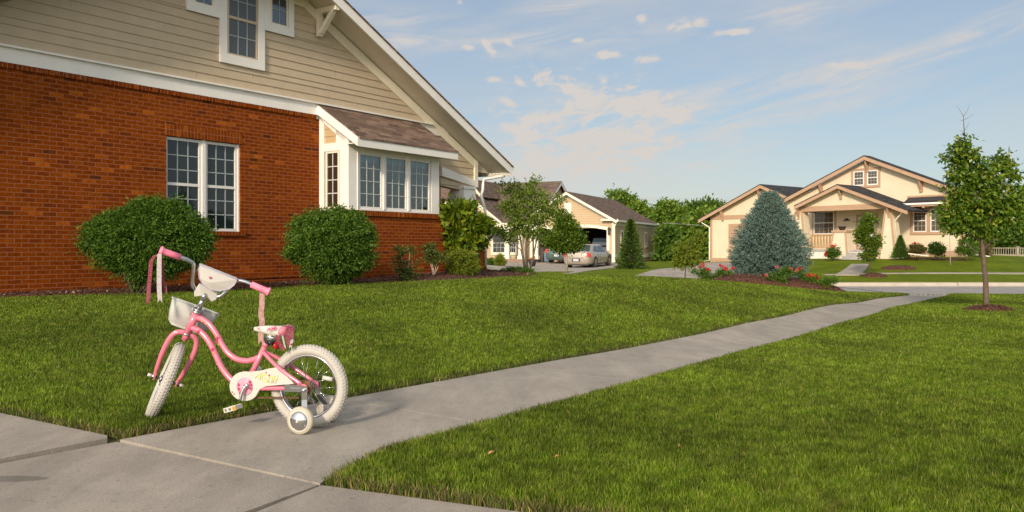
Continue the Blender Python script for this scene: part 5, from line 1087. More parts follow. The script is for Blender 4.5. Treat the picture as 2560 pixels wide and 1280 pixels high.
# young tree with edging ring in the neighbour's verge
T1, o = plant('young_tree', 'young dense green tree on a straight thin trunk inside a black edging ring', 'tree', 30, 1417)
bl = pxb(o, 30, [(1415, 590, 36, 34), (1410, 560, 24, 26), (1385, 600, 24, 20), (1440, 605, 26, 18), (1415, 615, 42, 14), (1405, 540, 13, 16), (1433, 575, 16, 24)], .95)
foliage('leaves', bl, 700, 18, .14, .09, .05, 'leaf_tree', T1, .4, .15); limbs(o, 30, [([(1417, 683), (1417, 650), (1416, 600), (1412, 550)], .045, .012)], 'bark_pale', T1); inner_twigs(bl, [(0, 0, 1.1), (0, 0, 1.4)], 14, 'bark', T1, .01)
eo = root_at((1417-CX)/F*30, 30); E_ = MB(); E_.lathe([(.36, -.05), (.36, .09), (.33, .10), (.33, .02), (0, .03)], (0, 0, 0), (0, 0, 1), 30); er = E_.build('edging_ring', 'black_rubber', None, loc=eo); tag(er, 'black plastic edging ring around the trunk of the young tree', 'edging ring')
# small conifer beside the garage
def cone_tree(name, lab, cat, Y, px_, y0, y1, wpx, m_, n, ll=.10, lw=.03, layers=14, group=None):
    T_, o_ = plant(name, lab, cat, Y, px_, group=group); s = Y/F; zb = P3(px_, y0, Y).z-o_[2]; zt = P3(px_, y1, Y).z-o_[2]; Hh = zt-zb
    t = rng.uniform(0, 1, n)**1.25; lay = (t*layers) % 1; th = rng.uniform(0, 6.283, n); ph = np.floor(t*layers)*1.7; lob = 1+.22*np.cos(th*5+ph)
    Rm_ = wpx*s*(1-t)**.85*(.78+.3*(1-lay))*lob*rng.uniform(.55, 1.05, n); p = np.c_[np.cos(th)*Rm_, np.sin(th)*Rm_, zb+t*Hh-lay*.03]
    D = np.c_[np.cos(th), np.sin(th), rng.uniform(-.35, .5, n)]+rng.normal(0, .25, (n, 3)); V, Fq = leaf_mesh(p, D, ll*rng.uniform(.6, 1.3, n), lw*rng.uniform(.7, 1.3, n)); arrmesh('needles', V, Fq, m_, T_)
    mb = MB(); mb.tube([(0, 0, 0), (0, 0, zb+Hh*.9)], [wpx*s*.07+.01, .008], 8); mb.build('trunk', 'bark', T_); return T_
cone_tree('small_conifer', 'dark green narrow conifer in front of the beige garage side wall', 'conifer', 42, 1577, 670, 548, 33, 'leaf_conifer', 9000, .16, .05, 11)
# small yellowish tree in the drive verge
T1, o = plant('sapling', 'thin yellow green young tree in front of the pale driveway, left of the red roses', 'tree', 25.5, 1713)
bl = pxb(o, 25.5, [(1718, 640, 28, 24), (1735, 610, 20, 16), (1700, 620, 20, 18), (1745, 590, 12, 12), (1705, 655, 22, 12), (1735, 650, 18, 14)], .95)
foliage('leaves', bl, 210, 15, .13, .09, .045, 'leaf_yellow', T1, .2, .15); limbs(o, 25.5, [([(1712, 706), (1714, 670), (1718, 630), (1738, 590)], .022, .006)], 'bark_grey', T1); inner_twigs(bl, [(0.02, 0, .8)], 10, 'bark_grey', T1, .006)
# blue spruce: whorls of branches carrying needle shoots
def spruce():
    Y = 22.6; x = (1924-CX)/F*Y; zb = .02; T_ = thing('blue_spruce', 'broad grey blue spruce standing on the mulch mound before the cream house', 'spruce', (x, Y, zb))
    prof_h = [0, .12, .35, .7, 1.0, 1.3, 1.6, 1.9, 2.15, 2.36]; prof_r = [.45, .80, .97, .99, .93, .79, .60, .40, .20, .03]
    P_, D_ = [], []; z = .08
    while z < 2.3:
        Rm_ = np.interp(z, prof_h, prof_r); nb = int(12+Rm_*22); a0 = rng.uniform(0, 6.28)
        for i in range(nb):
            a = a0+6.283*i/nb+rng.uniform(-.12, .12); rr_ = Rm_*rng.uniform(.86, 1.10); dr = np.array([math.cos(a), math.sin(a)]); rise = .10+.5*(z/2.3)**2; nsh = int(6+rr_*13)
            for k in range(nsh):
                f = .35+.65*(k+rng.uniform(0, 1))/nsh; sd = rng.choice([-1, 1])*(1-f)*.75+rng.normal(0, .10); rad = rr_*f; side = np.array([-dr[1], dr[0]])*sd*.35
                q = np.array([dr[0]*rad+side[0], dr[1]*rad+side[1], z+rise*rad*.35-(.10*f*(1-z/2.3))+rng.normal(0, .035)])
                d3 = np.array([dr[0]+side[0]*3, dr[1]+side[1]*3, .25+rise]); d3 /= np.linalg.norm(d3); sl = rng.uniform(.07, .13)
                for nn in range(14):
                    P_.append(q+d3*sl*nn/14); D_.append(d3*.9+rng.normal(0, .55, 3))
        z += .085
    for k in range(60): P_.append(np.array([0, 0, 2.2+k*.004])); D_.append(np.array([rng.normal(0, .5), rng.normal(0, .5), 1]))
    P_ = np.array(P_); D_ = np.array(D_); n = len(P_); V, Fq = leaf_mesh(P_, D_, rng.uniform(.032, .058, n), rng.uniform(.012, .019, n)); arrmesh('needles', V, Fq, 'leaf_spruce', T_)
    mb = MB(); mb.tube([(0, 0, -.05), (0, 0, 2.3)], [.06, .01], 8); mb.build('trunk', 'bark', T_)
spruce()
# rose bushes around the spruce
def rose(lab, Y, bx, bls, flw, group='red rose bushes on the mulch mound', m_='leaf_bush2', petal='petal_red', nc=110):
    T_, o_ = plant('rose_bush', lab, 'rose bush', Y, bx, group=group); bl = pxb(o_, Y, bls, .9); foliage('leaves', bl, nc, 14, .07, .045, .024, m_, T_, .15); inner_twigs(bl, [(0, 0, 0)], 12, 'leaf_rhodo', T_, .005, 'stems')
    for fx_, fy_, fr in flw:
        P_, D_ = [], []; c = P3(fx_, fy_, Y)-Vector(o_); r_ = fr*Y/F
        for k in range(46): d = rng.normal(0, 1, 3); d /= np.linalg.norm(d); P_.append(np.array(c)+d*r_*rng.uniform(.1, .7)*np.array([1, .6, .8])-np.array([0, r_*.7, 0])); D_.append(d+np.array([0, -.4, .3]))
        P_ = np.array(P_); n = len(P_); V, Fq = leaf_mesh(P_, np.array(D_), rng.uniform(.025, .045, n), rng.uniform(.02, .035, n)); arrmesh('bloom', V, Fq, petal, T_)
rose('tall loose rose bush with red blooms, leftmost on the mulch mound', 21.6, 1765, [(1760, 680, 16, 14), (1750, 690, 10, 10), (1770, 695, 14, 8), (1735, 678, 7, 8)], [(1757, 661, 8), (1768, 674, 7), (1750, 668, 5)])
rose('low rose bush with red blooms touching the spruce on its left', 21.7, 1808, [(1805, 685, 16, 12), (1820, 688, 16, 12), (1795, 690, 12, 8)], [(1808, 668, 8), (1800, 664, 5), (1832, 671, 5), (1815, 672, 5)])
rose('rose bush with faded pink blooms in front of the spruce', 20.9, 1955, [(1945, 690, 18, 14), (1925, 692, 10, 9), (1965, 680, 18, 12), (1955, 704, 12, 8)], [(1942, 668, 4), (1975, 672, 5), (1915, 688, 3), (1990, 676, 4)], petal='petal_pink')
rose('rose bush with a big cluster of red blooms right of the spruce', 21.2, 2030, [(2030, 698, 18, 9), (2010, 692, 10, 8), (1999, 680, 8, 7)], [(2030, 690, 9), (2040, 693, 7), (2020, 688, 6), (1998, 672, 6)])
rose('rose bush with hardly any blooms, rightmost on the mulch mound', 21.0, 2068, [(2070, 702, 14, 10), (2060, 708, 12, 8), (2085, 700, 8, 6), (2065, 718, 7, 4)], [(2062, 716, 4), (2071, 717, 3)])
# the ornamental pear by the sidewalk, right edge
Yp = 14.4; xo = (2466-CX)/F*Yp; T1 = thing('pear_tree', 'young broad leaved tree with a straight brown trunk beside the sidewalk, nearest tree', 'tree', (xo, Yp, P3(2466, 778, Yp).z)); o = T1.location
bl = pxb(o, Yp, [(2412, 350, 16, 18), (2410, 378, 34, 26), (2425, 410, 40, 34), (2392, 430, 26, 26), (2460, 440, 52, 40), (2500, 405, 24, 26), (2522, 400, 12, 26), (2536, 430, 12, 34), (2520, 450, 26, 30), (2400, 470, 34, 34), (2440, 500, 62, 44), (2500, 500, 46, 40), (2382, 530, 34, 30), (2430, 550, 60, 34), (2510, 540, 46, 30), (2385, 565, 24, 18), (2540, 520, 22, 26), (2365, 392, 10, 9), (2378, 398, 14, 10), (2560, 510, 18, 16), (2470, 575, 50, 16), (2555, 470, 12, 12)], .85)
foliage('leaves', bl, 1120, 9, .085, .075, .048, 'leaf_pear', T1, .25, .45)
limbs(o, Yp, [([(2468, 790), (2466, 765), (2464, 700), (2458, 640), (2452, 570), (2442, 500), (2430, 430), (2416, 370), (2411, 330)], .052, .008), ([(2466, 790), (2467, 772)], .075, .056), ([(2454, 600), (2480, 540), (2505, 470), (2520, 410), (2526, 385)], .022, .005), ([(2452, 590), (2425, 545), (2395, 500), (2375, 440)], .02, .005),
      ([(2448, 560), (2480, 500), (2490, 440), (2500, 390)], .018, .004), ([(2456, 610), (2430, 585), (2400, 560), (2372, 545)], .02, .005), ([(2458, 625), (2500, 580), (2540, 530), (2560, 500)], .018, .004), ([(2446, 520), (2430, 470), (2395, 420), (2362, 392)], .014, .003), ([(2452, 640), (2437, 628), (2420, 612)], .014, .006)], 'bark', T1)
limbs(o, Yp, [([(2411, 332), (2409, 300), (2409, 290)], .008, .005), ([(2409, 292), (2400, 276), (2391, 264)], .004, .0015), ([(2409, 292), (2419, 275), (2426, 258)], .004, .0015), ([(2410, 300), (2425, 292), (2436, 283)], .004, .0015), ([(2410, 303), (2396, 299)], .003, .0015), ([(2413, 325), (2420, 312), (2422, 304)], .004, .0015), ([(2408, 328), (2397, 327)], .003, .0015)], 'bark_grey', T1, 'bare_twigs', 5)
# fallen leaves on the lawn
for lab, a, b_, sz, rz in (('curled tan fallen leaf on the grass, nearest the front slabs', 1228, 1172, .035, .6), ('small dry pale brown leaf lying right of the curled one on the grass', 1392, 1183, .02, .1), ('tiny dry orange leaf farthest back in the right hand grass', 1697, 1154, .018, 1.2)):
    x, y = unproj(a, b_); mb = MB(); mb.add([(-sz*.5, 0, 0), (-sz*.1, -sz*.14, .006), (sz*.5, 0, .004), (-sz*.1, sz*.14, .010), (0, 0, .012)], [(0, 1, 4), (1, 2, 4), (2, 3, 4), (3, 0, 4)]); lf_ = mb.build('fallen_leaf', mat('dry_leaf', (.42, .20, .07), .7), None); lf_.location = (x, y, g1(x, y)+.062); lf_.rotation_euler = (.2, -.2, rz); so = lf_.modifiers.new('s', 'SOLIDIFY'); so.thickness = .001
    tag(lf_, lab, 'leaf')
# shrubs and saplings of the cream house's yard
def simple(name, lab, cat, Y, bx, bls, m_, nc=200, per=14, crad=.1, ll=.09, lw=.045, trunk=None, tm='bark', group=None, flowers=None, fill=.4):
    T_, o_ = plant(name, lab, cat, Y, bx, group=group); bl = pxb(o_, Y, bls, .9); foliage('leaves', bl, nc, per, crad, ll, lw, m_, T_, fill)
    if trunk: limbs(o_, Y, trunk, tm, T_)
    else: inner_twigs(bl, [(0, 0, 0)], 6, 'bark', T_, .008, 'stems')
    if flowers:
        for fx_, fy_, fr in flowers:
            P_, D_ = [], []; c = P3(fx_, fy_, Y)-Vector(o_); r_ = fr*Y/F
            for k in range(30): d = rng.normal(0, 1, 3); d /= np.linalg.norm(d); P_.append(np.array(c)+d*r_*.45-np.array([0, r_, 0])); D_.append(d)
            P_ = np.array(P_); n = len(P_); V, Fq = leaf_mesh(P_, np.array(D_), rng.uniform(.06, .09, n), rng.uniform(.05, .08, n)); arrmesh('bloom', V, Fq, 'petal_red', T_)
    return T_
simple('sapling', 'slender green young tree in front of the cream house porch', 'tree', 37.2, 2173, [(2172, 550, 18, 14), (2165, 575, 20, 16), (2155, 600, 14, 14), (2178, 610, 24, 22), (2196, 592, 8, 8), (2172, 640, 20, 12), (2150, 585, 12, 10)], 'leaf_tree', 330, 15, .14, .11, .065, [([(2175, 694), (2174, 650), (2172, 600), (2172, 545)], .035, .01)], fill=.1)
simple('sapling', 'young tree with a thin grey trunk right of the cream house double window', 'tree', 40.4, 2374, [(2374, 560, 26, 18), (2365, 545, 18, 16), (2395, 570, 16, 14)], 'leaf_tree', 170, 14, .14, .11, .06, [([(2376, 662), (2375, 620), (2373, 560)], .03, .012)], 'bark_pale')
cone_tree('arborvitae', 'small bright green pointed arborvitae at the foot of the right porch column', 'conifer', 44.5, 2251, 643, 588, 20, 'leaf_juniper', 9000, .07, .03, 30)
simple('porch_rose', 'round bush with red blooms before the low porch pier', 'rose bush', 46.3, 2082, [(2083, 629, 17, 15), (2080, 636, 16, 8)], 'leaf_bush', 200, 14, .1, .08, .04, flowers=[(2085, 613, 5), (2065, 631, 4), (2078, 614, 3), (2063, 636, 3)])
simple('foundation_shrub', 'reddish tinged round shrub beside the arborvitae', 'shrub', 43.8, 2291, [(2290, 623, 19, 13), (2300, 626, 14, 10)], 'leaf_red', 200, 14, .1, .08, .04, flowers=[(2286, 608, 2)])
simple('foundation_shrub', 'dark green round shrub under the cream house double window', 'shrub', 43.3, 2341, [(2341, 620, 21, 15), (2345, 628, 20, 10)], 'leaf_bush', 240, 14, .1, .08, .04)
simple('foundation_shrub', 'green upright bush at the right corner of the cream house', 'shrub', 42.6, 2415, [(2415, 615, 20, 20), (2425, 625, 20, 12), (2405, 628, 16, 10)], 'leaf_bush2', 260, 14, .1, .08, .04)
simple('foundation_shrub', 'low brownish shrub between the corner bush and the nearest trunk', 'shrub', 44.5, 2448, [(2450, 625, 16, 13), (2470, 622, 14, 16)], 'leaf_red', 170, 14, .1, .08, .04)
simple('foundation_shrub', 'rounded green shrub left of the beige porch posts', 'shrub', 50, 1227, [(1227, 655, 12, 9), (1238, 658, 8, 6)], 'leaf_juniper', 130, 14, .1, .09, .05)
simple('ornamental_grass', 'upright tuft of fine grass beside the beige house porch', 'ornamental grass', 49.5, 1249, [(1249, 650, 9, 13), (1252, 655, 12, 8)], 'leaf_yellow', 160, 12, .08, .22, .02)
# trees behind the houses, each one its own
def big_tree(lab, Y, bx, bls, m_, nc, ll=.38, group='trees behind the houses', crad=.6):
    T_, o_ = plant('broadleaf_tree', lab, 'tree', Y, bx, group=group); bl = pxb(o_, Y, bls, .8); foliage('crown', bl, nc, 12, crad, ll, ll*.62, m_, T_, .35, .1)
    b = bl[0]; mb = MB(); mb.tube([(0, 0, -.2), (b[0]*.3, b[1]*.3, b[2]*.5), (b[0], b[1], b[2])], [.32, .24, .10], 8)
    for c in bl[1:5]: mb.tube([(b[0]*.3, b[1]*.3, b[2]*.5), (c[0], c[1], c[2])], [.14, .04], 6)
    mb.build('trunk', 'bark', T_)
BT = [('loose topped tree rising behind the beige garage roof ridge', 96, 1548, [(1535, 490, 14, 14), (1552, 488, 14, 12), (1575, 500, 16, 12), (1560, 520, 30, 24), (1560, 580, 30, 50)], 'leaf_far', 260),
 ('light green tree just right of the garage roof', 88, 1625, [(1610, 538, 22, 18), (1640, 550, 26, 20), (1620, 585, 32, 36), (1600, 520, 11, 9)], 'leaf_far', 480),
 ('yellowish green tree in the gap, second from the garage roof', 80, 1668, [(1665, 530, 26, 22), (1690, 545, 24, 24), (1660, 580, 26, 40), (1680, 610, 30, 30)], 'leaf_far', 520),
 ('tall dark topped tree in the gap between the two houses', 92, 1740, [(1735, 530, 30, 22), (1775, 523, 32, 20), (1750, 560, 46, 28), (1790, 552, 28, 28)], 'leaf_far2', 620),
 ('mid green tree low in the gap left of the cream garage', 74, 1715, [(1715, 575, 34, 26), (1745, 590, 30, 26), (1730, 620, 40, 22), (1700, 615, 24, 20)], 'leaf_far', 560),
 ('dark bush like tree at the garage back corner', 68, 1665, [(1668, 600, 16, 30), (1680, 630, 18, 18), (1662, 640, 12, 12)], 'leaf_far2', 330),
 ('broad bushy tree touching the cream garage wall', 70, 1765, [(1762, 560, 22, 34), (1760, 610, 22, 30), (1750, 640, 22, 14)], 'leaf_far', 380),
 ('tree showing above the fence at the right edge of the cream house', 74, 2470, [(2465, 545, 36, 40), (2450, 590, 30, 30), (2500, 580, 30, 36)], 'leaf_far2', 420),
 ('round crowned tree above the fence at the far right', 82, 2545, [(2545, 520, 34, 30), (2570, 500, 40, 26), (2540, 560, 40, 36), (2600, 540, 40, 50)], 'leaf_far2', 560),
 ('yellow green low tree just behind the white fence', 66, 2520, [(2515, 595, 34, 22), (2550, 605, 30, 18), (2490, 610, 24, 18)], 'leaf_far', 420),
 ('dark low tree behind the right fence end', 62, 2570, [(2575, 590, 36, 34), (2600, 570, 30, 40)], 'leaf_far2', 340)]
for q in BT: big_tree(*q)
# far wood closing the view low down
fw = []; P_, D_ = [], []
for i in range(7000):
    t = rng.uniform(-1, 1); x = t*110+25; y = 118+rng.uniform(-6, 6)+abs(t)*12; hmax = 3.4+1.4*math.sin(x*.19)+1.2*math.sin(x*.53+1); P_.append((x, y, rng.uniform(0, 1)**.7*hmax)); D_.append(rng.normal(0, 1, 3)+np.array([0, -.3, .3]))
V, Fq = leaf_mesh(np.array(P_), np.array(D_), rng.uniform(.8, 1.6, len(P_)), rng.uniform(.5, 1., len(P_))); tag(arrmesh('distant_wood', V, Fq, 'leaf_far2'), 'low dark green wood far behind the houses', 'wood', kind='stuff')
# ------------------------------------------------------------ the cream house across the street
mat('stucco', (.68, .575, .42), .85, var=.05, scale=2, bump=.15, bscale=50); mat('brown_trim', (.44, .28, .18), .7, var=.08, scale=6); mat('wood_rail', (.45, .27, .11), .7, var=.25, scale=12); mat('window_dark', (.03, .028, .025), .1); mat('lattice', (.68, .60, .54), .7); mat('step_grey', (.36, .34, .31), .85, var=.15, scale=6); mat('plaque', (.04, .035, .03), .6); mat('door_white', (.55, .53, .5), .5)
glass('glass_house', (.09, .065, .045), 1.6)
def roof2(mb, ax_, az_, pitch, hl, hr, y0, y1, th=.05, mi=0):
    "two roof slabs falling from a ridge at (ax, az)"
    for s_, h in ((-1, hl), (1, hr)):
        x1 = ax_+s_*h; z1 = az_-pitch*h
        mb.add([(ax_, y0, az_), (x1, y0, z1), (x1, y1, z1), (ax_, y1, az_), (ax_, y0, az_-th), (x1, y0, z1-th), (x1, y1, z1-th), (ax_, y1, az_-th)],
               [(0, 1, 2, 3), (7, 6, 5, 4), (0, 4, 5, 1), (1, 5, 6, 2), (2, 6, 7, 3)], mi)
def rakes(mb, ax_, az_, pitch, hl, hr, y, w_=.045, d=.22, mi=0, drop=.05):
    for s_, h in ((-1, hl), (1, hr)):
        x1 = ax_+s_*h; z1 = az_-pitch*h
        mb.prism([(ax_, az_-drop), (x1, z1-drop), (x1, z1-drop-d), (ax_, az_-drop-d)], y, y+w_, mi)
def soffit2(mb, ax_, az_, pitch, hl, hr, y0, y1, drop=.10, mi=0):
    for s_, h in ((-1, hl), (1, hr)):
        x1 = ax_+s_*(h-.02); mb.add([(ax_, y0, az_-drop), (x1, y0, az_-drop-pitch*h), (x1, y1, az_-drop-pitch*h), (ax_, y1, az_-drop)], [(0, 1, 2, 3)], mi)
def cream():
    C_ = Frame((19.5, 50), math.atan2(-.781, .625), .2); lp = C_.lp
    T_ = thing('cream_house', 'cream stucco house with brown trim and gabled porch across the street', 'house', (19.5, 50, .2), C_.ang)
    ax_, az_ = lp(2160, 388, -.45); l = lp(1957, 497, -.45); pit = (az_-l[1])/(ax_-l[0]); hl = ax_+4.6; hr = hl
    mb = MB(); wl, wr = -4.1, 7.05; e = lambda x: az_-.16-pit*abs(x-ax_)
    mb.prism([(wl, -.3), (wr, -.3), (wr, e(wr)), (ax_, e(ax_)), (wl, e(wl))], 0, .24); mb.box(-4.0, 6.9, .24, .9, -.3, 3.0); mb.box(-4.0, 3.6, .9, 5.4, -.3, 3.2); mb.build('wall', 'stucco', T_)
    mb = MB(); roof2(mb, ax_, az_, pit, hl, hr, -.47, .28); roof2(mb, -.4, 4.7, .36, 4.0, 4.4, .28, 5.7); rf = mb.build('roof', 'shingle_dark', T_)
    mb = MB(); rakes(mb, ax_, az_, pit, hl, hr, -.45); soffit2(mb, ax_, az_, pit, hl, hr, -.40, .0, .12); mb.build('fascia', 'brown_trim', rf)
    mb = MB()
    for x in (ax_, ax_-2.9, ax_+3.1, wr-.5):
        zt = e(x)-.02; mb.box(x-.06, x+.06, -.36, -.0, zt-.16, zt-.04); mb.box(x-.06, x+.06, -.14, .0, zt-.75, zt-.16); mb.bar((x, -.10, zt-.65), (x, -.32, zt-.15), .09, .09)
    mb.build('bracket', 'brown_trim', T_)
    # attic windows, their surround
    (x0, z0), (x1, z1) = lp(2133, 466), lp(2197, 424); b = MB(); ring(b, x0-.10, x1+.10, z0-.12, z1+.14, .13, -.05, 0); xm = (x0+x1)/2; b.box(xm-.08, xm+.08, -.045, 0, z0, z1); b.build('window_trim', 'brown_trim', T_)
    window(T_, x0+.03, xm-.085, z0+.01, z1, -.004, 3, 4, 'glass_house', 'vinyl', .07, .04, True, 'muntin', bw=.02); window(T_, xm+.085, x1-.03, z0+.01, z1, -.004, 3, 4, 'glass_house', 'vinyl', .07, .04, True, 'muntin', bw=.02)
    # right hand pair under a shed hood
    (x0, z0), (x1, z1) = lp(2276, 585), lp(2362, 519); x1 += .15; b = MB(); ring(b, x0, x1, z0-.05, z1+.1, .15, -.05, 0); xm = x0+(x1-x0)*.5; b.box(xm-.09, xm+.09, -.045, 0, z0+.1, z1-.05); b.box(x0-.15, x1+.1, -.05, 0, z1+.62, z1+.72); b.build('window_trim', 'brown_trim', T_)
    window(T_, x0+.16, xm-.1, z0+.1, z1-.05, -.004, 3, 4, 'glass_house', 'vinyl', .06, .04, True, 'muntin', bw=.02); window(T_, xm+.1, x1-.16, z0+.1, z1-.05, -.004, 3, 4, 'glass_house', 'vinyl', .06, .04, True, 'muntin', bw=.02)
    h = MB(); h.add([(x0-.1, -.7, z1+.28), (x1+.1, -.7, z1+.28), (x1+.1, 0, z1+.62), (x0-.1, 0, z1+.62), (x0-.1, -.7, z1+.22), (x1+.1, -.7, z1+.22), (x1+.1, 0, z1+.56), (x0-.1, 0, z1+.56)], [(0, 1, 2, 3), (7, 6, 5, 4), (0, 4, 5, 1), (1, 5, 6, 2), (3, 7, 4, 0)]); ho = h.build('window_hood', 'shingle_dark', T_)
    h = MB(); h.box(x0-.1, x1+.1, -.715, -.702, z1+.18, z1+.28); h.build('hood_fascia', 'trim_white', ho)
    h = MB(); h.box(x0-.05, x1+.05, -.66, -.58, z1+.08, z1+.17)
    for x in (x0+.05, xm, x1-.05): h.box(x-.05, x+.05, -.66, 0, z1+.0, z1+.08)
    h.build('hood_beam', 'brown_trim', ho)
    # base boards, corner boards
    b = MB(); b.box(wl-.02, wr+.02, -.035, 0, -.25, .56); b.box(wr-.14, wr+.02, -.034, 0, .56, e(wr)-.05); b.box(wr, wr+.03, 0, .14, -.25, e(wr)-.1); b.build('base_board', 'brown_trim', T_)
    # porch
    pc = -1.95; A = lp(2093, 460, pc-.45); l = lp(1985, 515, pc-.45); p2 = (A[1]-l[1])/(A[0]-l[0]); p2 = .40; ax2, az2 = A; x_l, _ = lp(1985, 515, pc-.45); x_r, _ = lp(2268, 520, pc-.45); hl2 = ax2-x_l; hr2 = x_r-ax2
    mb = MB(); roof2(mb, ax2, az2, p2, hl2, hr2, pc-.47, 0.02); r2 = mb.build('porch_roof', 'shingle_dark', T_)
    mb = MB(); rakes(mb, ax2, az2, p2, hl2, hr2, pc-.45, d=.2); soffit2(mb, ax2, az2, p2, hl2, hr2, pc-.40, 0, .12); mb.build('fascia', 'brown_trim', r2)
    zb0 = lp(2100, 526, pc)[1]; zb1 = zb0+.30; pl, prr = lp(1995, 520, pc)[0], lp(2222, 520, pc)[0]; e2 = lambda x: az2-.15-p2*abs(x-ax2)
    mb = MB(); mb.prism([(pl-.1, zb1), (prr+.1, zb1), (prr+.1, max(zb1+.01, e2(prr+.1))), (ax2, e2(ax2)), (pl-.1, max(zb1+.01, e2(pl-.1)))], pc, pc+.14); mb.build('porch_gable', 'stucco', T_)
    mb = MB(); mb.box(pl-.12, prr+.12, pc-.04, pc+.2, zb0, zb1); mb.box(pl-.12, pl+.05, pc+.2, 0, zb0, zb1); mb.box(prr-.05, prr+.12, pc+.2, 0, zb0, zb1); mb.build('porch_beam', 'brown_trim', T_)
    mb = MB()
    for x in (ax2, pl+.1, prr+.05): zt = e2(x)-.02 if x != ax2 else e2(x); mb.box(x-.055, x+.055, pc-.36, pc-.0, zt-.14, zt-.03); mb.box(x-.055, x+.055, pc-.13, pc-.04, zt-.68, zt-.14); mb.bar((x, pc-.10, zt-.55), (x, pc-.3, zt-.12), .08, .08)
    mb.build('bracket', 'brown_trim', T_)
    fz = lp(2100, 624, pc)[1]
    mb = MB(); mb.box(pl-.05, prr+.05, pc+.02, 0, fz-.12, fz); mb.build('porch_floor', 'step_grey', T_)
    mb = MB(); mb.box(pl, prr, pc+.06, pc+.09, -.2, fz-.12)
    for i in range(60): x = pl+(prr-pl)*i/60; mb.bar((x, pc+.05, -.1), (x+.25, pc+.05, fz-.13), .02, .03, 1)
    mb.build('lattice', ['lattice', 'trim_white'], T_)
    def tcol(x0b, x1b, x0t, x1t, zt, name, cap=False):
        m = MB(); d0, d1 = .42, .30; yc = pc+.25
        def frus(xa, xb, xc, xd, za, zb_, da, db, mi): m.add([(xa, yc-da, za), (xb, yc-da, za), (xb, yc+da, za), (xa, yc+da, za), (xc, yc-db, zb_), (xd, yc-db, zb_), (xd, yc+db, zb_), (xc, yc+db, zb_)], [(3, 2, 1, 0), (4, 5, 6, 7), (0, 1, 5, 4), (1, 2, 6, 5), (2, 3, 7, 6), (3, 0, 4, 7)], mi)
        frus(x0b, x1b, x0t, x1t, -.2, zt, d0, d1, 0)
        for (xa, xt) in ((x0b, x0t), (x1b, x1t)): m.bar((xa+(.055 if xa == x0b else -.055), yc-d0-.004, -.2), (xt+(.055 if xa == x0b else -.055), yc-d1-.004, zt), .11, .02, 1, up=(0, 1, 0))
        m.box(x0b-.01, x1b+.01, yc-d0-.02, yc+d0+.02, -.2, .10, 1)
        if cap: m.box(x0t-.05, x1t+.05, yc-d1-.05, yc+d1+.05, zt, zt+.12, 1)
        return m.build(name, ['stucco', 'brown_trim'], T_)
    q = lambda x: lp(x, 600, pc-.15)[0]
    tcol(q(2194), q(2242), q(2209), q(2226), zb0, 'porch_column'); tcol(q(1975), q(2018), q(1984), q(2003), zb0, 'porch_column'); zc = lp(2095, 581, pc-.15)[1]; tcol(q(2068), q(2122), q(2079), q(2113), zc, 'porch_pier', True)
    mb = MB(); zr1 = lp(2050, 586, pc)[1]; zr0 = lp(2050, 620, pc)[1]; xa, xb = q(2018), q(2074); mb.box(xa, xb, pc+.15, pc+.22, zr1-.05, zr1); mb.box(xa, xb, pc+.16, pc+.21, zr0, zr0+.06)
    for i in range(15): x = xa+(xb-xa)*(i+.5)/15; mb.bar((x, pc+.185, zr0+.03), (x+.03*(-1)**i, pc+.185, zr1-.03), .05, .03)
    mb.build('porch_railing', 'wood_rail', T_)
    # porch back wall: window, door with its frame, plaque
    (x0, z0), (x1, z1) = lp(2035, 586, 0), lp(2086, 528, 0); b = MB(); ring(b, x0-.12, x1+.12, z0-.1, z1+.1, .12, -.04, 0); b.build('window_trim', 'brown_trim', T_)
    window(T_, x0, x1, z0, z1, -.004, 4, 4, 'glass_house', 'vinyl', .06, .04, True, 'muntin', bw=.02)
    (x0, z0), (x1, z1) = lp(2145, 622, 0), lp(2190, 540, 0); b = MB(); ring(b, x0-.1, x1+.1, z0-.05, z1+.1, .12, -.05, 0); do = b.build('door_frame', 'brown_trim', T_); b = MB(); b.box(x0+.02, x1-.02, -.03, 0, z0, z1-.02); b.box(x0+.12, x1-.12, -.036, -.03, z0+.9, z1-.15, 1); b.box(x0+.12, x1-.12, -.034, -.03, z0+.12, z0+.8, 0); dd = b.build('front_door', ['door_white', 'window_dark'], T_); b = MB(); b.ball((x0+.1, -.06, z0+.95), .035); b.build('door_knob', 'steel', dd)
    c = lp(2117, 549, 0); b = MB(); b.prism([(c[0]-.2, c[1]-.08), (c[0]+.2, c[1]-.08), (c[0]+.2, c[1]-.01), (c[0]+.12, c[1]-.0), (c[0]+.07, c[1]+.08), (c[0]-.07, c[1]+.08), (c[0]-.12, c[1]), (c[0]-.2, c[1]-.01)], -.03, 0); b.build('wall_plaque', 'plaque', T_)
    # downspouts
    b = MB(); a1 = lp(2262, 524, pc-.3); b.tube([(a1[0], pc-.3, a1[1]), (lp(2235, 545, pc)[0], pc+.1, a1[1]-.55), (lp(2240, 600, pc)[0]+.1, pc+.1, .4)], .04, 6); b.build('downspout', 'trim_cream', T_)
    # garage wing on the left, set back a little
    gc = .5; A = lp(1900, 460, gc-.45); l = lp(1745, 548, gc-.45); p3_ = (A[1]-l[1])/(A[0]-l[0]); hl3 = A[0]-l[0]; w0 = lp(1777, 640, gc)[0]
    mb = MB(); e3 = lambda x: A[1]-.15-p3_*abs(x-A[0]); wr3 = wl+1; mb.prism([(w0, -.6), (wr3, -.6), (wr3, e3(wr3)), (A[0], e3(A[0])), (w0, e3(w0))], gc, 9); mb.build('garage_wall', 'stucco', T_)
    mb = MB(); roof2(mb, A[0], A[1], p3_, hl3, hl3*.6, gc-.47, 9.2); 
    r3 = mb.build('garage_roof', 'shingle_dark', T_)
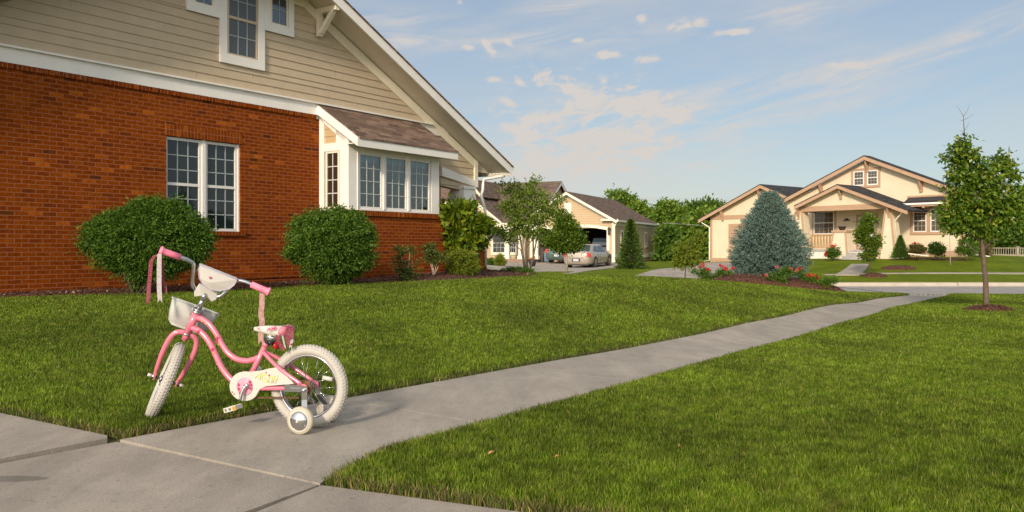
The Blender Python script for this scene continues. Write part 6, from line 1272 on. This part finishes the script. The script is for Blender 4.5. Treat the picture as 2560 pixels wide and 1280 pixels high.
    mb = MB(); rakes(mb, A[0], A[1], p3_, hl3, hl3*.45, gc-.45); soffit2(mb, A[0], A[1], p3_, hl3, hl3*.45, gc-.4, gc, .12); mb.build('fascia', 'brown_trim', r3)
    mb = MB()
    for px_ in (1808, 1901): x = lp(px_, 550, gc)[0]; zt = e3(x); mb.box(x-.06, x+.06, gc-.36, gc, zt-.15, zt-.03); mb.box(x-.06, x+.06, gc-.13, gc, zt-.75, zt-.15); mb.bar((x, gc-.1, zt-.6), (x, gc-.32, zt-.12), .09, .09)
    mb.build('bracket', 'brown_trim', T_)
    mb = MB(); zz = lp(1850, 542, gc)[1]; mb.box(w0, wr3, gc-.035, gc, zz-.14, zz+.14); mb.box(w0-.02, w0+.14, gc-.034, gc, -.3, zz-.14); zbb = lp(1800, 645, gc)[1]; mb.box(w0, wr3, gc-.036, gc, zbb-.45, zbb); 
    d0 = lp(1822, 600, gc)[0]; zd = lp(1830, 567, gc)[1]; mb.box(d0, d0+.2, gc-.04, gc, zbb, zd); mb.box(d0, d0+3.2, gc-.04, gc, zd, zd+.2); mb.build('garage_trim', 'brown_trim', T_)
    mb = MB(); mb.box(d0+.2, d0+3.0, gc-.02, gc, -.3, zd); 
    for i in range(5): mb.box(d0+.2, d0+3.0, gc-.024, gc-.02, -.2+i*(zd+.2)/5, -.17+i*(zd+.2)/5, 1)
    mb.build('garage_door', ['brown_trim', 'plaque'], T_)
    b = MB(); x = w0-.05; b.tube([(x-.75, gc-.3, e3(w0)-.28), (x-.6, gc-.3, e3(w0)-.35), (x-.0, gc-.08, e3(w0)-.75), (x-.0, gc-.08, -.15), (x-.35, gc-.25, -.22)], .045, 6); b.build('downspout', 'trim_cream', T_)
    # steps and entry walk
    s = MB(); xa, xb = lp(2126, 640, pc)[0], lp(2190, 640, pc)[0]; zt = fz-.05
    for i in range(3): s.box(xa-.0-i*.02, xb+i*.02, pc-.45-i*.42, pc+.05 if i == 0 else pc-.45-(i-1)*.42, zt-.5, zt-.17*(i+1)+.05)
    s.build('front_steps', 'step_grey', T_)
    # white splash boards leaning at the planting bed
    for (a, b2) in (((2272, 634), (2322, 640)), ((2424, 634), (2474, 641))):
        p, q_ = P3(*a, 43.6), P3(*b2, 42.8); m = MB(); m.bar(p, q_, .14, .05); o_ = m.build('splash_board', 'trim_cream', None); tag(o_, 'long cream board lying in the bed below the double window' if a[0] < 2300 else 'long cream board lying at the right corner bush of the cream house', 'board')
    # planter bowl on the pier
    m = MB(); m.lathe([(.12, 0), (.16, .05), (.22, .2), (.25, .22), (.22, .2), (0, .16)], (0, 0, 0), (0, 0, 1), 16); xw = (q(2079)+q(2113))/2; Mx = Matrix.Rotation(C_.ang, 4, 'Z'); wp = Mx @ Vector((xw, pc+.25, 0)); o_ = m.build('planter_bowl', 'plaque', None); o_.location = (19.5+wp.x, 50+wp.y, .2+zc+.125); tag(o_, 'dark bowl planter on top of the low porch pier', 'planter')
cream()
tag(strip('path', [U(2128, 662, 34.8), U(2112, 675, 34.8), U(2088, 689, 34.8)], [U(2172, 662, 34.8), U(2165, 675, 34.8), U(2148, 689, 34.8)], 'concrete', lift=.05, hole=False), kind='structure')
# ------------------------------------------------------------ beige neighbour: garage in front, house behind it
mat('siding_beige', (.48, .355, .22), .75, var=.05, scale=3); mat('foundation', (.27, .17, .12), .9, var=.3, scale=6); mat('garage_inside', (.12, .10, .085), .9, var=.2, scale=2)
def beige():
    G_ = Frame(((1535-CX)/F*60, 60.), R(-24), -.12); lp = G_.lp; O_ = (*G_.o, -.12)
    T_ = thing('beige_garage', 'beige garage with an open door bay and brown shingle roof behind the silver car', 'garage', O_, G_.ang)
    c = -.45; A = lp(1415, 478, c); E_ = lp(1541, 549, c); p = (A[1]-E_[1])/(E_[0]-A[0]); h = E_[0]-A[0]; wr = 0; wl = 2*A[0]; e = lambda x: A[1]-.14-p*abs(x-A[0]); ze = lp(1535, 560, 0)[1]
    D = lp(1525, 600, 0)[0]; z1 = lp(1480, 570, 0)[1]; mid = A[0]; oB = (-4.05, D-.05); oA = (wl+.5, -4.6)
    lapm = MB()
    for a, b in ((wl, oA[0]), (oA[1], oB[0]), (oB[1], wr)): lapm.box(a, b, 0, .15, -.1, z1); lap(lapm, lambda q: a, lambda q: b, .15, z1, 0, .17)
    lapm.prism([(wl, z1), (wr, z1), (wr, e(wr)), (A[0], e(A[0])), (wl, e(wl))], 0.0, .15); xl_ = lambda q: max(wl, A[0]-(A[1]-.14-q)/p); xr_ = lambda q: min(wr, A[0]+(A[1]-.14-q)/p); lap(lapm, xl_, xr_, z1, e(A[0])-.1, 0, .17)
    L_ = 11.2; lapm.box(-.15, 0, .15, L_, -.3, e(0)-.05); lapm.box(wl, wl+.15, .15, L_, -.3, e(0)-.05); lapm.box(wl, 0, L_-.15, L_, -.3, e(0)); lapm.prism([(wl, e(0)-.1), (0, e(0)-.1), (A[0], e(A[0]))], L_-.14, L_-.01)
    lap(lapm, lambda q: .15, lambda q: L_, .55, e(0)-.2, 0, .17, 0, 'x', sgn=1); lapm.build('wall', 'siding_beige', T_)
    m = MB(); m.box(-.15, .02, .1, L_, -.6, .28); m.build('foundation', 'foundation', T_)
    m = MB(); m.box(.0, .035, 0, L_, .28, .55); m.box(0, .035, .0, L_, e(0)-.42, e(0)-.05); m.box(-.12, .04, -.04, .14, 0, e(0)-.05); m.box(.0, .04, L_-.14, L_+.02, 0, e(0)-.05); m.box(-.14, .0, -.042, 0, ze-.15, ze+.12)
    for a, b in (oA, oB): m.box(a-.02, a+.18, -.06, 0, 0, z1); m.box(b-.18, b+.02, -.06, 0, 0, z1)
    for a, b in (oA, oB):
        n = 12; arc = [(a-.05+(b-a+.1)*i/n, z1+.02+.22*math.sin(math.pi*i/n)) for i in range(n+1)]; low = [(b-.2-(b-a-.4)*i/n, z1-.15+.2*math.sin(math.pi*i/n)) for i in range(n+1)]; m.prism(arc+low, -.075, -.0)
    m.prism([(A[0]-.0, A[1]-.42), (A[0]+h-.35, A[1]-.42-p*(h-.35)), (A[0]+h-.35, A[1]-.2-p*(h-.35)), (A[0], A[1]-.2)], -.05, 0); m.prism([(A[0], A[1]-.42), (A[0], A[1]-.2), (A[0]-h+.35, A[1]-.2-p*(h-.35)), (A[0]-h+.35, A[1]-.42-p*(h-.35))], -.05, 0)
    m.box(-.85, .12, -.42, .0, e(0)-.1, e(0)+.02); m.build('trim', 'trim_cream', T_)
    m = MB(); roof2(m, A[0], A[1], p, h, h, c-.02, L_+.3); rf = m.build('roof', 'shingle_y', T_); m = MB(); rakes(m, A[0], A[1], p, h, h, c, d=.2); m.build('fascia', 'trim_cream', rf)
    m = MB(); m.prism([(A[0]+h, A[1]-p*h-.16), (A[0]+h+.13, A[1]-p*h-.14), (A[0]+h+.14, A[1]-p*h-.02), (A[0]+h, A[1]-p*h-.02)], c, L_+.3); m.build('gutter', 'trim_white', rf)
    m = MB(); m.tube([(h+A[0]+.05, -.3, e(0)-.0), (.07, -.08, e(0)-.5), (.07, -.08, .15), (.2, -.5, .02)], .05, 6); m.tube([(h+A[0]+.05, L_+.1, e(0)-.0), (.07, L_+.0, e(0)-.45), (.07, L_+.0, .0)], .05, 6); m.build('downspout', 'trim_cream', T_)
    v0, v1 = lp(1412, 535, 0), lp(1429, 507, 0); m = MB(); m.box(v0[0], v1[0], -.05, 0, v0[1], v1[1]); m.build('gable_vent', 'trim_cream', T_)
    for yy in (1.9, 8.6): 
        w_ = MB(); ring(w_, yy-.35, yy+.35, 1.05, 2.32, .12, .02, .06, 0, 'x'); wo = w_.build('window', 'trim_cream', T_); w_ = MB(); w_.add([(.045, yy-.23, 1.17), (.045, yy+.23, 1.17), (.045, yy+.23, 2.2), (.045, yy-.23, 2.2)], [(0, 1, 2, 3)]); w_.build('pane', 'glass_dark', wo); w_ = MB(); w_.box(.046, .052, yy-.01, yy+.01, 1.17, 2.2); w_.box(.046, .054, yy-.23, yy+.23, 1.67, 1.7); w_.build('glazing_bars', 'muntin', wo)
    m = MB(); q = lp(1524, 578, 0); m.box(q[0]-.08, q[0]+.08, -.2, -.04, q[1]-.25, q[1]+.15); m.prism([(q[0]-.13, q[1]+.15), (q[0]+.13, q[1]+.15), (q[0], q[1]+.3)], -.24, -.0); m.build('wall_lantern', 'plaque', T_)
    m = MB(); m.box(wl+.15, -.151, .15, L_-.16, -.02, .03); m.box(wl+.16, wl+.2, .2, L_-.2, 0, 3); m.box(wl+.2, -.2, L_-.25, L_-.2, 0, 3.2); m.box(wl+.2, -.2, .2, L_-.2, z1+.2, z1+.24); m.build('garage_interior', 'garage_inside', T_)
    # the house proper
    T2 = thing('beige_house', 'beige neighbour house with white gable boards and long brown roof behind the multi stemmed tree', 'house', O_, G_.ang)
    yb = 5.2; (xr, zr) = lp(1394, 453, yb); zr2 = zr; pitch = .62; dep = 4.6; yf = yb-dep; x_l = -30
    m = MB(); 
    for s_ in (-1, 1): m.add([(x_l, yb, zr2), (xr+.35, yb, zr2), (xr+.35, yb+s_*(dep+.4), zr2-pitch*(dep+.4)), (x_l, yb+s_*(dep+.4), zr2-pitch*(dep+.4)), (x_l, yb, zr2-.06), (xr+.35, yb, zr2-.06), (xr+.35, yb+s_*(dep+.4), zr2-pitch*(dep+.4)-.06), (x_l, yb+s_*(dep+.4), zr2-pitch*(dep+.4)-.06)], [(0, 1, 2, 3), (7, 6, 5, 4), (0, 4, 5, 1), (1, 5, 6, 2), (2, 6, 7, 3)])
    rf = m.build('roof', 'shingle_x', T2)
    m = MB()
    for s_ in (-1, 1): m.prism([(yb, zr2-.06), (yb+s_*(dep+.4), zr2-.06-pitch*(dep+.4)), (yb+s_*(dep+.4), zr2-.3-pitch*(dep+.4)), (yb, zr2-.3)], xr+.31, xr+.352, 0, 'x')
    m.build('fascia', 'trim_white', rf)
    m = MB(); ev = zr2-pitch*dep-.1; m.prism([(yb-dep, -.2), (yb+dep, -.2), (yb+dep, ev), (yb, zr2-.1), (yb-dep, ev)], x_l, xr, 0, 'x'); lap(m, lambda q: max(yb-dep, yb-(zr2-.1-q)/pitch), lambda q: min(yb+dep, yb+(zr2-.1-q)/pitch), 1, zr2-.2, xr, .17, 0, 'x', sgn=1); lap(m, lambda q: x_l, lambda q: wl, .3, ev, yb-dep, .17); m.build('wall', 'siding_beige', T2)
    # two front gables with white boards
    fr = MB(); fs = MB(); rfm = MB(); ff = MB()
    for cc, apx, rt_, lft in ((-.3, (1172, 446), (1207, 492), (1095, 505)), (-1.6, (1152, 470), (1262, 560), (1040, 560))):
        Aa = lp(*apx, cc); Rr_ = lp(*rt_, cc); Ll = lp(*lft, cc)
        pp = abs((Aa[1]-Rr_[1])/(Rr_[0]-Aa[0])); hh = Rr_[0]-Aa[0]
        roof2(rfm, Aa[0], Aa[1], pp, hh*1.0, hh, cc-.02, yb-.5, .05); rakes(ff, Aa[0], Aa[1], pp, hh, hh, cc, d=.2); rakes(ff, Aa[0], Aa[1]-.22, pp, hh*.96, hh*.96, cc+.36, d=.24)
        fs.prism([(Aa[0]-hh+.3, Aa[1]-.15-pp*(hh-.3)-.02), (Aa[0]+hh-.3, Aa[1]-.15-pp*(hh-.3)-.02), (Aa[0], Aa[1]-.15)], cc+.4, cc+.6); lap(fs, lambda q: Aa[0]-(Aa[1]-.15-q)/pp, lambda q: Aa[0]+(Aa[1]-.15-q)/pp, Aa[1]-.15-pp*(hh-.3), Aa[1]-.35, cc+.4, .17)
    rfm.build('gable_roof', 'shingle_y', T2); ff.build('gable_boards', 'trim_cream', T2); fs.build('gable_wall', 'siding_beige', T2)
    # porch: strip roof, header, arch, posts, windows
    cc = -1.6; a = lp(1150, 560, cc); b = lp(1338, 556, cc); zt = a[1]*.5+b[1]*.5; m = MB(); m.add([(a[0], cc-.1, zt), (b[0], cc-.1, zt), (b[0], cc+.9, zt+.45), (a[0], cc+.9, zt+.45)], [(0, 1, 2, 3)]); m.build('porch_roof', 'shingle_x', T2)
    m = MB(); m.box(a[0], b[0], cc-.14, cc-.0, zt-.18, zt); 
    for i in range(2):
        xa = lp((1212, 1272)[i], 570, cc)[0]; xb = lp((1270, 1334)[i], 570, cc)[0]; n = 12; up = [(xa+(xb-xa)*k/n, zt-.181) for k in range(n+1)]; lo = [(xb-(xb-xa)*k/n, zt-.62+.26*math.sin(math.pi*k/n)) for k in range(n+1)]; m.prism(up+lo, cc-.1, cc-.02)
    m.build('porch_header', 'trim_cream', T2)
    m = MB()
    for px_ in (1269, 1302, 1341): x = lp(px_, 600, cc)[0]; m.box(x-.14, x+.14, cc-.12, cc+.16, .2, zt-.2); m.box(x-.2, x+.2, cc-.18, cc+.22, .2, .45)
    m.build('porch_posts', 'trim_cream', T2); m = MB(); xa = lp(1262, 600, cc)[0]; xb = lp(1318, 600, cc)[0]; m.box(xa, xb, cc-.1, .6, -.2, .2); m.build('porch_base', 'foundation', T2)
    for x0_, x1_ in ((1232, 1263), (1273, 1290)):
        w0 = lp(x0_, 636, yf)[0]; w1 = lp(x1_, 636, yf)[0]; za = lp(1250, 632, yf)[1]; zb_ = lp(1250, 583, yf)[1]; m = MB(); ring(m, w0-.14, w1+.14, za-.16, zb_+.16, .15, yf-.07, yf-.0); m.build('window_trim', 'trim_cream', T2); window(T2, w0, w1, za, zb_, yf-.02, 3, 4, 'glass_dark', 'vinyl', .05, .035, True, 'muntin', bw=.03)
    return G_, wl, A
G_, gwl, gA = beige()
def gw(x, y, z=0):
    v = Matrix.Rotation(G_.ang, 3, 'Z') @ Vector((x, y, 0)); return (G_.o[0]+v.x, G_.o[1]+v.y)
# ------------------------------------------------------------ vehicles
mat('car_silver', (.46, .40, .33), .3, metal=.45, coat=.5); mat('car_green', (.10, .16, .14), .3, metal=.4, coat=.5); mat('car_black', (.02, .022, .03), .25, coat=.5)
mat('car_glass', (.03, .045, .055), .08, spec=.8); mat('tyre', (.025, .025, .025), .8); mat('rim_alloy', (.6, .58, .55), .3, metal=.8); mat('lamp_red', (.55, .02, .015), .2, coat=.6); mat('lamp_white', (.7, .65, .6), .2); mat('plate', (.6, .62, .66), .5); mat('plate_ink', (.08, .12, .28), .6)
def car(label, paint, loc, rz, suv=False, name='parked_car', ground=None, pitch=0.0):
    T_ = thing(name, label, 'car', loc, rz); L2, W = 2.5, .92
    # stations along x: (x, half width, z of sill, z of belt, z of crown line)
    st = [(-2.50, .62, .42, .86, .88), (-2.46, .78, .28, .94, 1.0), (-2.36, .87, .22, 1.0, 1.05), (-2.0, .92, .20, 1.02, 1.07), (-1.0, .93, .20, .98, 1.02), (0, .93, .20, .95, .99), (.9, .93, .20, .93, .97), (1.5, .92, .20, .90, .96), (2.1, .88, .20, .80, .86), (2.38, .78, .24, .66, .72), (2.5, .6, .36, .55, .58)]
    if suv: st = [(x, w_, a, b+.12, c_+.12) for x, w_, a, b, c_ in st]
    m = MB(); vs = []; k = 12
    for x, w_, a, b, c_ in st:
        half = [(w_*.80, a), (w_*.97, a+.10), (w_, a+.30 if a+.30 < b-.1 else (a+b)/2), (w_*.99, b-.12), (w_*.93, b), (w_*.6, c_)]; row = half+[(-y, z) for y, z in half[::-1]]; vs += [(x, y, z) for y, z in row]
    fs = []; n = len(st)
    for i in range(n-1):
        for j in range(k): fs.append((i*k+j, i*k+(j+1) % k, (i+1)*k+(j+1) % k, (i+1)*k+j))
    fs += [tuple(range(k))[::-1], tuple(range((n-1)*k, n*k))]; m.add(vs, fs, 0, True)
    # greenhouse
    z0 = .93 if not suv else 1.05; zr = 1.46 if not suv else 1.75; gh = [(-2.02, .78, z0+.06), (-1.28, .60, zr-.05), (-.85, .62, zr), (.25, .62, zr-.01), (.55, .61, zr-.05), (1.32, .80, z0+.02)] if not suv else [(-2.35, .80, z0+.06), (-2.15, .68, zr-.06), (-1.9, .68, zr), (.2, .66, zr-.01), (.5, .64, zr-.06), (1.35, .82, z0+.02)]
    vs = []; 
    for x, w_, z in gh: vs += [(x, .84, z0-.04), (x, w_+.0, z), (x, w_*.7, z+.02), (x, -w_*.7, z+.02), (x, -w_, z), (x, -.84, z0-.04)]
    fs = []
    for i in range(len(gh)-1):
        for j in range(5): fs.append((i*6+j, i*6+j+1, (i+1)*6+j+1, (i+1)*6+j))
    m.add(vs, fs, 0, True); bd = m.build('body', paint, T_)
    g = MB(); of = .012
    def lerp(a, b, t): return tuple(a[i]+(b[i]-a[i])*t for i in range(3))
    r0, r1 = gh[0], gh[1]; a_ = [(r0[0], y*r0[1]*.93, r0[2]) for y in (-1, 1)]; b_ = [(r1[0], y*r1[1]*.93, r1[2]+.015) for y in (-1, 1)]
    q = [lerp(a_[0], b_[0], .06), lerp(a_[1], b_[1], .06), lerp(a_[1], b_[1], .93), lerp(a_[0], b_[0], .93)]; g.add([(x-.03, y, z+.035) for x, y, z in q], [(0, 3, 2, 1)], 0)
    r0, r1 = gh[-1], gh[-2]; a_ = [(r0[0], y*r0[1]*.92, r0[2]) for y in (-1, 1)]; b_ = [(r1[0], y*r1[1]*.92, r1[2]+.015) for y in (-1, 1)]; g.add([(x+.03, y, z+.035) for x, y, z in (a_[0], a_[1], b_[1], b_[0])], [(0, 1, 2, 3)], 0); g.build('windscreen', 'car_glass', T_)
    xs_ = [(-1.72, -1.42, -1.18), (-1.30, -.42, -1.0), ] 
    for sd in (-1, 1):
        g = MB(); yy = lambda z: sd*(.84+(.62-.84)*(z-z0+.04)/(zr-z0)+.014)
        za, zb = z0+.03, zr-.10; pan = [[(-1.55, za), (-1.35, za), (-1.22, za+.28)], [(-1.30, za), (-.42, za), (-.46, zb), (-.98, zb), (-1.17, za+.30)], [(-.36, za), (1.02, za), (.48, zb), (-.38, zb)]]
        if suv: pan = [[(-2.1, za), (-1.3, za), (-1.3, zb), (-1.98, zb)], [(-1.22, za), (-.42, za), (-.42, zb), (-1.22, zb)], [(-.34, za), (1.02, za), (.42, zb), (-.34, zb)]]
        for pgn in pan: g.add([(x, yy(z), z) for x, z in pgn], [tuple(range(len(pgn)))[::sd*-1]], 0)
        g.build('side_windows', 'car_glass', T_)
        for xw in (-1.42, 1.45):
            a_ = MB(); a_.lathe([(.375, -.0), (.375, .014), (.0, .015)], (xw, sd*.918, .36), (0, sd, 0), 24); a_.build('wheel_arch', 'plaque', T_)
            w_ = MB(); w_.lathe([(.20, -.2), (.33, -.2), (.34, -.17), (.34, .012), (.325, .026), (.22, .028)], (xw, sd*.918, .335), (0, sd, 0), 26); wo = w_.build('wheel', 'tyre', T_)
            w_ = MB(); w_.lathe([(.225, .020), (.215, .032), (.19, .02), (.06, .022), (.05, .034), (0, .036)], (xw, sd*.918, .335), (0, sd, 0), 22)
            for i in range(5): a2 = 6.283*i/5; w_.bar((xw, sd*.952, .335), (xw+.2*math.cos(a2), sd*.95, .335+.2*math.sin(a2)), .05, .012, 0, up=(0, 1, 0))
            w_.build('rim', 'rim_alloy', wo)
        t_ = MB(); zt = .70 if not suv else .9; t_.add([(-2.475, sd*.52, zt+.02), (-2.475, sd*.80, zt-.0), (-2.40, sd*.885, zt+.02), (-2.22, sd*.925, zt+.06), (-2.35, sd*.88, zt+.22), (-2.44, sd*.80, zt+.26), (-2.465, sd*.60, zt+.25)], [(0, 1, 5, 6) if sd < 0 else (6, 5, 1, 0), (1, 2, 4, 5) if sd < 0 else (5, 4, 2, 1), (2, 3, 4) if sd < 0 else (4, 3, 2)]); t_.v = [(x-.02, y*1.01, z) for x, y, z in t_.v]; so = t_.build('tail_lamp', 'lamp_red', T_)
        h_ = MB(); h_.ball((2.32, sd*.66, .64), (.14, .16, .07)); h_.build('headlamp', 'lamp_white', T_)
        h_ = MB(); h_.ball((.92, sd*1.0, z0+.06), (.07, .10, .07)); h_.build('wing_mirror', paint, T_)
        h_ = MB(); [h_.box(x, x+.16, sd*.935-.008, sd*.935+.008, .78, .80) for x in (-.95, .1)]; h_.build('door_handles', 'chrome', T_)
        h_ = MB(); [h_.box(x, x+.012, sd*.928-.006, sd*.928+.006, .32, .9) for x in (-.98, -.40, 1.02)]; h_.build('door_seams', 'plaque', T_)
    b_ = MB(); b_.box(-2.53, -2.48, -.50, .50, .635, .665, 0); b_.build('chrome_strip', 'chrome', T_)
    b_ = MB(); b_.box(-2.535, -2.49, -.26, .26, .42, .60, 1); b_.box(-2.54, -2.53, -.17, .17, .44, .575, 0)
    for i in range(4): b_.box(-2.543, -2.54, -.12+i*.065, -.085+i*.065, .485, .535, 2)
    b_.build('number_plate', ['plate', 'plaque', 'plate_ink'], T_)
    b_ = MB(); b_.box(-2.42, 2.3, -.78, .78, .18, .24); b_.build('underbody', 'plaque', T_)
    return T_
yaw = math.pi/2-R(24)
def carpos(px_, Y, d=2.45, rzz=yaw): x = (px_-CX)/F*Y; return x+math.cos(rzz)*d, Y+math.sin(rzz)*d
cx1, cy1 = carpos(1441, 52.6); z_r = g1(cx1-math.cos(yaw)*1.5, cy1-math.sin(yaw)*1.5); z_f = g1(cx1+math.cos(yaw)*1.5, cy1+math.sin(yaw)*1.5)
c1 = car('silver beige sedan with red tail lamps parked on the driveway before the open garage', 'car_silver', (cx1, cy1, (z_r+z_f)/2+.02), yaw); c1.rotation_euler = (0, -math.atan2(z_f-z_r, 3.0), yaw)
px2, py2 = gw(-3.3, -.35); c2 = car('dark green car nosed into the garage bay, half hidden behind the silver sedan', 'car_green', (px2, py2, g1(px2, py2)+.02), yaw)
px3, py3 = gw(-1.35, 3.6); c3 = car('black sport utility vehicle parked inside the open garage bay', 'car_black', (px3, py3, -.12+.035), yaw, True)
# bins and flower pot by the garage
def bin_(lab, m_, x, y, h, w_):
    a, b = gw(x, y); T_ = thing('wheeled_bin', lab, 'bin', (a, b, g1(a, b)+.02), G_.ang)
    m = MB(); m.add([(sx_*w_*s_, sy_*w_*s_, z) for z, s_ in ((.05, .42), (h-.08, .5)) for sx_, sy_ in ((-1, -1), (1, -1), (1, 1), (-1, 1))], [(3, 2, 1, 0), (4, 5, 6, 7), (0, 1, 5, 4), (1, 2, 6, 5), (2, 3, 7, 6), (3, 0, 4, 7)]); m.build('bin_body', m_, T_, bevel=.01)
    m = MB(); m.box(-w_*.54, w_*.54, -w_*.56, w_*.54, h-.08, h-.02); m.box(-w_*.5, w_*.5, w_*.5, w_*.62, h-.14, h-.08); m.build('lid', m_, T_, bevel=.01)
    for s_ in (-1, 1): m = MB(); m.lathe([(.1, 0), (.1, .05), (0, .05)], (s_*w_*.38, w_*.46, .1), (s_, 0, 0), 12); m.build('wheel', 'tyre', T_)
mat('bin_brown', (.07, .045, .035), .5); mat('bin_blue', (.11, .17, .26), .5); mat('pot_black', (.03, .025, .025), .4)
xb1 = G_.lp(1352, 640, -.9)[0]; bin_('dark brown wheeled bin beside the blue one at the garage', 'bin_brown', xb1, -.9, 1.08, .66); xb2 = G_.lp(1370, 640, -.9)[0]; bin_('blue grey wheeled bin beside the brown one at the garage', 'bin_blue', xb2, -.9, .82, .5)
a, b = (1331-CX)/F*54, 54; T_ = thing('flower_pot', 'black flower pot with orange blooms at the foot of the multi stemmed tree trunks', 'flower pot', (a, b, g1(a, b)+.02)); m = MB(); m.lathe([(.16, 0), (.24, .25), (.27, .42), (.24, .4), (0, .38)], (0, 0, 0), (0, 0, 1), 16); m.build('pot', 'pot_black', T_)
foliage('flowers', [(0, 0, .5, .24, .24, .12)], 12, 10, .05, .09, .07, mat('petal_orange', (.45, .12, .04), .6), T_, .3)
# picket fence at the right edge
def fence():
    A_ = P3(2474, 640, 47); B_ = P3(2650, 641, 44.5); zb = .47; T_ = thing('picket_fence', 'low weathered white fence with square posts at the far right edge', 'fence', (A_.x, A_.y, .40), math.atan2(B_.y-A_.y, B_.x-A_.x)); Ln = math.hypot(B_.x-A_.x, B_.y-A_.y)
    mat('fence_wood', (.34, .29, .23), .8, var=.15, scale=10)
    for x in np.arange(0, Ln, 1.42):
        if x > .5 or True:
            m = MB(); m.box(x-.055, x+.055, -.055, .055, -.3, .56); m.box(x-.075, x+.075, -.075, .075, .56, .59); m.build('post', 'fence_wood', T_)
        m = MB(); m.box(x+.06, x+1.36, -.025, .025, .48, .52); m.box(x+.06, x+1.36, -.025, .025, .04, .15)
        for i in range(11): q = x+.12+i*.118; m.box(q-.014, q+.014, -.014, .014, .15, .48)
        m.build('panel', 'fence_wood', T_)
fence()
# overhead wires
mat('wire', (.35, .35, .36), .7)
for i, (ya, yb2, Yd, lab) in enumerate(((490, 492, 130, 'topmost overhead wire strung behind the trees'), (494, 496, 130, 'middle overhead wire strung behind the trees'), (498, 499.5, 130, 'third overhead wire strung just below the middle one'), (557, 560, 64, 'lower single wire running between the garage and the cream house'))):
    m = MB(); a = P3(1380 if i < 3 else 1655, ya, Yd); b = P3(3100 if i < 3 else 2800, yb2, Yd+4); pts = []
    for k in range(25): t = k/24; p = a.lerp(b, t); p.z -= 1.2*4*t*(1-t)*.5; pts.append(p)
    m.tube(pts, .022 if i < 3 else .012, 5); tag(m.build('overhead_wire', 'wire'), lab, 'wire', group='overhead wires')
# ------------------------------------------------------------ pieces of one part that stand apart become parts of their own
def islands(me):
    n = len(me.vertices); par = list(range(n))
    def fd(a):
        while par[a] != a: par[a] = par[par[a]]; a = par[a]
        return a
    for e in me.edges:
        a, b = fd(e.vertices[0]), fd(e.vertices[1])
        if a != b: par[a] = b
    g = {}
    for i in range(n): g.setdefault(fd(i), []).append(i)
    comps = list(g.values()); co = [v.co for v in me.vertices]; bb = []
    for c in comps:
        P_ = np.array([co[i][:] for i in c]); bb.append((P_.min(0), P_.max(0)))
    return comps, bb
def split_parts(names, gap=.012):
    for o in [q for q in sc.objects if q.type == 'MESH' and q.name.split('.')[0] in names]:
        me = o.data
        if len(me.vertices) > 60000: continue
        comps, bb = islands(me); k = len(comps); par = list(range(k)); g_ = min(gap, .0035) if names[o.name.split('.')[0]][1] else gap
        def fd(a):
            while par[a] != a: a = par[a]
            return a
        for i in range(k):
            for j in range(i+1, k):
                if np.all(bb[i][0]-g_ <= bb[j][1]) and np.all(bb[j][0]-g_ <= bb[i][1]): par[fd(i)] = fd(j)
        gr = {}
        for i in range(k): gr.setdefault(fd(i), []).append(i)
        base = names[o.name.split('.')[0]][0]
        if len(gr) < 2: o.name = base; continue
        vid = {}
        for q, (r, cs) in enumerate(gr.items()):
            for c in cs:
                for v in comps[c]: vid[v] = q
        parts = [([], {}, [], [], []) for _ in gr]
        for p in me.polygons:
            q = vid[p.vertices[0]]; vs, mp, fs, mi, sm = parts[q]; f = []
            for v in p.vertices:
                if v not in mp: mp[v] = len(vs); vs.append(me.vertices[v].co[:])
                f.append(mp[v])
            fs.append(f); mi.append(p.material_index); sm.append(p.use_smooth)
        parts.sort(key=lambda t: -len(t[0]))
        for q, (vs, mp, fs, mi, sm) in enumerate(parts):
            nm = bpy.data.meshes.new(base); nm.from_pydata(vs, [], fs)
            for m_ in me.materials: nm.materials.append(m_)
            nm.polygons.foreach_set('material_index', mi); nm.polygons.foreach_set('use_smooth', sm); nm.update()
            if q == 0: o.data = nm; o.name = base
            else:
                c = bpy.data.objects.new(base, nm); sc.collection.objects.link(c); c.parent = o.parent; c.matrix_local = o.matrix_local.copy()
                for md in o.modifiers:
                    if md.type == 'BEVEL': b = c.modifiers.new('bevel', 'BEVEL'); b.width = md.width; b.segments = md.segments; b.limit_method = 'ANGLE'
SPL = {'bracket': ('bracket', 0), 'rivets': ('rivet', 1), 'curtain': ('curtain', 0), 'blind': ('blind', 0), 'crank': ('crank', 0), 'axle_nuts': ('axle_nut', 0), 'flower_decals': ('flower_decal', 0), 'headset': ('headset', 0),
       'porch_posts': ('porch_post', 0), 'door_handles': ('door_handle', 0), 'side_windows': ('side_window', 1), 'porch_column': ('porch_column', 0), 'downspout': ('downspout', 0), 'mullion': ('mullion', 0), 'windscreen': ('windscreen', 0), 'fascia': ('fascia', 0), 'gable_boards': ('gable_board', 0), 'gable_roof': ('gable_roof', 0), 'gable_wall': ('gable_wall', 0), 'rake_board': ('rake_board', 0), 'garage_trim': ('garage_trim', 0), 'base_board': ('base_board', 0), 'hood_beam': ('hood_beam', 0), 'bay_foot': ('brick_foot', 0), 'porch_ceiling': ('porch_ceiling', 0), 'porch_pier': ('porch_pier', 0), 'seat_post': ('seat_post', 0), 'trim': ('trim_board', 0), 'door_seams': ('door_seam', 0), 'flower_print': ('flower_print', 0), 'wall': ('wall', 0), 'hub': ('hub', 0), 'soffit': ('soffit', 0)}
split_parts(SPL)
